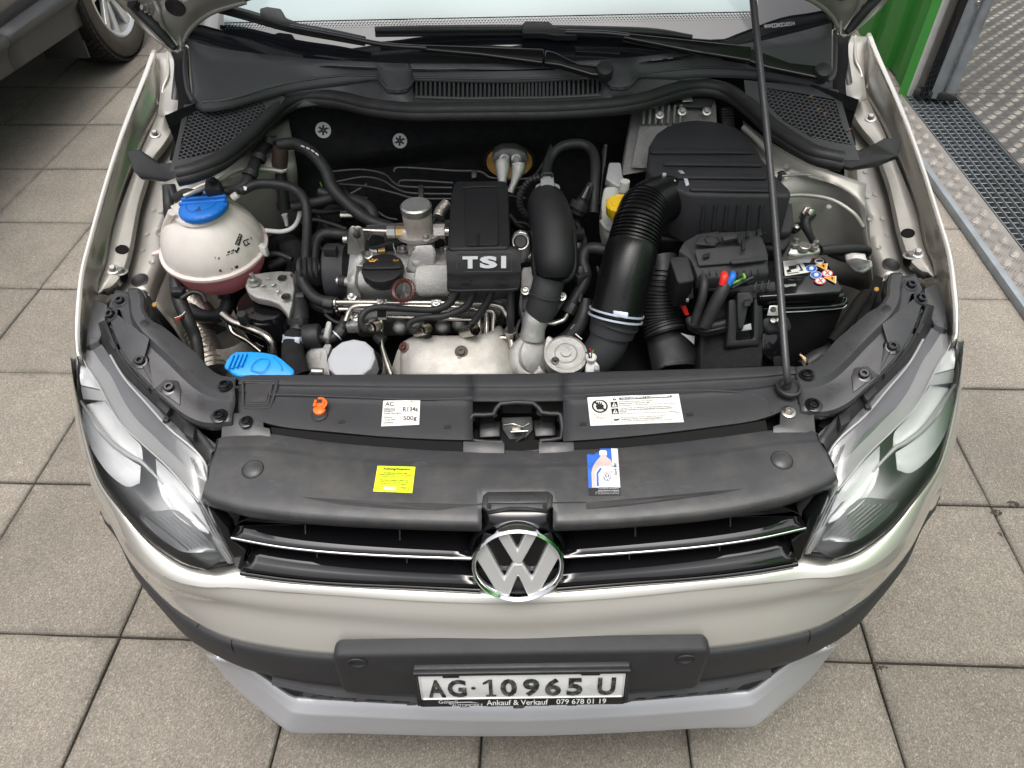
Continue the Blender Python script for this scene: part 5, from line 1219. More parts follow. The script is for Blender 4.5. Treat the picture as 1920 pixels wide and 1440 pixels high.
# wipers
def glass_pt(px, py, lift): return onplane(px, py, Vector((0, P(967, 121, .975).y, .975)) + gn * lift, gn)
def strip(name, pts, w0, mt, par, lift, h=.010, bev=.002):
    q = [glass_pt(x, y, lift) for x, y in pts]; return q
WB = thing('tmp', (0, 0, 0), '', ''); bpy.data.objects.remove(WB)
def wiper(blade, conn, armthin, armwide, link, knob):
    o = bpy.data.objects.new('wiper', None); col.objects.link(o); o.location = glass_pt(*knob, .0); o.parent = CAR
    q = [glass_pt(x, y, .012) for x, y in blade]; tube('blade', q, [.008] + [.0095] * (len(q) - 2) + [.006], 'gloss' if 0 else 'plastic', o, 4, 10, flat=.7)
    tube('blade_rubber', [glass_pt(x, y + 9, .004) for x, y in blade], .004, 'rubber', o, 4, 8)
    pts = [glass_pt(x, y, .024) for x, y in conn]; prism('blade_clip', pts, -gn * .014, 'plastic', o, .003, 3)
    tube('arm_rod', [glass_pt(x, y, .024) for x, y in armthin], .0045, 'gloss', o, 4, 10)
    for l, nm in ((armwide, 'arm'), (link, 'arm_foot')):
        prism(nm, [glass_pt(x, y, .026) for x, y in l], -gn * .012, 'gloss', o, .003, 3)
    lathe('arm_cap', [(.0145, -.012), (.0145, .004), (.0125, .0075), (.006, .009), (0, .0092)], glass_pt(*knob, .026), gn + Vector((0, -.3, .3)), 'plastic', o, 32)
    return o
wiper([(395, 8), (450, 22), (540, 47), (620, 62), (684, 73)], [(486, 15), (500, 11), (526, 15), (536, 32), (565, 44), (565, 54), (530, 48), (488, 34)], [(545, 50), (640, 68), (720, 84), (800, 90)], [(787, 82), (1020, 90), (1022, 104), (1018, 118), (900, 102), (787, 92)], [(1022, 92), (1040, 96), (1085, 118), (1140, 124), (1148, 142), (1110, 140), (1050, 122), (1020, 118)], (1134, 132))
wiper([(704, 56), (800, 55), (980, 54), (1150, 57), (1230, 61), (1298, 70)], [(978, 45), (985, 38), (1030, 39), (1042, 50), (1083, 56), (1083, 66), (1040, 66), (1020, 62), (980, 62)], [(1060, 60), (1130, 62), (1180, 67)], [(1168, 60), (1300, 74), (1410, 86), (1410, 114), (1300, 96), (1168, 70)], [(1408, 88), (1428, 96), (1480, 116), (1548, 124), (1552, 144), (1535, 146), (1440, 126), (1405, 114)], (1542, 135))

# bonnet, propped open: underside and edges
hp = PP([(333, 97, .985), (343, 84, .988), (350, 64, 1.006), (370, 43, 1.026), (405, 22, 1.046), (473, 0, 1.072), (520, -14, 1.085)]) + [Vector((-.2, .90, 1.105)), Vector((0, .88, 1.115))]
b0 = sym(hp)
W = lambda l, a: [Vector((-abs(x), y, z)) for x, y, z in l]
e1 = [Vector(p) for p in ((-.690, .945, 1.055), (-.675, .935, 1.07), (-.655, .925, 1.085), (-.61, .91, 1.10), (-.55, .895, 1.12), (-.45, .87, 1.14), (-.35, .85, 1.16), (-.2, .82, 1.19), (0, .80, 1.205))]
e2 = [Vector(p) for p in ((-.715, .70, 1.40), (-.69, .69, 1.41), (-.66, .685, 1.415), (-.61, .68, 1.42), (-.55, .675, 1.425), (-.45, .665, 1.435), (-.35, .66, 1.44), (-.2, .65, 1.45), (0, .645, 1.455))]
e3 = [Vector(p) for p in ((-.66, .44, 1.74), (-.63, .41, 1.77), (-.60, .40, 1.785), (-.56, .385, 1.80), (-.5, .375, 1.815), (-.42, .36, 1.83), (-.33, .35, 1.845), (-.18, .34, 1.855), (0, .335, 1.86))]
out = Vector((0, .022, .018))
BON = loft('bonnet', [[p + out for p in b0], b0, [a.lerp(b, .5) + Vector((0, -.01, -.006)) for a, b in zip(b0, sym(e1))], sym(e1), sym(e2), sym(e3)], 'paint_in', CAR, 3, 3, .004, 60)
SKO = Skin(BON)
loft('bonnet_skin', [[p + out * 1.2 for p in r] for r in (b0, sym(e1), sym(e2), sym(e3))], 'paint', CAR, 3, 3, .001, 60)
def bonnet_edge(mm):
    tube('bonnet_edge', mm([SKO(a, b, .002) for a, b in ((234, 2), (262, 29), (284, 56), (310, 84))]), [.007, .007, .007, .004], 'paint_in', CAR, 4, 10, flat=.6)
    tube('bonnet_trim', mm([SKO(a, b, .003) for a, b in ((248, 2), (268, 22), (292, 48), (318, 84), (328, 94))]), [.011, .011, .010, .008, .004], 'rubber', CAR, 4, 10)
    tube('bonnet_fold', mm([SKO(a, b, .003) for a, b in ((292, 1), (301, 22), (304, 42), (318, 66), (332, 88))]), .0042, 'paint_in', CAR, 4, 10)
    tube('bonnet_fold', mm([SKO(a, b, .002) for a, b in ((460, 2), (405, 18), (372, 38), (352, 60), (342, 82))]), .004, 'paint_in', CAR, 4, 10)
    lathe('hinge_nut', [(.011, 0), (.011, .003), (.008, .003), (.008, .010), (.005, .010), (.005, .018), (0, .018)], mm([SKO(283, 18)])[0], mm([SKO.n(283, 18)])[0], 'zinc', CAR, 6)
    lathe('bonnet_plug', [(.017, 0), (.016, .004), (.012, .002), (0, .003)], mm([SKO(329, 13)])[0], mm([SKO.n(329, 13)])[0], 'rubber', CAR, 28)
both(bonnet_edge)
# prop rod
rb, rt = P(1480, 726, .748), PY(1412, 0, .69)
dr = (rt - rb).normalized()
PR = tube('prop_rod', [rb + Vector((-.003, .0, .0)), rb + Vector((-.004, .001, .012)), P(1474, 690, .785), rb.lerp(rt, .30) + Vector((.0, 0, .002)), rb.lerp(rt, .6) + Vector((.002, 0, .0)), rt, rt + dr * .28], .0052, 'steel_black', CAR, 6, 14)

# ================================================================== ENGINE BAY
UPZ = Vector((0, 0, 1))
def hose(name, l, r, mt='hose', parent=None, **k): return tube(name, PP(l), r, mt, parent or CAR, **k)
def band(c, ax, r, mt='clamp', wdt=.008, name='hose_clamp', tab=True, parent=None):
    ax = Vector(ax).normalized()
    o = lathe(name, [(r, -wdt / 2), (r + .0018, -wdt / 2), (r + .0018, wdt / 2), (r, wdt / 2)], c, ax, mt, parent or CAR, 32)
    if tab:
        x, y, z = frame(ax); toc = (CAM - Vector(c)); s = (toc - z * toc.dot(z)).normalized(); t = z.cross(s)
        box('clamp_tab', Vector(c) + s * (r + .003) + t * r * .25, (.008, wdt * 1.1, .005), mt, o, Matrix((t, z, s)).transposed(), .0008)
    return o
# firewall, tunnel walls, bay back
fwl = [(-.575, .74), (-.54, .78), (-.45, .86), (-.36, .90), (-.25, .915), (0, .92), (.25, .915), (.36, .90), (.45, .86), (.54, .78), (.575, .74)]
FWL = loft('firewall_felt', [[Vector((x, y - .015, z_)) for x, y in fwl] for z_ in (.95, .93)] + [[Vector((x, y - .02 - .03 * (k % 2) + .008 * math.sin(x * 17 + k * 2.1), z_ + .012 * math.sin(x * 9 + k))) for x, y in fwl] for k, z_ in enumerate((.88, .82, .76, .70, .5, .3))], 'felt', CAR, 3, 3)
loft('plenum_floor', [[Vector((x, y - .02, .93)) for x, y in fwl], [Vector((x, y + .16, .93)) for x, y in fwl]], 'dark', CAR, 2, 2)
SKF = Skin(FWL)
for px, py, s in ((606, 244, 1), (750, 264, .95)):
    q = SKF(px, py, .001); n_ = SKF.n(px, py); x_, y_, z_ = frame(n_)
    WA = lathe('speed_washer', [(.0145 * s, 0), (.0145 * s, .0012), (0, .0018)], q, n_, 'white_plastic', CAR, 28)
    f = Flat(q - x_ * .0145 + y_ * .0145 + z_ * .002, q + x_ * .0145 + y_ * .0145 + z_ * .002, q + x_ * .0145 - y_ * .0145 + z_ * .002, q - x_ * .0145 - y_ * .0145 + z_ * .002, 'w', WA)
    ps = []
    for k in range(6):
        a = k * math.pi / 3 + .4; ps.append([(.5 + .07 * math.cos(a + 1.2), .5 + .07 * math.sin(a + 1.2)), (.5 + .07 * math.cos(a - 1.2), .5 + .07 * math.sin(a - 1.2)), (.5 + .32 * math.cos(a - .2), .5 + .32 * math.sin(a - .2)), (.5 + .32 * math.cos(a + .2), .5 + .32 * math.sin(a + .2))])
    f.poly(ps + [circ(.5 + .36 * math.cos(.3), .5 + .36 * math.sin(.3), .035, .035, 10), circ(.5 - .36 * math.cos(.3), .5 - .36 * math.sin(.3), .035, .035, 10)], 'ink', .0006, 'star_cut')
lathe('felt_stud', [(.004, 0), (.004, .012), (.002, .013), (0, .013)], PY(591, 200, .875), (0, -1, .3), 'plastic', CAR, 12)

# strut towers (beige pressed sheet) left and right
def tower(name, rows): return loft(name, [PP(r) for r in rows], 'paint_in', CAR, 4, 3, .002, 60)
tower('strut_tower', [[(300, 345, .862), (360, 322, .880), (430, 296, .885), (490, 245, .888), (540, 218, .89)], [(312, 372, .85), (365, 345, .868), (430, 328, .872), (490, 290, .872), (548, 262, .872)], [(325, 392, .84), (372, 360, .858), (440, 340, .86), (500, 325, .852), (556, 310, .85)], [(330, 440, .79), (375, 420, .80), (450, 400, .80), (505, 385, .79), (560, 360, .79)], [(330, 560, .66), (380, 540, .67), (455, 520, .67), (510, 500, .66), (566, 440, .68)]])
hose('tower_bead', [(345, 368, .868), (400, 345, .876), (450, 318, .878), (500, 318, .864), (530, 322, .856)], .004, 'paint_in')
tower('strut_tower', [[(1392, 225, .885), (1440, 262, .885), (1500, 298, .880), (1560, 322, .875), (1625, 345, .862)], [(1398, 262, .872), (1445, 296, .872), (1505, 326, .868), (1562, 345, .862), (1622, 372, .85)], [(1405, 300, .862), (1452, 322, .862), (1510, 338, .858), (1570, 352, .852), (1622, 388, .842)], [(1420, 372, .82), (1465, 366, .835), (1520, 366, .835), (1575, 375, .83), (1622, 412, .82)], [(1440, 440, .77), (1480, 430, .78), (1530, 426, .78), (1585, 440, .77), (1630, 480, .76)], [(1470, 560, .66), (1500, 540, .67), (1545, 530, .67), (1600, 540, .66), (1640, 560, .66)]])
hose('tower_bead', [(1466, 330, .868), (1510, 328, .868), (1560, 334, .862), (1597, 342, .858)], .0022, 'paint_in')
hose('tower_bead', [(1462, 368, .846), (1510, 366, .846), (1560, 375, .840), (1600, 400, .828), (1618, 425, .81)], .0035, 'paint_in')
for l in ([(1395, 240, .89), (1420, 262, .888), (1440, 285, .884), (1470, 262, .892)],):
    hose('tower_bead', l[:3], .006, 'paint_in')
for px, py, z in ((1554, 376, .832), (1554, 388, .828), (1475, 312, .873), (1533, 316, .870), (1546, 315, .870), (425, 332, .872)):
    lathe('spot_weld', [(.005, .0), (.004, .0014), (.002, .0011), (0, .0013)], P(px, py, z + .002), (0, -.4, 1), 'paint_in', CAR, 14)

# ---- coolant tank
TC = P(402, 461, .770); TR = .0845; tn = Vector((.05, -.10, 1)).normalized()
tank = bpy.data.objects.new('coolant_tank', None); col.objects.link(tank); tank.location = TC; tank.parent = CAR
def lob(k, r): return 1 - .016 * max(0, math.cos(k * 2 * math.pi / 96 * 14)) ** 10
prof_t = [(TR * math.cos(a) * (1 + .0), TR * .98 * math.sin(a)) for a in [R(2 + 5 * q) for q in range(13)]]
lathe('upper_shell', [(TR * 1.0, .001)] + prof_t + [(.044, .076), (.042, .080), (0, .080)], TC, tn, 'tank_top', tank, 96, 50, lobes=lob)
lathe('lower_shell', [(TR * .995 * math.cos(a), -TR * 1.0 * math.sin(a)) for a in [R(6 * q) for q in range(15)]] + [(0, -TR)], TC, tn, 'tank_low', tank, 64, 60)
lathe('seam', [(TR * .98, -.004), (TR * 1.05, -.0045), (TR * 1.065, -.003), (TR * 1.065, .002), (TR * 1.04, .0035), (TR * .98, .004)], TC, tn, 'tank_seam', tank, 96)
lathe('filler_neck', [(.040, .074), (.040, .088), (0, .088)], TC + Vector((-.008, .012, -.010)), Vector((-.06, .10, 1)), 'tank_top', tank, 48)
cn = Vector((-.07, -.02, 1)).normalized(); cc = P(383, 391, .852)
CP = lathe('cap', [(.036, -.006), (.0385, -.003), (.0395, .0), (.0395, .005), (.037, .0080), (.03, .0100), (0, .0108)], cc, cn, 'blue', tank, 64, 40, lobes=lambda k, r: 1 + (.02 if r > .038 and k % 3 == 0 else 0))
x_, y_, z_ = frame(cn)
for dy, hh, ln in ((.013, .008, .0375), (.003, .006, .0395)):
    bmx = box_bm(bmesh.new(), cc + y_ * dy + z_ * (.0100 + hh / 2 - .003), (ln * 2, .0065, hh), Matrix((x_, y_, z_)).transposed())
    obj('cap_grip', finish(bmx, 'cap_grip', 30, .0022, 3), 'blue', CP)
lathe('cap_ring', [(.026, .0103), (.0255, .0115), (.0245, .0106)], cc, cn, 'blue', CP, 48)
fcap = Flat(cc - x_ * .012 - y_ * .008 + z_ * .0112, cc + x_ * .012 - y_ * .008 + z_ * .0112, cc + x_ * .012 - y_ * .026 + z_ * .0098, cc - x_ * .012 - y_ * .026 + z_ * .0098, 'm', CP)
fcap.poly([[(.3, .2), (.7, .2), (.75, .3), (.6, .45), (.55, .8), (.45, .8), (.4, .45), (.25, .3)], rect(.05, .08, .3, .14), rect(.36, .08, .64, .14), rect(.7, .08, .95, .14)], 'ink_navy', .0004, 'cap_mark')
# marks on the tank follow the shell
def on_sphere(px, py, k=1.012):
    d = ray(px, py); d.normalize(); o_ = CAM - TC; b = o_.dot(d); c = o_.dot(o_) - (TR * k) ** 2; return CAM + d * (-b - math.sqrt(max(0, b * b - c)))
def tprint(polys, mt='ink', name='tank_mark'):
    bm = bmesh.new()
    for p in polys:
        q = [on_sphere(*a) for a in p]
        try: bm.faces.new([bm.verts.new(v) for v in q])
        except ValueError: pass
    me = bpy.data.meshes.new(name); bm.to_mesh(me); bm.free(); return obj(name, me, mt, tank)
tprint([[(449, 437), (455, 441), (449, 461), (440, 458)], [(447, 463), (450, 465), (446, 472), (443, 470)]])
vs, fs, _ = text_mesh('G12'); bm = bmesh.new()
V = [bm.verts.new(on_sphere(443.5 + (449.5 - 443.5) * u + 4.0 * (v - .5) + 1.2, 458 - 18 * u + 1.4 * (v - .5) * -2, 1.016)) for u, v in vs]
for f in fs: bm.faces.new([V[i] for i in f])
me = bpy.data.meshes.new('lettering'); bm.to_mesh(me); bm.free(); obj('lettering', me, 'white_paper', tank)
fr_ = [(457, 452), (466, 446), (468, 449), (459, 455), (461, 461), (458, 462), (455, 456)]
tprint([[(455, 453), (457, 452), (461, 461), (459, 462)], [(456, 451), (466, 447), (467, 449), (457, 453)], [(460, 460), (468, 455), (469, 457), (461, 462)], [(462, 452), (463, 451), (466, 456), (465, 457)], [(470, 444), (471, 443), (472, 449), (470, 449)], [(426, 472), (431, 470), (432, 473), (427, 475)], [(433, 470), (439, 467), (440, 470), (434, 472)], [(441, 468), (446, 473), (444, 475), (440, 471)], [(424, 478), (430, 476), (430, 477.5), (424, 479.5)], [(433, 475), (438, 473), (438, 474.5), (433, 476.5)], [(402, 480), (405, 484), (404, 486)], [(408, 485), (412, 481), (411, 487)]])
tprint([[(413, 504), (417, 510), (410, 509)], [(434, 503), (436, 503), (436, 506), (434, 506)], [(440, 500), (446, 497), (447, 502), (441, 504)]])
prism('strap_lug', [TC + Vector(q) for q in ((-.088, -.02, .002), (-.101, -.024, .002), (-.101, -.016, .002), (-.088, -.008, .002))], (0, 0, -.005), 'tank_seam', tank, .001)
prism('strap_lug', [TC + Vector(q) for q in ((.083, -.02, .012), (.096, -.026, .012), (.098, -.016, .010), (.085, -.006, .010))], (0, 0, -.020), 'white_plastic', tank, .002)
hose('side_rib', [(322, 398, .86), (311, 425, .82), (307, 450, .79), (309, 470, .775)], .006, 'tank_top', tank)
hose('return_spout', [(436, 371, .855), (446, 364, .860)], .006, 'tank_top', tank)
hose('outlet_spout', [(420, 530, .700), (424, 548, .678)], .012, 'tank_low', tank)
SN = prism('level_sensor', PP([(379, 362, .865), (413, 362, .865), (413, 346, .870), (380, 346, .870)]), (0, .004, -.025), 'white_plastic', CAR, .002)
prism('sensor_plug', PP([(382, 356, .882), (412, 354, .882), (414, 340, .884), (407, 333, .888), (388, 332, .888), (384, 340, .884)]), (0, .004, -.02), 'plastic', SN, .002)
prism('plug_latch', PP([(389, 340, .893), (402, 339, .893), (402, 331, .895), (390, 331, .895)]), (0, .004, -.008), 'plastic', SN, .001)

# ---- hoses on the left
hose('breather_hose', [(452, 358, .865), (484, 345, .872), (528, 347, .87), (557, 358, .862), (572, 379, .852), (576, 417, .828), (574, 470, .79), (573, 492, .775)], [.0078] * 8, seg=16)
prism('hose_print', [P(x, y, z) for x, y, z in ((456, 349, .877), (463, 351, .879), (462, 357, .876), (458, 357, .876))], (0, 0, .0006), 'white_paper', CAR, 0)
hose('heater_hose', [(523, 272, .89), (552, 270, .892), (584, 286, .888), (610, 318, .87), (624, 353, .85), (650, 381, .83), (690, 412, .81), (735, 428, .80)], .0105, seg=16)
vs_ = [(565, 273.5), (575, 277), (584, 281.5), (592, 287), (600, 294)]
for (a, b) in zip(vs_, vs_[1:]):
    q0, q1 = P(*a, .8995), P(*b, .8985); tube('hose_print', [q0, q0.lerp(q1, .6)], .0013, 'white_paper', CAR, 1, 6)
hose('heater_hose', [(600, 360, .83), (628, 369, .825), (668, 377, .822), (694, 392, .815), (701, 418, .80), (700, 450, .78), (690, 470, .76)], .0105, seg=16)
hose('heater_hose', [(589, 500, .76), (589, 470, .778), (594, 450, .79), (610, 438, .796), (645, 440, .792), (670, 444, .78)], .0100, seg=16)
hose('vent_hose', [(548, 388, .82), (590, 380, .825), (630, 370, .828), (650, 372, .825)], .009, seg=14)
hose('loom', [(520, 262, .888), (498, 272, .886), (482, 296, .882), (470, 326, .876), (456, 350, .868), (430, 358, .862), (408, 356, .868)], [.008, .0095, .010, .010, .009, .008, .006], 'rubber')
hose('loom', [(320, 352, .86), (330, 372, .85), (350, 362, .862), (378, 366, .862)], [.011, .010, .008, .007], 'rubber')
hose('loom', [(316, 350, .862), (318, 390, .84), (322, 430, .80)], .010, 'rubber')
q0, q1 = P(526, 280, .885), P(524, 312, .855)
lathe('quick_coupling', [(.0, 0), (.013, 0), (.014, .01), (.013, .034), (0, .034)], q1, q0 - q1, 'brown', CAR, 24)
lathe('coupling_clip', [(.0, -.006), (.0115, -.006), (.0118, .004), (0, .004)], P(525, 318, .852), q0 - q1, 'white_plastic', CAR, 24)
hose('coupling_tube', [(526, 322, .85), (529, 350, .825), (533, 388, .79)], .010)
lathe('coupling_nut', [(0, 0), (.012, 0), (.012, .012), (0, .012)], P(533, 392, .785), (0, .3, 1), 'plastic', CAR, 20)
hose('white_nozzle', [(533, 402, .785), (536, 412, .775), (538, 424, .765)], [.0055, .004, .003], 'white_plastic')
hose('washer_line', [(497, 432, .78), (530, 434, .775), (552, 424, .78), (562, 402, .80), (560, 385, .81)], .004, 'white_plastic')
CB = prism('hose_bracket', PP([(556, 482, .785), (596, 480, .785), (601, 498, .778), (597, 510, .772), (560, 512, .772), (553, 500, .778)]), (0, 0, -.03), 'plastic', CAR, .004)
for x in (562, 572, 582, 592): prism('bracket_rib', Z([(x - 2, 481), (x + 2, 481), (x + 2, 511), (x - 2, 511)], .787), (0, -.002, -.008), 'plastic', CB, .0008)
hose('coolant_hose', [(564, 508, .765), (568, 526, .755), (580, 548, .745), (600, 563, .740), (628, 569, .738)], .0098, seg=16)
hose('coolant_hose', [(573, 545, .72), (586, 566, .718), (606, 578, .716), (636, 581, .716)], .0095, seg=16)
band(P(618, 568, .739), PP([(628, 569, .738)])[0] - P(606, 566, .74), .0095, 'plastic', .014); band(P(620, 580, .717), Vector((1, -.05, 0)), .0093, 'plastic', .014)
band(P(630, 569, .738), Vector((1, -.05, 0)), .0092, 'steel', .003, tab=False); band(P(634, 581, .716), Vector((1, -.05, 0)), .0090, 'steel', .003, tab=False)
hose('coolant_hose', [(556, 520, .745), (553, 545, .735), (560, 572, .728), (562, 600, .72), (558, 622, .712)], [.013, .013, .015, .015, .013], seg=18)
prism('hose_bridge', PP([(553, 548, .748), (568, 545, .748), (570, 556, .744), (552, 558, .744)]), (0, 0, -.015), 'plastic', CAR, .002)
band(P(559, 600, .722), (0.05, .5, .9), .0155, 'plastic', .012); band(P(552, 634, .712), (.1, .6, .9), .0165, 'clamp', .009); band(P(551, 641, .708), (.1, .6, .9), .0168, 'clamp', .003, tab=False)
hose('radiator_hose', [(554, 628, .712), (549, 655, .705), (553, 685, .70), (562, 705, .69)], [.0165, .0175, .0185, .018], 'felt', seg=20)
lathe('damper', [(0, 0), (.0185, 0), (.020, .002), (.020, .024), (.0185, .026), (0, .026)], P(571, 632, .708), (1, .05, .05), 'rubber', CAR, 36)
hose('coolant_hose', [(600, 634, .705), (620, 634, .705), (634, 626, .708), (643, 610, .715), (650, 596, .725)], .0085, seg=16)
band(P(637, 622, .711), (.5, .6, .5), .0088, 'plastic', .011); band(P(632, 629, .708), (.6, .5, .3), .0086, 'clamp', .002)
hose('tank_hose', [(424, 546, .682), (427, 565, .668), (420, 585, .655), (398, 594, .648), (372, 590, .645), (359, 575, .648), (364, 552, .655), (386, 528, .66)], .0125, seg=18)
band(P(423, 552, .68), (.05, .45, .9), .0130, 'plastic', .012); band(P(427, 546, .684), (.05, .45, .9), .0128, 'clamp', .002)

# aluminium mount and black buffer
MB = prism('engine_mount', PP([(459, 536, .752), (463, 522, .754), (474, 513, .755), (500, 509, .755), (525, 507, .755), (549, 508, .755), (552, 540, .752), (547, 572, .746), (541, 594, .74), (532, 580, .742), (522, 568, .744), (505, 562, .746), (480, 557, .748), (466, 549, .75)]), (0, 0, -.016), 'cast', CAR, .0035, 3)
bolt(P(477, 530, .753), UPZ, 'zinc', 1.15, 'hex', MB); lathe('stud', [(.004, .006), (.004, .018), (0, .019)], P(477, 530, .753), UPZ, 'zinc', MB, 12)
for x, y in ((529, 521), (536, 556)): lathe('mount_hole', [(.0078, .0003), (.007, .0012), (.0062, .0006), (0, .0005)], P(x, y, .7545), (0, -.1, 1), 'ink', MB, 20)
for x, y in ((502, 521), (493, 534), (512, 533), (520, 545)): lathe('casting_boss', [(.004, .0), (.0032, .0012), (0, .0015)], P(x, y, .7545), UPZ, 'cast', MB, 14)
lathe('mount_buffer', [(0, .0), (.046, 0), (.049, -.004), (.049, -.03), (.051, -.034), (.051, -.05), (.045, -.054), (.044, -.09)], P(498, 565, .722), (0, 0, 1), 'gloss', CAR, 48)
# air conditioning pipes
hose('aircon_pipe', [(418, 590, .715), (436, 604, .712), (458, 612, .710), (486, 624, .706), (503, 634, .704), (511, 650, .692), (512, 678, .67)], .0076, 'steel', seg=16)
hose('aircon_pipe', [(430, 606, .675), (438, 625, .665), (465, 640, .66), (490, 660, .65)], .005, 'steel')
lathe('service_port', [(.0, 0), (.006, 0), (.006, .012), (.005, .012)], P(463, 611, .711), (0, -.15, 1), 'steel', CAR, 20)
lathe('service_cap', [(.0085, .010), (.0085, .026), (.0068, .030), (0, .030)], P(463, 611, .711), (0, -.15, 1), 'plastic', CAR, 24, lobes=lambda k, r: 1 + (.05 if k % 2 else 0))
hose('foil_sleeve', [(372, 596, .62), (376, 630, .60), (388, 665, .585), (400, 700, .57)], [.024, .026, .026, .026], 'foil', seg=20, corr=(.010, .003, .0, 1))
hose('foil_sleeve', [(352, 560, .65), (372, 575, .64), (392, 600, .62)], [.028, .022, .02], 'foil', seg=18)
lathe('washer_neck', [(0, .0), (.040, 0), (.036, .09), (.034, .10)], P(462, 716, .50), (-.1, .15, 1), 'shield', CAR, 32)
hose('loom', [(330, 520, .74), (336, 560, .72), (352, 600, .70), (368, 640, .67), (374, 690, .66)], [.011, .012, .011, .010, .009], 'rubber')
hose('red_wire', [(330, 601, .716), (340, 594, .714), (346, 588, .712)], .0012, 'red'); hose('sense_wire', [(328, 596, .716), (339, 592, .717), (347, 585, .716)], .001, 'white_plastic')
box('loom_clip', P(335, 548, .736), (.02, .016, .014), 'plastic', CAR, None, .003)
prism('loom_tag', PP([(318, 456, .80), (326, 452, .80), (334, 470, .79), (330, 498, .772), (322, 500, .772)]), (0, .004, -.006), 'plastic', CAR, .002)
hose('bay_tube', [(500, 470, .72), (530, 455, .73), (552, 470, .73), (558, 500, .71), (548, 520, .70)], [.018, .02, .022, .02, .016], 'felt')
hose('bay_tube', [(505, 500, .715), (530, 490, .72), (556, 470, .735)], .010)
# washer filler cap, bright blue
WC = prism('washer_cap', PP([(419, 687, .752), (424, 676, .754), (432, 665, .757), (440, 659, .758), (470, 658, .758), (496, 660, .756), (516, 664, .753), (528, 672, .750), (543, 685, .746), (551, 692, .744), (551, 698, .743), (546, 704, .742), (446, 704, .747), (436, 700, .748)]), (0, 0, -.007), 'lightblue', CAR, .003, 3)
for k in range(4): hose('cap_rib', [(428 + 8.5 * k - 2, 690 - 2 * k + 3, .7535), (438 + 8 * k, 665 - .8 * k, .7585)], .0018, 'lightblue', WC, n=2)
wm0, wm1 = P(468, 692, .7515), P(516, 666, .7545)
hose('cap_mark', [(470, 694, .7505), (492, 697, .7495), (503, 684, .7512), (502, 672, .7545), (486, 672, .755), (474, 682, .753), (470, 694, .7505)], .0007, 'lightblue', WC); hose('cap_mark', [(513, 668, .754), (524, 680, .7505), (529, 694, .747)], .0008, 'lightblue', WC)

# ---- engine block below everything
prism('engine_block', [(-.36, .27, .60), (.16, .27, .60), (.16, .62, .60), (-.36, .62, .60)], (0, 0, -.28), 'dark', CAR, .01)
prism('cylinder_head', PP([(640, 572, .715), (955, 560, .715), (965, 480, .76), (655, 480, .76)]), (0, 0, -.06), 'cast', CAR, .006)
prism('head_flank', PP([(660, 600, .70), (940, 590, .70), (945, 560, .72), (655, 566, .72)]), (0, .01, -.05), 'cast', CAR, .006)
# toothed belt housing, black drum at the left end
q = P(648, 508, .760); lathe('belt_cover', [(0, 0), (.046, 0), (.048, .002), (.048, .022), (.0455, .026), (.0455, .034), (0, .034)], q + Vector((-.034, .014, -.012)), (1, 0, 0), 'trim', CAR, 56)
prism('belt_cover_case', PP([(612, 520, .74), (648, 520, .74), (650, 560, .70), (614, 562, .70)]), (0, .05, -.12), 'trim', CAR, .006)
# cam carrier / valve cover
vc = [[(650, 566, .728), (690, 567, .728), (740, 568, .728), (800, 568, .728), (850, 566, .728), (960, 560, .728)],
      [(650, 552, .752), (690, 553, .754), (740, 554, .754), (800, 553, .756), (850, 552, .756), (960, 546, .756)],
      [(652, 536, .773), (690, 534, .776), (740, 534, .777), (800, 530, .782), (850, 530, .782), (960, 526, .78)],
      [(655, 512, .787), (690, 510, .790), (740, 508, .792), (800, 504, .800), (850, 504, .80), (960, 500, .795)],
      [(660, 488, .795), (690, 486, .798), (740, 484, .80), (800, 482, .804), (850, 482, .804), (960, 478, .80)],
      [(664, 474, .79), (692, 470, .79), (742, 468, .79), (800, 466, .79), (850, 466, .79), (960, 462, .79)]]
loft('valve_cover', [PP(r) for r in vc], 'cast', CAR, 4, 4, .004, 60)
prism('cover_bulge', PP([(776, 520, .796), (778, 502, .805), (790, 496, .808), (838, 494, .808), (846, 498, .806), (848, 540, .782), (838, 552, .768), (786, 554, .768), (776, 545, .777)]), (0, .012, -.014), 'cast', CAR, .005, 3)
prism('end_flange', PP([(649, 565, .735), (651, 520, .785), (655, 470, .812), (668, 452, .825), (676, 462, .82), (681, 485, .808), (668, 500, .80), (664, 530, .785), (664, 565, .738)]), (.006, 0, -.03), 'cast', CAR, .003)
hose('cover_seam', [(668, 498, .801), (700, 500, .799), (752, 506, .797), (758, 520, .79), (757, 545, .772)], .0022, 'cast')
# lifting eye plates
for dx, nm in ((0, 'lifting_eye'), (9, 'lifting_eye')):
    prism(nm, PP([(651 + dx, 478, .815), (651 + dx, 440, .852), (654 + dx, 428, .862), (659 + dx, 423, .866), (665 + dx, 426, .864), (669 + dx, 436, .855), (671 + dx, 455, .838), (680, 470, .822)]), (.004, .002, -.001), 'zinc', CAR, .0015)
lathe('eye_hole', [(.0062, 0), (.0048, .001), (0, .001)], P(669, 440, .857), (.35, -.8, .5), 'ink', CAR, 20)
hose('eye_pin', [(644, 449, .84), (652, 449, .84)], .006, 'zinc')
hose('stud_sleeve', [(632, 527, .765), (640, 527, .765)], .0075, 'zinc', seg=16); hose('stud_sleeve', [(637, 527, .766), (648, 528, .766)], .0098, 'rubber', seg=18); hose('stud_sleeve', [(646, 528, .766), (668, 528, .766)], .0078, 'cast', seg=16); lathe('stud_head', [(.0095, -.004), (.0095, .004), (0, .005)], P(665, 527, .768), (.5, -.7, .5), 'cast', CAR, 18)
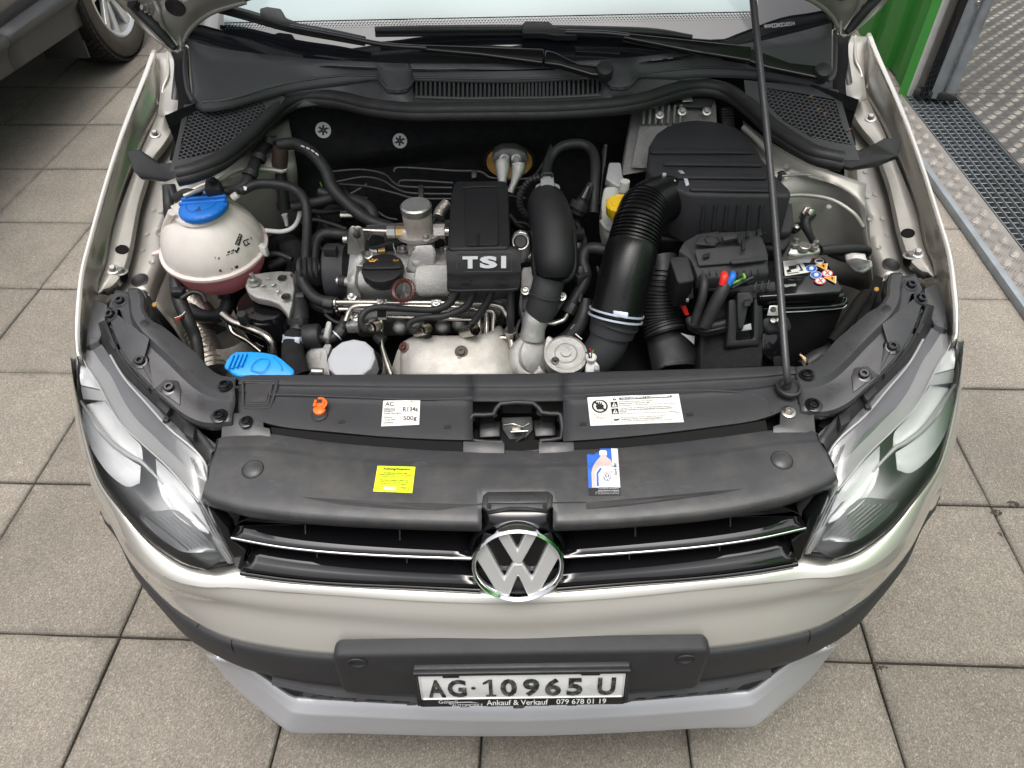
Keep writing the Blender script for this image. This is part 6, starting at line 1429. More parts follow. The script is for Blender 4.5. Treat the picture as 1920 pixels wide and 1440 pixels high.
# oil filler cap
oc = P(718, 505, .815); on = Vector((0, -.10, 1)).normalized()
OCP = lathe('oil_filler_cap', [(.030, -.012), (.0315, -.010), (.0325, .0), (.0315, .0035), (.028, .005), (0, .005)], oc, on, 'cover', CAR, 60, 34, lobes=lambda k, r: 1 + (.018 if r > .031 and k % 5 < 3 else 0))
lathe('cap_skirt', [(.028, -.018), (.029, -.010), (.025, -.010)], oc, on, 'plastic', OCP, 48)
xo, yo, zo = frame(on)
bmx = bmesh.new(); prism_bm(bmx, [oc + xo * a + yo * b + zo * .005 for a, b in ((-.0305, -.006), (-.022, -.008), (.022, -.008), (.0305, -.006), (.0305, .006), (.022, .0045), (-.022, .0045), (-.0305, .006))], zo * .0045)
obj('cap_grip', finish(bmx, 'cap_grip', 30, .003, 3), 'cover', OCP)
fo = Flat(oc - xo * .03 + yo * .03 + zo * .0052, oc + xo * .03 + yo * .03 + zo * .0052, oc + xo * .03 - yo * .03 + zo * .0052, oc - xo * .03 - yo * .03 + zo * .0052, 'oil', OCP)
fo.poly([[(.10, 0.770), (.14, 0.775), (.16, 0.730), (.27, 0.730), (.28, 0.770), (.33, 0.810), (.335, 0.795), (.29, 0.720), (.28, 0.690), (.15, 0.690), (.145, 0.735), (.11, 0.750)], rect(.18, 0.775, .26, 0.790), rect(.21, 0.750, .225, 0.810), circ(.35, .76, .010, .014, 8)], 'ink_orange', .0005, 'oil_can_mark')
fo.poly([rect(.76, 0.700, .765, 0.770), rect(.76, 0.700, .89, 0.710), rect(.885, 0.700, .89, 0.760), rect(.76, 0.760, .80, 0.770), rect(.85, 0.755, .89, 0.765), rect(.823, 0.700, .828, 0.750)], 'ink_orange', .0005, 'book_mark')
# ring handle of the dipstick
rc = P(756, 545, .806); nr = Vector((-.32, -.62, .72)).normalized(); xr_, yr_, zr_ = frame(nr)
bmx = lathe_bm(bmesh.new(), [(.0132, -.002), (.0162, -.003), (.0182, -.001), (.0182, .002), (.0162, .0035), (.0132, .002), (.0132, -.002)], rc, nr, 72, sx=1.05, sy=.95, lobes=lambda k, r: 1 + (.10 if r > .0165 and k % 3 < 2 else 0))
obj('dipstick_ring', finish(bmx, 'dipstick_ring', 34), 'ring', CAR)
# pump and thermostat tower
vp = P(791, 474, .80)
VP = lathe('vacuum_pump', [(.022, .0), (.0215, .034), (.0222, .037), (.0222, .060), (.0228, .061), (.0228, .082), (.020, .084), (0, .084)], vp, (0, 0.02, 1), 'beige_cast', CAR, 48, 34)
lathe('pump_flange', [(.0, .0), (.034, .0), (.034, .006), (.0, .006)], vp + Vector((0, 0, .034)), (0, .02, 1), 'cast', VP, 32, sx=1.05, sy=.8)
lathe('pump_lid', [(.0235, .076), (.0240, .086), (.0215, .0885), (0, .089)], vp, (0, .02, 1), 'zinc', VP, 48, lobes=lambda k, r: 1 + (.03 if k % 8 == 0 else 0))
prism('pump_base', PP([(758, 505, .80), (768, 478, .822), (776, 458, .835), (812, 456, .836), (818, 470, .828), (816, 496, .805), (800, 503, .80), (776, 512, .795)]), (0, .012, -.03), 'cast', CAR, .005, 3)
bolt(P(799, 446, .842), (0, -.2, 1), 'zinc', .8, 'hex', VP); lathe('drain_hole', [(.0048, .0), (.004, .0008), (0, .0004)], P(797, 474, .822), (0, -.9, .5), 'ink', VP, 16)
lathe('pump_foot', [(.0, 0), (.009, .0), (.009, .012), (.0075, .014), (0, .014)], P(782, 500, .797), (0, 0, 1), 'cast', VP, 20)
hose('fuel_pipe', [(671, 432, .842), (700, 433, .842), (728, 434, .842)], .0048, 'steel', seg=14)
lathe('union_nut', [(0, 0), (.0095, 0), (.0095, .013), (0, .013)], P(726, 435, .842), (1, 0, 0), 'zinc', CAR, 6); lathe('union_nut', [(0, 0), (.0095, 0), (.0095, .014), (.006, .016), (0, .016)], P(743, 435, .842), (1, 0, 0), 'brass', CAR, 6)
hose('pump_stub', [(756, 436, .842), (772, 436, .842)], .008, 'shield', seg=14)
lathe('union_nut', [(0, 0), (.0115, 0), (.0115, .017), (0, .017)], P(814, 434, .842), (1, 0, 0), 'shield', CAR, 6); hose('pump_stub', [(835, 434, .842), (842, 434, .842)], .007, 'steel', seg=14)
for px, py, z in ((756, 468, .80), (836, 470, .80)): bolt(P(px, py, z), (0, -.1, 1), 'zinc', .85, 'hex'); prism('bolt_pad', PP([(px - 14, py + 9, z - .008), (px + 12, py + 9, z - .008), (px + 13, py - 8, z + .001), (px - 12, py - 8, z + .001)]), (0, 0, -.006), 'cast', CAR, .002)
hose('sensor_union', [(694, 470, .797), (708, 470, .797)], .006, 'zinc', seg=6); hose('sensor_union', [(709, 469, .797), (722, 468, .797)], .006, 'brass', seg=6)
hose('sensor_lead', [(690, 465, .80), (712, 462, .81), (740, 452, .82), (760, 452, .82)], .003, 'hose')
hose('bracket_wire', [(742, 474, .795), (738, 460, .805), (742, 447, .812), (758, 446, .812)], .0016, 'steel'); hose('bracket_wire', [(818, 446, .812), (832, 447, .812), (838, 460, .80)], .0016, 'steel')
box('rear_block', P(740, 452, .80), (.03, .03, .03), 'plastic', CAR, None, .003)
prism('rear_manifold', PP([(676, 455, .79), (960, 440, .79), (960, 400, .82), (680, 418, .82)]), (0, 0, -.06), 'plastic', CAR, .008)
# engine cover with raised block
EC_ = loft('engine_cover', [PP(r) for r in ([(838, 464, .862), (856, 463, .864), (905, 462, .864), (957, 461, .864), (970, 463, .862)], [(836, 474, .860), (856, 473, .862), (905, 472, .862), (960, 471, .862), (975, 473, .859)], [(838, 510, .838), (856, 513, .836), (905, 512, .836), (960, 511, .836), (977, 508, .838)], [(838, 516, .833), (856, 518, .832), (905, 517, .832), (960, 516, .832), (977, 514, .833)], [(838, 540, .816), (856, 543, .814), (905, 542, .814), (958, 541, .814), (974, 538, .816)], [(840, 546, .809), (856, 549, .807), (905, 548, .807), (958, 547, .807), (972, 545, .809)])], 'cover', CAR, 3, 2, .035, 40)
md = EC_.modifiers.new('edge', 'BEVEL'); md.width = .004; md.segments = 3; md.limit_method = 'ANGLE'; md.angle_limit = R(50)
prism('cover_block', PP([(851, 343, .872), (856, 339, .872), (945, 338, .872), (951, 342, .872), (954, 366, .872), (956, 458, .868), (952, 466, .866), (844, 468, .866), (839, 460, .868), (845, 366, .872)]), (0, .004, -.05), 'cover', EC_, .006, 3)
prism('block_inset', PP([(870, 351, .873), (933, 349, .873), (935, 454, .8695), (931, 459, .8695), (877, 460, .8695), (872, 455, .8695)]), (0, 0, -.002), 'cover', EC_, .0012)
hose('block_rib', [(896, 440, .8700), (896, 461, .8690)], .0022, 'cover', EC_, n=2)
hose('block_rib', [(868, 352, .8728), (900, 350, .8735), (933, 350, .8728)], .0018, 'cover', EC_)
f_tl, f_tr, f_br, f_bl = P(856, 474, .8618), P(960, 473, .8618), P(960, 509, .8372), P(856, 510, .8372)
ft_ = Flat(f_tl, f_tr, f_br, f_bl, 'badge', EC_)
ft_.poly([rect(0, 0, 1, .035), rect(0, .965, 1, 1), rect(0, 0, .008, 1), rect(.992, 0, 1, 1)], 'steel_black', .0012, 'badge_border')
for ch, a, b in (('T', .11, .385), ('S', .42, .735), ('I', .805, .895)): ft_.text(ch, a, .19, b, .82, 'letter_silver', .0010, 'letter', .0016, .055 if ch != 'I' else 0)
bm = bmesh.new()
for l in ([(864, 524, .830), (882, 524, .830), (883, 531, .8245), (865, 531, .8245)], [(930, 525, .830), (949, 525, .830), (950, 532, .8245), (931, 532, .8245)]):
    prism('cover_slot', [p + ft_.n * .0012 for p in PP(l)], ft_.n * -.002, 'ink', EC_, 0)
hose('cover_lip', [(842, 543, .813), (856, 545, .812), (905, 544, .812), (958, 543, .812), (970, 541, .813)], .0022, 'cover', EC_)
# pipes over the front of the engine
hose('fuel_rail', [(632, 567, .752), (680, 567, .752), (740, 568, .752), (800, 568, .752), (860, 569, .750), (915, 570, .748), (938, 575, .744), (948, 588, .735), (956, 600, .728)], .0048, 'steel', seg=14)
hose('coolant_pipe', [(636, 580, .740), (650, 580, .74), (700, 579, .742), (780, 580, .742), (860, 580, .740), (915, 582, .738), (926, 590, .732), (926, 620, .71), (922, 650, .69), (930, 675, .675), (950, 700, .66)], .0042, 'steel', seg=14)
hose('coolant_pipe', [(648, 602, .732), (655, 584, .742), (665, 575, .748), (690, 573, .749), (760, 574, .749), (850, 576, .746), (890, 578, .744)], .0040, 'steel', seg=14)
hose('coolant_pipe', [(726, 594, .728), (780, 596, .728), (840, 598, .728), (892, 600, .726)], .0038, 'steel', seg=14)
hose('oil_pipe', [(898, 596, .728), (898, 620, .715), (902, 632, .71), (920, 634, .71), (948, 634, .71), (958, 638, .708), (960, 652, .70)], .0045, 'steel', seg=14)
hose('oil_pipe', [(912, 588, .732), (912, 620, .715), (912, 650, .695), (918, 672, .68), (935, 700, .66)], .0042, 'steel', seg=14)
hose('oil_pipe', [(926, 585, .735), (924, 640, .70), (930, 665, .688), (955, 700, .665)], .0042, 'steel', seg=14)
lathe('banjo_nut', [(0, 0), (.009, 0), (.009, .010), (0, .010)], P(958, 652, .692), (0, .2, 1), 'zinc', CAR, 6)
hose('drain_pipe', [(715, 600, .725), (715, 640, .70), (722, 670, .68), (733, 702, .66)], [.0035, .004, .005, .0055], 'steel', seg=12)
for x, y in ((716, 567), (818, 568)):
    prism('pipe_bracket', PP([(x - 10, y - 6, .760), (x + 9, y - 6, .760), (x + 9, y + 6, .752), (x - 10, y + 6, .752)]), (0, 0, -.002), 'zinc', CAR, .0006)
    bolt(P(x, y, .757), (0, -.5, 1), 'zinc', .62, 'torx'); prism('pipe_clip', PP([(x - 9, y + 15, .752), (x + 8, y + 15, .752), (x + 8, y + 25, .742), (x - 9, y + 25, .742)]), (0, 0, -.004), 'plastic', CAR, .001)
    prism('pipe_bracket', PP([(x - 8, y + 26, .735), (x + 8, y + 26, .735), (x + 8, y + 31, .731), (x - 7, y + 31, .731)]), (0, 0, -.002), 'white_plastic', CAR, .0005)
bolt(P(667, 592, .727), (0, -.5, 1), 'zinc', .9, 'torx'); box('sensor_block', P(662, 612, .715), (.02, .016, .018), 'cast', CAR, None, .003)
# ignition leads
L1 = [(857, 546, .790), (851, 558, .782), (838, 572, .772), (810, 581, .764), (760, 579, .762), (715, 576, .760), (690, 581, .756), (677, 596, .748), (678, 610, .738), (687, 618, .730)]
L2 = [(888, 546, .790), (882, 562, .780), (870, 578, .768), (832, 593, .756), (795, 596, .752), (772, 603, .746), (766, 614, .738), (778, 622, .729)]
L3_ = [(922, 546, .790), (914, 566, .775), (898, 590, .755), (880, 614, .735), (868, 624, .728)]
L4 = [(957, 546, .790), (957, 580, .765), (957, 605, .745), (957, 622, .728)]
for l in (L1, L2, L3_, L4):
    hose('ignition_lead', l, [.0062] * 3 + [.0052] * (len(l) - 3), 'hose', seg=14)
for x, y, z in ((692, 616, .726), (784, 621, .725), (872, 623, .724), (957, 622, .722)):
    d = Vector((.5, -.45, .55)) if x < 900 else Vector((0, -.2, 1))
    lathe('plug_sleeve', [(.0095, -.03), (.0095, .004), (.0085, .005), (.0075, -.002), (0, -.002)], P(x, y, z), -d if x < 900 else d, 'steel', CAR, 24)
    lathe('plug_socket', [(.0095, -.025), (.0095, -.010), (0, -.010)], P(x + 7, y + 4, z - .010), Vector((-.5, .45, .3)), 'plastic', CAR, 20)
for k in range(6):
    lathe('exhaust_boss', [(0, .0), (.004, .0), (.009, -.003), (.012, -.010), (.013, -.03)], P(700 + 40 * k + (8 if k % 2 else 0), 607 + (k % 2) * 6, .712), (0, -.7, .7), 'cast', CAR, 20)
# exhaust heat shield
loft('heat_shield', [PP(r) for r in ([(756, 640, .700), (785, 629, .708), (860, 629, .710), (912, 623, .712), (935, 610, .716), (948, 622, .70)], [(752, 648, .703), (784, 635, .715), (860, 635, .717), (915, 630, .719), (940, 626, .714), (956, 640, .698)], [(750, 672, .693), (784, 664, .709), (860, 664, .711), (918, 658, .711), (945, 654, .704), (964, 668, .685)], [(750, 708, .672), (784, 708, .690), (860, 708, .692), (920, 708, .692), (950, 708, .684), (978, 708, .662)])], 'shield', CAR, 4, 4, .003, 60)
bolt(P(865, 660, .712), (0, -.6, 1), 'brown', 1.0); bolt(P(757, 651, .708), (-.3, -.6, 1), 'ring', .8)
hose('shield_bead', [(862, 668, .709), (858, 685, .695), (862, 700, .685)], .004, 'shield')
prism('shield_side', PP([(730, 700, .65), (744, 660, .68), (752, 640, .70), (756, 706, .655)]), (0, 0, -.01), 'shield', CAR, .002)
# white cap and pulley housing in front left
lathe('filter_cap', [(.0, .022), (.033, .022), (.0365, .0205), (.0375, .018), (.0375, -.012), (.034, -.014)], P(664, 686, .690), (0, -.22, 1), 'lid', CAR, 12, 20)
lathe('filter_bowl', [(.043, .0), (.044, -.01), (.044, -.06)], P(668, 690, .682), (0, -.22, 1), 'cast', CAR, 40)
prism('pump_housing', PP([(566, 706, .66), (570, 660, .69), (586, 648, .70), (612, 650, .70), (622, 706, .665)]), (0, 0, -.03), 'cast', CAR, .006)
prism('pump_housing', PP([(596, 706, .655), (600, 664, .69), (610, 640, .70), (622, 645, .70), (612, 670, .69), (612, 706, .66)]), (0, 0, -.012), 'cast', CAR, .004)
hose('housing_bolt', [(586, 697, .68), (606, 697, .68)], [.007, .006], 'zinc', seg=12); lathe('housing_bolt', [(.009, 0), (.009, .006), (0, .006)], P(614, 626, .705), (0, 0, 1), 'zinc', CAR, 12)
prism('bracket_arm', PP([(604, 632, .715), (612, 600, .735), (622, 602, .735), (616, 636, .712)]), (0, 0, -.012), 'cast', CAR, .003)
# lifting eye on the right of the cover
EY = prism('lifting_lug', PP([(959, 470, .83), (959, 450, .846), (964, 440, .853), (975, 435, .857), (987, 438, .855), (994, 448, .847), (994, 474, .826), (986, 492, .812), (970, 496, .81)]), (0, .006, .001), 'zinc', CAR, .0015)
lathe('lug_hole', [(.0102, -.0002), (.0085, .0012), (0, .0008)], P(976, 453, .8465), (0, -.72, .65), 'ink', EY, 28); lathe('lug_ring', [(.0135, .0), (.0125, .0016), (.0108, .001)], P(976, 453, .8465), (0, -.72, .65), 'zinc', EY, 28)
hose('lug_bolt', [(988, 482, .815), (1002, 480, .815)], .007, 'zinc', seg=14)
prism('side_casting', PP([(976, 545, .77), (978, 500, .80), (1000, 498, .80), (1004, 520, .79), (1000, 590, .74), (980, 596, .735), (972, 570, .752)]), (0, .01, -.03), 'cast', CAR, .004)
# charge pipe with resonator
hose('charge_pipe', [(1022, 372, .872), (1026, 385, .878), (1033, 420, .868), (1038, 460, .852), (1040, 495, .835), (1040, 518, .82)], [.022, .031, .0325, .0315, .030, .022], 'cover', seg=28)
hose('resonator_rim', [(1004, 385, .852), (1001, 420, .845), (1001, 470, .828), (1003, 512, .808), (1016, 526, .80), (1040, 530, .798), (1064, 524, .802), (1076, 505, .812), (1077, 470, .828), (1074, 430, .842), (1064, 390, .855)], .0048, 'cover')
hose('charge_hose', [(1030, 522, .806), (1024, 545, .79), (1018, 570, .768), (1012, 588, .75)], [.0245, .024, .024, .0235], 'trim', seg=28); band(P(1022, 552, .785), P(1030, 522, .806) - P(1018, 570, .768), .0238, 'trim', .002, 'hose_ridge', False)
for l, b in (([(978, 546, .78), (985, 537, .785), (994, 540, .785), (994, 552, .78), (984, 585, .755), (978, 580, .76)], (985, 545, .786)), ([(1044, 560, .77), (1050, 548, .776), (1060, 550, .776), (1060, 562, .77), (1040, 592, .75), (1034, 586, .752)], (1053, 556, .776))):
    prism('pipe_lug', PP(l), (0, .004, -.008), 'trim', CAR, .002); bolt(P(*b), (0, -.5, 1), 'zinc', .72)
PS = prism('pressure_sensor', PP([(1003, 372, .885), (1004, 346, .896), (1012, 342, .898), (1042, 342, .898), (1050, 346, .896), (1051, 372, .885)]), (0, .01, -.022), 'grey_plastic', CAR, .003)
prism('sensor_plug', PP([(1013, 350, .905), (1014, 330, .91), (1038, 329, .91), (1040, 350, .905)]), (0, .006, -.012), 'grey_plastic', PS, .002); tube('plug_latch', PP([(1016, 332, .913), (1017, 326, .915), (1034, 325, .915), (1035, 331, .913)]), .002, 'plastic', PS, 3, 8)
hose('sensor_loom', [(1012, 332, .905), (992, 340, .898), (977, 362, .88), (975, 385, .86), (985, 402, .845), (1000, 412, .835)], .0045, 'plastic', corr=(.006, .002, 0, 1))
# turbo: compressor elbow, housing, actuator
hose('turbo_elbow', [(1010, 585, .752), (1004, 600, .742), (1000, 616, .73), (998, 634, .715)], [.022, .021, .019, .020], 'cast', seg=24)
lathe('turbo_housing', [(0, .020), (.022, .019), (.032, .012), (.035, .0), (.034, -.02), (0, -.03)], P(1000, 668, .688), (.55, -.5, .6), 'cast', CAR, 40); hose('turbo_volute', [(985, 640, .71), (972, 660, .70), (974, 690, .68), (1000, 702, .67), (1018, 690, .68)], [.012, .014, .015, .016, .014], 'cast', seg=20)
prism('turbo_flange', PP([(972, 625, .716), (980, 620, .72), (984, 640, .712), (984, 702, .67), (974, 702, .668)]), (.004, 0, -.02), 'cast', CAR, .002)
for k, (y, z) in enumerate(((670, .70), (676, .697), (684, .691), (692, .685))): lathe('punch_mark', [(.0012, .0), (0, .0008)], P(981, y, z), (0, -.6, .8), 'ink', CAR, 8)
lathe('exhaust_flange', [(.018, 0), (.018, .012), (.012, .013), (0, .010)], P(966, 684, .675), (-.5, -.5, .5), 'brown', CAR, 24)
AC_ = lathe('actuator', [(.030, -.035), (.031, -.012), (.0335, -.010), (.0335, .0), (.029, .002), (.027, .001), (.018, .002), (.016, .004), (.0085, .0045), (.008, .008), (0, .009)], P(1061, 664, .716), (0, -.30, 1), 'cast', CAR, 40)
for x, y in ((1041, 676), (1083, 650)): bolt(P(x, y, .716), (0, -.3, 1), 'steel_black', .6, 'hex', AC_)
prism('actuator_body', PP([(1040, 678, .70), (1084, 676, .70), (1086, 704, .675), (1044, 706, .675)]), (0, .008, -.03), 'cast', AC_, .003)
prism('actuator_arm', PP([(1020, 650, .715), (1026, 626, .725), (1036, 630, .722), (1048, 648, .715), (1042, 668, .708), (1022, 672, .70)]), (0, 0, -.015), 'cast', AC_, .004)
PL = prism('white_plug', PP([(1097, 698, .70), (1098, 680, .712), (1106, 674, .716), (1118, 676, .715), (1124, 684, .710), (1125, 700, .70)]), (0, .004, -.02), 'white_plastic', CAR, .003)
lathe('plug_collar', [(.008, 0), (.0085, .006), (.006, .009), (0, .009)], P(1108, 674, .715), (0, -.1, 1), 'white_plastic', PL, 20); prism('plug_latch', PP([(1114, 694, .712), (1124, 693, .712), (1124, 684, .716), (1114, 685, .716)]), (0, 0, -.006), 'grey_plastic', PL, .001)
hose('plug_wire', [(1107, 672, .722), (1110, 662, .735), (1113, 656, .74)], .0009, 'green_wire'); hose('plug_wire', [(1109, 672, .722), (1109, 660, .738), (1106, 654, .745)], .0009, 'red'); hose('plug_wire', [(1105, 672, .722), (1104, 664, .732), (1098, 660, .735)], .0012, 'hose')
# right of the engine: hoses
hose('crankcase_hose', [(1150, 478, .80), (1135, 470, .806), (1114, 466, .808), (1098, 470, .804), (1092, 490, .794), (1098, 514, .78), (1092, 536, .766), (1078, 558, .752), (1065, 584, .736)], .0098, seg=16)
band(P(1068, 578, .741), P(1078, 558, .752) - P(1065, 584, .736), .0095, 'plastic', .016); hose('return_pipe', [(1064, 588, .732), (1056, 600, .724), (1040, 606, .722), (1028, 606, .722)], .005, 'steel', seg=12)
hose('drain_hose', [(1098, 562, .745), (1094, 590, .73), (1084, 612, .715), (1066, 632, .70), (1046, 646, .69)], [.010, .0125, .0125, .0125, .0125], 'plastic', seg=16)
hose('pipe_print', [(1078, 608, .732), (1070, 617, .725)], .0012, 'ink_grey'); hose('pipe_print', [(1079, 626, .722), (1091, 636, .715)], .001, 'white_paper')
hose('sensor_tube', [(1108, 345, .86), (1100, 362, .85), (1090, 382, .835), (1082, 400, .82)], [.006, .0075, .011, .012], 'plastic'); lathe('sensor_collar', [(.010, -.006), (.016, -.006), (.016, .006), (.010, .006)], P(1086, 386, .832), P(1100, 362, .85) - P(1090, 382, .835), 'plastic', CAR, 24)
hose('sensor_tip', [(1094, 372, .848), (1104, 350, .864)], [.0085, .0055], 'gloss')
for k in range(5): prism('manifold_rib', PP([(1074 + k * 2, 410 + 22 * k, .80), (1088 + k * 2, 408 + 22 * k, .80), (1088 + k * 2, 424 + 22 * k, .79), (1076 + k * 2, 426 + 22 * k, .79)]), (0, 0, -.03), 'plastic', CAR, .003)
hose('vacuum_hose', [(1022, 338, .86), (1030, 300, .87), (1052, 276, .882), (1086, 270, .884), (1108, 280, .88), (1116, 305, .872), (1114, 350, .85), (1112, 400, .82)], .0085, seg=14)
hose('rod', [(1136, 272, .88), (1118, 350, .84)], .003, 'steel_black', n=2)
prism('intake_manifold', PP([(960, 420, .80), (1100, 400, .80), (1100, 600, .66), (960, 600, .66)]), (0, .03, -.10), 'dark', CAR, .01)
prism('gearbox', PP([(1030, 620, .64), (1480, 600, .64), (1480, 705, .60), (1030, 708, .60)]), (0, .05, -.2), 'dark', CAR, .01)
# refrigerant block on the bulkhead
qb = PY(955, 302, .865); n_ = Vector((0, -1, .3))
lathe('foam_seal', [(.040, -.004), (.045, .004), (.045, .010), (0, .010)], qb, n_, 'foam', CAR, 40, sx=1.0, sy=.68); lathe('foam_seal_rim', [(.046, -.004), (.051, .006), (.046, .012)], qb, n_, 'rubber', CAR, 40, sx=1.0, sy=.70)
VB = prism('expansion_valve', [PY(x, y, .845) for x, y in ((928, 287), (942, 280), (966, 280), (986, 288), (990, 300), (982, 312), (930, 312), (922, 300))], (0, .02, .004), 'cast', CAR, .003)
for px, a in ((946, 0), (968, 1)):
    lathe('union_screw', [(.0098, 0), (.0098, .008), (.0062, .009), (.0055, .006), (0, .006)], PY(px, 298, .842), (0, -.9, .4), 'zinc', VB, 24)
hose('refrigerant_pipe', [(942, 304, .868), (942, 318, .86), (942, 345, .845)], [.0125, .012, .007], 'cast', VB, seg=16); hose('refrigerant_pipe', [(972, 306, .868), (972, 318, .86), (964, 342, .85), (956, 362, .838)], [.012, .0115, .006, .006], 'cast', VB, seg=16)
# thin brake lines along the bulkhead
for l in ([(620, 322, .82), (676, 318, .82), (720, 326, .818), (738, 342, .812), (760, 350, .81), (848, 352, .81)], [(626, 342, .815), (680, 332, .816), (716, 338, .814), (740, 352, .808), (770, 362, .806), (850, 364, .805)], [(636, 345, .81), (690, 350, .81), (740, 362, .804), (780, 372, .80), (848, 373, .80)], [(738, 322, .825), (752, 314, .83), (850, 320, .828), (900, 322, .828), (925, 334, .822), (992, 334, .822), (1016, 310, .83), (1034, 272, .85)], [(746, 345, .812), (760, 338, .815), (850, 343, .813)], [(952, 352, .81), (980, 352, .81)], [(952, 366, .805), (985, 372, .80)], [(688, 345, .81), (660, 362, .80), (640, 364, .80)], [(675, 370, .79), (720, 405, .77), (745, 412, .765)]):
    hose('brake_line', l, .0022, 'steel_black', seg=8)
for l in ([(784, 346, .818), (794, 346, .818), (794, 376, .802), (784, 376, .802)], [(884, 319, .835), (894, 318, .835), (894, 333, .826), (884, 334, .826)]): prism('line_clip', PP(l), (0, .004, -.008), 'plastic', CAR, .0015)
hose('green_wire', [(600, 342, .80), (604, 352, .795), (602, 362, .79)], .0012, 'green_wire'); hose('green_wire', [(612, 368, .785), (618, 378, .78), (614, 384, .778)], .0012, 'green_wire')
for l in ([(560, 390, .80), (600, 398, .79), (640, 394, .79)], [(596, 402, .785), (612, 424, .77), (626, 436, .765)], [(640, 340, .80), (655, 365, .79), (690, 374, .785)], [(1000, 440, .80), (960, 420, .80), (1000, 430, .80)], [(955, 404, .82), (975, 424, .81), (1000, 430, .80)]): hose('loom_branch', l, .005, 'hose')
lathe('canister', [(0, .01), (.02, .008), (.024, 0), (.024, -.05)], P(628, 405, .765), (0.4, -.2, .8), 'plastic', CAR, 24); hose('metal_stub', [(640, 405, .785), (664, 404, .785)], .010, 'steel', seg=16)
hose('silver_loom', [(838, 382, .835), (826, 396, .83), (822, 408, .825)], .010, 'foil')

# more wiring, clips and screws around the block
rnd = random.Random(11)
for l, r_ in (([(566, 420, .79), (590, 412, .792), (622, 420, .786), (650, 430, .78)], .004), ([(575, 440, .775), (610, 470, .76), (640, 476, .762)], .0035), ([(690, 452, .80), (700, 440, .805), (735, 446, .80)], .003), ([(820, 404, .825), (812, 420, .82), (826, 436, .815)], .003), ([(1000, 432, .81), (985, 420, .815), (968, 418, .815)], .0035), ([(1082, 420, .81), (1096, 452, .80), (1090, 470, .795), (1076, 500, .785)], .0045), ([(1080, 500, .78), (1090, 540, .765), (1086, 566, .75)], .004), ([(1120, 500, .785), (1130, 540, .765), (1122, 570, .75)], .003), ([(610, 590, .72), (630, 604, .716), (655, 606, .716)], .003), ([(975, 600, .735), (968, 620, .725), (972, 640, .712)], .003), ([(500, 480, .75), (520, 476, .755), (548, 486, .75)], .005), ([(340, 560, .735), (360, 548, .74), (378, 552, .735), (386, 566, .725)], .004)):
    hose('wiring', l, r_, 'hose', seg=10)
for x, y, z in ((486, 296, .886), (470, 326, .879), (505, 268, .889)):
    q = P(x, y, z); band(q, Vector((.3, .8, .5)), .0102, 'rubber', .010, 'tape_wrap', False)
for x, y, z in ((660, 556, .752), (760, 556, .754), (846, 552, .756), (690, 478, .806), (850, 470, .80)): bolt(P(x, y, z), (0, -.45, 1), 'zinc', .72, 'hex')
for x, y, z in ((620, 470, .80), (1083, 440, .81), (1090, 520, .78)): box('connector', P(x, y, z), (.022, .014, .016), 'plastic', CAR, Matrix.Rotation(rnd.uniform(-.6, .6), 3, 'Z'), .002)

# ---- air intake, filter box, control unit, brake fluid, battery
EU = prism('control_unit', [P(x, y, z - .024) for x, y, z in ((1187, 208, .915), (1343, 190, .925), (1346, 240, .900), (1310, 252, .89), (1240, 300, .862), (1212, 322, .850), (1166, 330, .846), (1168, 312, .856))], (0, .02, .004), 'ecu', CAR, .003, 2)
prism('unit_cover', [P(x, y, z - .024) for x, y, z in ((1199, 236, .905), (1270, 232, .908), (1266, 262, .892), (1212, 312, .862), (1184, 310, .862))], (0, -.004, -.002), 'ecu', EU, .002)
for k in range(7):
    x = 1208 + 11.5 * k; hose('cooling_fin', [(x, 203 - .9 * k, 0.9030), (x - 1, 214 - .6 * k, 0.8970), (x - 2, 234 - .3 * k, 0.8860)], .0028, 'ecu', EU, n=2)
for x, y, z in ((1237, 215, .922), (1279, 209, .924), (1325, 209, .922)): bolt(P(x, y, z - .024), (0, -.6, .8), 'zinc', .75, 'torx', EU)
prism('unit_bracket', [P(x, y, z - .024) for x, y, z in ((1258, 190, .93), (1280, 182, .934), (1340, 184, .932), (1335, 203, .924), (1262, 200, .925))], (0, .01, -.004), 'plastic', EU, .002)
prism('bracket_clip', [P(x, y, z - .024) for x, y, z in ((1278, 183, .937), (1297, 181, .938), (1300, 190, .934), (1280, 191, .933))], (0, .004, -.003), 'zinc', EU, .001)
prism('unit_connector', [P(x, y, z - .024) for x, y, z in ((1352, 200, .92), (1374, 200, .92), (1380, 240, .90), (1356, 246, .897))], (0, .02, -.02), 'plastic', EU, .003)
for k in range(6): hose('connector_rib', [(1354 + k * .6, 205 + 5 * k, .8975 - .0035 * k), (1374 + k * .6, 205 + 5 * k, .8975 - .0035 * k)], .0012, 'plastic', EU, n=1)
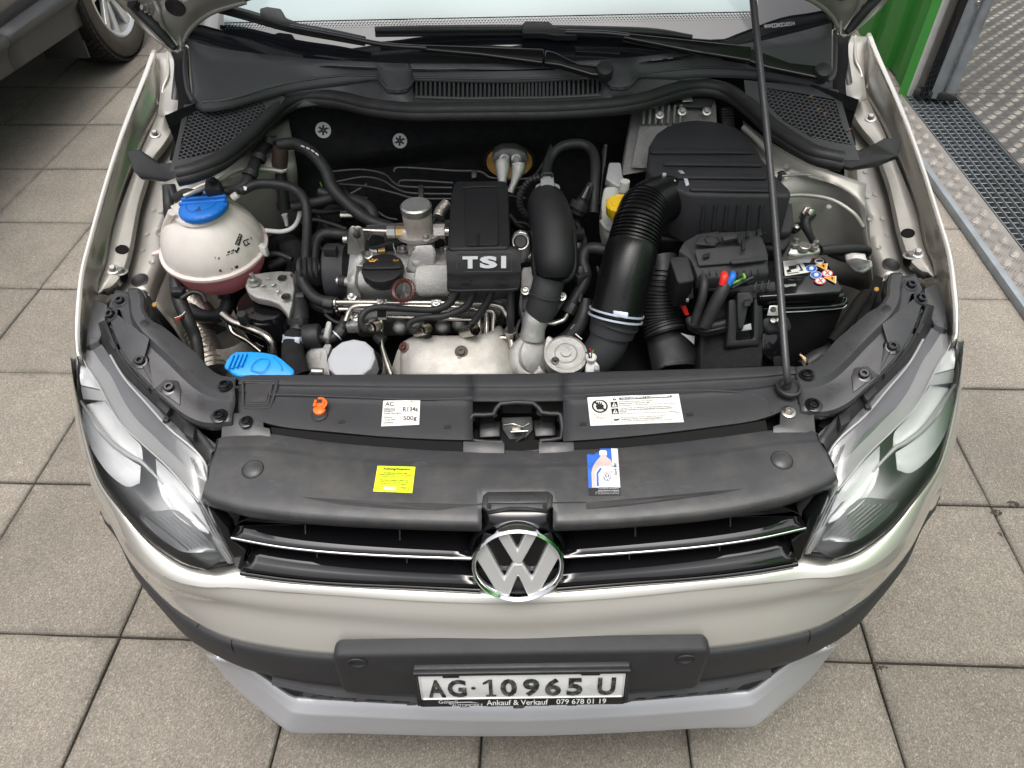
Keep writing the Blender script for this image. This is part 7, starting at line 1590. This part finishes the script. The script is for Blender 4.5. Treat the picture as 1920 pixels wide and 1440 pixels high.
# brake fluid reservoir
BR = prism('brake_reservoir', PP([(1128, 380, .838), (1133, 348, .852), (1178, 346, .853), (1184, 362, .846), (1184, 420, .80), (1180, 452, .78), (1150, 455, .775), (1132, 436, .79), (1128, 410, .81)]), (0, .02, -.04), 'milky', CAR, .006, 3)
hose('reservoir_seam', [(1127, 412, .812), (1138, 428, .80), (1160, 432, .798), (1184, 425, .80)], .004, 'milky', BR)
lathe('reservoir_neck', [(.008, 0), (.008, .018), (0, .018)], P(1170, 358, .852), (0, 0, 1), 'milky', BR, 16)
BC = lathe('brake_fluid_cap', [(.0205, -.012), (.0215, -.01), (.0215, .008), (.019, .0105), (0, .0115)], P(1162, 388, .852), (-.12, -.08, 1), 'yellow', CAR, 64, 34, lobes=lambda k, r: 1 + (.03 if r > .02 and k % 4 < 2 else 0))
lathe('cap_ring', [(.015, .0105), (.0145, .0118), (.0135, .011)], P(1162, 388, .852), (-.12, -.08, 1), 'yellow', BC, 40)
prism('reservoir_shroud', PP([(1136, 335, .862), (1142, 304, .872), (1164, 304, .872), (1168, 330, .86), (1180, 346, .855), (1180, 360, .85), (1150, 345, .857)]), (0, .01, -.02), 'bezel', CAR, .003)
hose('black_edge', [(1133, 280, .88), (1128, 340, .845), (1124, 385, .82)], .005, 'gloss')
# filter box
top = [(1226, 330, .886), (1214, 318, .886), (1214, 296, .888), (1217, 272, .891), (1230, 250, .893), (1249, 236, .895), (1276, 227, .896), (1305, 224, .896), (1336, 226, .896), (1361, 231, .895), (1382, 239, .893), (1401, 252, .891), (1418, 275, .888), (1430, 297, .885), (1455, 328, .880), (1480, 353, .876), (1484, 360, .875), (1482, 367, .874), (1400, 367, .874), (1292, 365, .874), (1282, 360, .876)]
FB = prism('air_filter_box', PP(top), (0, -.006, -.088), 'grain', CAR, .008, 3); SKB = Skin(FB)
for a, b, c, d, z in ((1222, 285, 1408, 285, .8885), (1246, 307, 1424, 309, .8860), (1270, 332, 1432, 333, .8825), (1296, 355, 1440, 357, .8785)):
    prism('box_rib', [SKB(x, y, .0006) for x, y in ((a + 6, b - 3), (c - 5, d - 2), (c + 6, d + 5), (c + 2, d + 6), (a, b + 6), (a - 4, b + 3))], (0, -.0008, .0042), 'grain', FB, .0016, 2)
for k in range(6):
    x = 1320 + 21.6 * k
    if k == 6: continue
    tube('side_rib', [SKB(x, 383, .0006), SKB(x - 2, 402, .0008), SKB(x - 5, 430, .0006)], .0030, 'grain', FB, 1, 8)
prism('box_base', PP([(1288, 438, .802), (1482, 436, .802), (1490, 420, .812), (1486, 380, .835), (1300, 372, .84), (1240, 400, .82), (1210, 424, .80)]), (0, 0, -.012), 'grain', FB, .003)
prism('box_tray', PP([(1205, 428, .792), (1300, 432, .792), (1478, 440, .792), (1484, 452, .785), (1470, 470, .775), (1205, 448, .78)]), (0, .02, -.06), 'plastic', FB, .004)
for x, y in ((1432, 433), (1466, 326)): bolt(P(x, y, .808 if y > 400 else .868), UPZ, 'steel_black', .7, 'torx', FB)
prism('box_ear', PP([(1460, 322, .87), (1468, 319, .872), (1466, 336, .866), (1458, 334, .866)]), (0, 0, -.012), 'plastic', FB, .001)
# intake hose to the box
P0 = P(1268, 372, .838)
hose('intake_collar', [(1290, 366, .845), (1276, 370, .842), (1262, 372, .842)], [.042, .0415, .0405], 'satin', seg=36)
hose('intake_hose', [(1264, 372, .842), (1238, 374, .848), (1212, 388, .853), (1200, 412, .848), (1192, 440, .836), (1184, 470, .822)], [.0385, .0385, .038, .038, .038, .038], 'satin', seg=36, corr=(.0058, .0040, .46, 1.0))
hose('intake_duct', [(1185, 464, .824), (1181, 482, .816), (1170, 525, .793), (1158, 578, .759), (1154, 594, .748)], [.040, .0415, .041, .040, .0395], 'satin', seg=36)
hose('duct_seam', [(1196, 482, .853), (1184, 520, .833), (1170, 562, .80)], .0008, 'plastic')
lathe('duct_print', [(0, 0), (.001, 0)], P(1130, 520, .80), UPZ, 'ink', CAR, 4) if 0 else None
C1 = band(P(1268, 371, .842), Vector((-1, -.22, .10)), .0430, 'clamp', .006, tab=False)
box('clamp_ear', P(1245, 331, .884), (.006, .004, .012), 'clamp', C1, None, .001); box('clamp_ear', P(1260, 341, .880), (.012, .005, .006), 'clamp', C1, None, .001); box('clamp_ear', P(1268, 394, .835), (.006, .008, .014), 'clamp', C1, None, .001)
axd = P(1163, 552, .778) - P(1154, 594, .748)
for t, wd in ((0, .003), (.009, .003)):
    C2 = band(P(1156, 585, .756) - axd.normalized() * t, axd, .0415, 'clamp', wd, tab=False)
prism('clamp_bridge', PP([(1150, 582, .785), (1178, 586, .785), (1177, 598, .778), (1150, 592, .778)]), (0, .004, -.004), 'clamp', C2, .001)
hose('rubber_boot', [(1154, 592, .75), (1151, 606, .738), (1146, 626, .722)], [.0400, .037, .035], 'trim', seg=36)
hose('boot_ridge', [(1153, 600, .743), (1151, 605, .739)], [.0395, .0395], 'trim', seg=36)
hose('turbo_inlet', [(1146, 620, .726), (1138, 645, .706), (1122, 668, .686), (1098, 686, .668), (1076, 690, .662)], [.0315, .031, .0305, .030, .029], 'trim', seg=30)
# second, lower corrugated duct
hose('cold_air_duct', [(1236, 486, .775), (1240, 505, .765), (1238, 530, .75), (1236, 560, .728), (1238, 600, .70), (1246, 628, .685)], [.028, .0285, .0295, .0305, .032, .034], 'plastic', seg=30, corr=(.0058, .0032, .2, 1))
loft('air_snout', [PP(r) for r in ([(1208, 622, .68), (1222, 612, .695), (1250, 610, .70), (1272, 620, .69), (1282, 632, .68)], [(1212, 650, .665), (1228, 640, .68), (1262, 632, .688), (1290, 640, .68), (1302, 655, .668)], [(1220, 690, .65), (1236, 665, .672), (1280, 656, .68), (1312, 660, .675), (1324, 686, .65)], [(1222, 706, .64), (1240, 690, .665), (1284, 684, .668), (1314, 686, .662), (1326, 706, .64)])], 'plastic', CAR, 4, 3, .003, 50)
hose('snout_lip', [(1246, 685, .672), (1284, 681, .674), (1312, 683, .669)], .0025, 'plastic')
prism('duct_elbow', PP([(1222, 500, .772), (1228, 478, .785), (1256, 476, .785), (1258, 500, .772), (1250, 520, .76), (1226, 520, .76)]), (0, .01, -.03), 'plastic', CAR, .006)
# battery -----------------------------------------------------------
bt = bpy.data.objects.new('battery', None); col.objects.link(bt); bt.location = P(1460, 550, .65); bt.parent = CAR
prism('lid', PP([(1310, 510, .800), (1316, 496, .800), (1545, 482, .800), (1580, 538, .800), (1576, 548, .797), (1425, 556, .797), (1400, 530, .800)]), (0, 0, -.020), 'gloss', bt, .0025)
prism('case', PP([(1400, 545, .785), (1420, 500, .785), (1548, 490, .785), (1585, 548, .785), (1583, 556, .783), (1426, 564, .783)]), (0, 0, -.030), 'gloss', bt, .003)
prism('case', PP([(1426, 586, .76), (1420, 500, .76), (1548, 495, .76), (1584, 566, .76), (1584, 573, .757), (1430, 588, .757)]), (0, .004, -.15), 'felt', bt, .004)
tube('case_ledge', PP([(1430, 580, .766), (1530, 576, .766), (1580, 572, .766), (1586, 560, .77)]), .0035, 'gloss', bt, 2, 8)
tube('case_ledge', PP([(1430, 562, .780), (1530, 559, .780), (1580, 554, .780)]), .003, 'gloss', bt, 2, 8)
tube('case_edge', PP([(1440, 586, .760), (1500, 584, .760), (1540, 581, .760), (1582, 577, .760), (1586, 567, .764), (1580, 556, .77)]), .0009, 'white_plastic', bt, 2, 6)
FL_ = Flat(P(1440, 487, .8006), P(1545, 482, .8006), P(1581, 540, .8006), P(1440, 550, .8006), 'battery_top', bt)
def bsticker(l, mt, h=.0006, name='battery_label', par=None): return prism(name, [p + Vector((0, 0, h)) for p in Z(l, .8004)], (0, 0, -.0003), mt, par or bt, 0)
bsticker([(1468, 490), (1501, 487), (1516, 511), (1472, 518)], 'white_paper')
for l in ([(1478, 500), (1492, 498), (1494, 504), (1480, 507)], [(1474, 508), (1480, 505), (1484, 510), (1476, 512)], [(1492, 497), (1499, 496), (1506, 508), (1499, 509)]): bsticker(l, 'ink', .0009, 'label_print')
bsticker([(1494, 499), (1497, 498.5), (1501, 507), (1498, 507.5)], 'white_paper', .0011, 'label_print'); bsticker([(1476, 513), (1498, 510), (1498, 512), (1477, 515)], 'ink_grey', .0009, 'label_print')
def bcirc(cx_, cy_, r, mt, ring=None, h=.0006):
    bsticker([(cx_ + r * math.cos(t * .2618), cy_ + r * .62 * math.sin(t * .2618)) for t in range(24)], mt, h, 'safety_sign')
    if ring: bsticker([(cx_ + r * .8 * math.cos(t * .2618), cy_ + r * .62 * .8 * math.sin(t * .2618)) for t in range(24)], ring, h + .0003, 'safety_sign')
bcirc(1536, 490, 9, 'white_paper'); bsticker([(1530, 489), (1542, 488), (1543, 491), (1531, 492)], 'ink', .0009, 'safety_sign')
for x, y in ((1521, 504), (1530, 516)):
    bcirc(x, y, 11, 'white_paper'); bcirc(x, y, 10, 'label_blue', None, .0008); bsticker([(x - 4, y - 2), (x + 1, y - 4), (x + 5, y - 1), (x + 3, y + 3), (x - 3, y + 3)], 'white_paper', .0011, 'safety_sign')
for x, y in ((1551, 513), (1538, 527)): bcirc(x, y, 11, 'ink_red', 'white_paper'); bsticker([(x - 4, y - 4), (x - 2, y - 4), (x + 5, y + 4), (x + 3, y + 4)], 'ink', .0012, 'safety_sign'); bsticker([(x + 3, y - 4), (x + 5, y - 3), (x - 3, y + 4), (x - 5, y + 3)], 'ink_red', .0013, 'safety_sign')
for l in ([(1530, 498), (1550, 495), (1549, 507)], [(1546, 521), (1566, 519), (1566, 531)]):
    bsticker([(l[0][0] - 2, l[0][1] - 1), (l[1][0] + 2, l[1][1] - 1), (l[2][0] + 1, l[2][1] + 1)], 'white_paper'); bsticker(l, 'ink_orange', .0009, 'safety_sign'); cx_ = sum(p[0] for p in l) / 3; cy_ = sum(p[1] for p in l) / 3; bsticker([(cx_ - 2, cy_ - 2.5), (cx_ + 2, cy_ - 3), (cx_ + 2.5, cy_ + 1), (cx_ + .5, cy_ + 2)], 'ink', .0012, 'safety_sign')
bw = Flat(P(1470, 534, .8008), P(1492, 532, .8008), P(1493, 536, .8008), P(1471, 539, .8008), 'brand_print', bt); bw.text('VOLKSWAGEN', 0, 0, 1, 1, 'ink_white', .0003)
prism('battery_sleeve', PP([(1314, 640, .73), (1330, 560, .74), (1424, 540, .75), (1432, 640, .725), (1430, 690, .69), (1312, 696, .69)]), (0, .01, -.05), 'felt', bt, .004)
# negative terminal and earth lead
TM = prism('terminal_clamp', PP([(1477, 474, .83), (1482, 459, .835), (1496, 453, .838), (1520, 455, .837), (1538, 463, .832), (1540, 470, .830), (1526, 477, .827), (1492, 479, .827)]), (0, 0, -.010), 'zinc', CAR, .004, 3)
lathe('terminal_post', [(.0095, 0), (.0092, .006), (.008, .007), (0, .007)], P(1507, 466, .834), (0, -.05, 1), 'zinc', TM, 28)
for x, y in ((1489, 462), (1526, 466)): lathe('terminal_stud', [(.0065, 0), (.0065, .005), (.004, .005), (.004, .014), (0, .015)], P(x, y, .834), (0, 0, 1), 'zinc', TM, 6)
prism('terminal_base', PP([(1494, 486, .812), (1500, 474, .82), (1524, 474, .82), (1522, 486, .812)]), (0, 0, -.008), 'white_plastic', TM, .002)
lathe('earth_grommet', [(.018, -.002), (.0175, .003), (.012, .005), (0, .004)], P(1512, 396, .805), (0, -.6, .6), 'rubber', CAR, 28)
lathe('earth_stud', [(0, 0), (.010, 0), (.010, .006), (.0075, .007), (.0075, .014), (.006, .018), (0, .02)], P(1513, 398, .808), (0.05, -.75, .45), 'steel', CAR, 6)
hose('earth_lead', [(1514, 406, .815), (1510, 420, .806), (1518, 440, .80), (1530, 460, .80), (1545, 470, .806), (1560, 468, .812)], [.0075, .008, .006, .0055, .006, .006], 'hose', seg=14)
hose('earth_lead', [(1538, 470, .822), (1560, 468, .82), (1590, 467, .815), (1615, 466, .808), (1628, 470, .80), (1620, 478, .79), (1600, 476, .785)], [.0075, .0082, .008, .006, .006, .006, .006], 'hose', seg=14)
hose('earth_lead', [(1556, 474, .81), (1575, 482, .80), (1590, 486, .795)], .006)
loft('paper_flag', [PP([(1584, 478, .815), (1600, 474, .822), (1622, 476, .82)]), PP([(1586, 488, .815), (1606, 484, .828), (1626, 488, .822)]), PP([(1590, 497, .80), (1612, 500, .805), (1634, 490, .81)]), PP([(1604, 510, .79), (1620, 512, .79), (1636, 502, .795)])], 'white_paper', CAR, 4, 3, .0006)
pf = Flat(P(1606, 499, .8075), P(1634, 492, .8125), P(1636, 500, .800), P(1608, 508, .794), 'flag', CAR); pf.text('06DENQ', .05, .2, .95, .9, 'ink_grey', .0025)
prism('rail_bracket', PP([(1483, 418, .80), (1500, 415, .80), (1503, 430, .79), (1494, 436, .79), (1482, 432, .79)]), (0, .006, -.008), 'plastic', CAR, .002); lathe('bracket_stud', [(.004, 0), (.004, .006), (0, .007)], P(1492, 428, .797), (0, -.4, 1), 'zinc', CAR, 12)
# fuse carrier over the battery
FU = prism('fuse_carrier', PP([(1272, 470, .830), (1282, 452, .836), (1309, 437, .842), (1350, 434, .842), (1420, 431, .842), (1431, 447, .836), (1442, 478, .825), (1440, 488, .822), (1443, 512, .812), (1385, 519, .810), (1308, 521, .810), (1300, 498, .818), (1292, 482, .824)]), (0, 0, -.022), 'grain', CAR, .0035, 2)
prism('fuse_lid', PP([(1304, 460, .8395), (1314, 440, .8435), (1346, 436, .8435), (1353, 452, .8395), (1340, 463, .837)]), (0, 0, .0025), 'grain', FU, .0012)
prism('fuse_lid', PP([(1302, 470, .835), (1394, 462, .838), (1422, 440, .843), (1434, 462, .835), (1438, 490, .824), (1310, 500, .82)]), (0, 0, .002), 'grain', FU, .001)
prism('fuse_block', PP([(1352, 448, .843), (1377, 442, .845), (1382, 451, .842), (1356, 457, .840)]), (0, 0, .006), 'grain', FU, .0015)
prism('fuse_step', PP([(1368, 490, .8275), (1438, 484, .8285), (1440, 490, .826), (1372, 497, .825)]), (0, 0, .003), 'grain', FU, .001)
for l in ([(1378, 445), (1388, 438), (1392, 452), (1386, 462)], [(1390, 455), (1397, 450), (1397, 470), (1390, 472)], [(1318, 480), (1330, 477), (1330, 484), (1318, 486)], [(1398, 437), (1405, 434), (1405, 446), (1398, 448)], [(1418, 434), (1426, 432), (1428, 444), (1420, 446)]): prism('fuse_catch', Z(l, .841 if l[0][1] < 470 else .831), (0, 0, .004), 'plastic', FU, .001)
lathe('polarity_mark', [(.011, .0), (.0105, .0012), (.0095, .0)], P(1335, 450, .8440), (0, -.05, 1), 'plastic', FU, 28); 
for k in range(9): prism('fuse_rib', PP([(1316 + 13 * k, 508 - .3 * k, .818), (1318 + 13 * k, 508 - .3 * k, .818), (1319 + 13 * k, 518 - .3 * k, .812), (1317 + 13 * k, 518 - .3 * k, .812)]), (0, -.001, .003), 'plastic', FU, .0005)
RB = prism('relay_box', PP([(1256, 486, .828), (1260, 481, .83), (1287, 479, .83), (1292, 484, .828), (1303, 522, .812), (1300, 527, .81), (1276, 532, .808), (1270, 528, .81)]), (0, .006, -.052), 'cover', CAR, .006, 3)
prism('relay_latch', PP([(1288, 540, .79), (1300, 536, .79), (1301, 560, .775), (1290, 562, .775)]), (0, .01, -.006), 'plastic', RB, .0015); box('relay_pin', P(1289, 563, .782), (.004, .004, .005), 'grey_plastic', RB, None, .0005)
for k in range(3): hose('relay_wire', [(1272 + 4 * k, 564, .755), (1280 + 3 * k, 578, .745), (1286 + 2 * k, 590, .735)], .0018, 'red')
# cables from the carrier
hose('battery_cable', [(1318, 518, .825), (1320, 535, .82), (1316, 560, .805), (1308, 585, .785), (1302, 606, .768)], .0066, seg=16)
hose('red_boot', [(1357, 513, .832), (1358, 520, .832), (1354, 534, .822)], [.005, .006, .0055], 'red', seg=14); hose('blue_lead', [(1374, 513, .832), (1373, 520, .832), (1364, 536, .820)], [.0045, .0052, .0048], 'wire_blue', seg=14)
hose('thin_wire', [(1394, 514, .83), (1396, 521, .828), (1388, 525, .82), (1372, 532, .815)], .002, 'green_wire'); hose('thin_wire', [(1396, 522, .826), (1386, 526, .818), (1374, 536, .81)], .0018, 'label_beige'); hose('thin_wire', [(1412, 520, .823), (1390, 530, .817), (1372, 540, .81)], .003, 'hose')
hose('wrapped_loom', [(1362, 530, .822), (1352, 550, .81), (1338, 576, .79), (1326, 600, .77), (1320, 612, .76)], [.0085, .010, .0105, .0105, .010], 'rubber', seg=16)
hose('cross_cable', [(1300, 537, .78), (1330, 540, .785), (1345, 540, .785)], .006)
# cable tray in front of the battery
hose('cable_guide', [(1292, 596, .752), (1296, 606, .748), (1310, 612, .745), (1340, 610, .745), (1362, 604, .748)], [.006, .007, .007, .007, .006], 'plastic')
prism('cable_guide_wall', PP([(1290, 610, .748), (1320, 620, .744), (1368, 610, .748), (1368, 622, .738), (1320, 632, .732), (1292, 620, .738)]), (0, .012, -.006), 'plastic', CAR, .003)
CF = prism('connector_frame', PP([(1366, 562, .79), (1380, 560, .79), (1384, 604, .76), (1380, 638, .735), (1414, 634, .735), (1414, 560, .79), (1430, 556, .79), (1432, 620, .745), (1424, 648, .725), (1362, 650, .725), (1366, 610, .755)]), (0, .01, -.02), 'plastic', CAR, .003)
prism('plug_carrier', PP([(1382, 548, .80), (1410, 546, .80), (1414, 566, .79), (1404, 572, .785), (1394, 618, .755), (1384, 616, .755), (1384, 575, .785)]), (0, .012, -.02), 'plastic', CF, .003)
prism('carrier_slot', PP([(1395, 562, .795), (1406, 561, .795), (1406, 570, .79), (1395, 571, .79)]), (0, -.0035, .0), 'ink', CF, 0)
prism('carrier_tag', PP([(1382, 614, .752), (1408, 606, .755), (1410, 618, .748), (1384, 622, .745)]), (0, .004, -.004), 'bezel', CF, .001)
for (a, b) in ((1408, 536), (1428, 530)): hose('tray_rib', [(a, b + 6, .80), (a + 8, b + 18, .79), (a + 14, b + 5, .80)], .003, 'plastic')
prism('tray_bridge', PP([(1366, 548, .80), (1372, 538, .805), (1454, 526, .808), (1456, 545, .80), (1430, 548, .798), (1430, 560, .79), (1410, 560, .79), (1384, 545, .80)]), (0, .01, -.02), 'plastic', CAR, .003)
for k in range(3): prism('tray_fin', PP([(1412 + 12 * k, 548 - k, .802), (1416 + 12 * k, 532 - 2 * k, .81), (1419 + 12 * k, 532 - 2 * k, .81), (1416 + 12 * k, 550 - k, .80)]), (0, 0, .004), 'plastic', CAR, .0008)
prism('zinc_lug', PP([(1438, 592, .770), (1443, 573, .782), (1461, 572, .782), (1461, 592, .770)]), (0, .002, -.002), 'zinc', CAR, .0008); lathe('lug_hole', [(.0045, .0), (.004, .0012), (0, .001)], P(1450, 580, .778), (0, -.5, .7), 'ink', CAR, 18)
SR = prism('starter_relay', PP([(1430, 600, .76), (1436, 594, .764), (1478, 592, .764), (1486, 612, .75), (1482, 620, .745), (1440, 622, .745), (1432, 612, .752)]), (0, .004, -.016), 'plastic', CAR, .003)
prism('relay_body', PP([(1428, 624, .738), (1440, 622, .742), (1478, 620, .742), (1476, 650, .72), (1470, 675, .70), (1448, 680, .70), (1430, 660, .715)]), (0, .012, -.02), 'gloss', SR, .003); prism('relay_foot', PP([(1450, 668, .712), (1464, 666, .712), (1466, 678, .702), (1452, 680, .702)]), (0, -.003, -.006), 'plastic', SR, .001)
for x in (1449, 1460): lathe('relay_stud', [(.0042, 0), (.004, .002), (0, .0025)], P(x, 602, .7615), (0, -.3, 1), 'zinc', SR, 14)
prism('relay_bridge', PP([(1456, 606, .762), (1463, 605, .762), (1464, 618, .752), (1457, 619, .752)]), (0, 0, .006), 'plastic', SR, .001)
prism('white_clip', PP([(1276, 624, .72), (1286, 632, .715), (1302, 646, .705), (1303, 630, .715), (1290, 628, .718)]), (0, .003, -.003), 'white_plastic', CAR, .0008)
for k in range(5): hose('loom_wire', [(1500 + 3 * k, 664 + 2 * k, .72), (1506 + 2 * k, 674 + 2 * k, .715), (1502 + 3 * k, 686, .70)], .0014, ('label_beige', 'yellow', 'white_plastic', 'yellow', 'hose')[k])
hose('corner_loom', [(1505, 690, .70), (1530, 672, .71), (1556, 660, .712), (1578, 640, .715)], .013, 'rubber'); hose('corner_loom', [(1560, 640, .735), (1590, 600, .755), (1612, 565, .77), (1625, 550, .77)], [.008, .009, .009, .008], 'dark')
lathe('rail_button', [(.0036, 0), (.0036, .003), (.0026, .004), (0, .004)], P(1643, 543, .782), (-.3, -.6, .7), 'foam', CAR, 20); lathe('rail_button', [(.0036, 0), (.0036, .003), (.0026, .004), (0, .004)], P(290, 572, .782), (.3, -.6, .7), 'foam', CAR, 20)
prism('strut_plate', PP([(1585, 640, .70), (1600, 610, .72), (1606, 640, .70), (1592, 660, .69)]), (0, .004, -.01), 'paint_in', CAR, .001)
# dry leaves blown into the corner
for x, y, z, a, lb in ((1521, 181, .945, .3, 'dry brown leaf scrap nearest the wiper pivot on the right intake mesh'), (1547, 213, .937, 1.1, 'larger dry brown leaf scrap in the middle of the right intake mesh'), (1592, 243, .918, .5, 'brown leaf scrap in the gap at the outer edge of the right intake mesh'), (1535, 205, .94, .8, 'smaller brown leaf scrap lying left of a larger one on the right intake mesh')):
    q = P(x, y, z); u = Vector((math.cos(a), math.sin(a), .2)) * .006; v = Vector((-math.sin(a), math.cos(a), .3)) * .0028
    bm = bmesh.new(); bm.faces.new([bm.verts.new(p) for p in (q - u, q - v * .8 + Vector((0, 0, .001)), q + u, q + v)])
    me = bpy.data.meshes.new('dry_leaf'); bm.to_mesh(me); bm.free()
    o = obj('dry_leaf', me, 'dry_leaf'); md = o.modifiers.new('t', 'SOLIDIFY'); md.thickness = .0005
    tag(o, lb, 'leaf', 'leaf scraps on the intake mesh')
print('objects', len(bpy.data.objects))
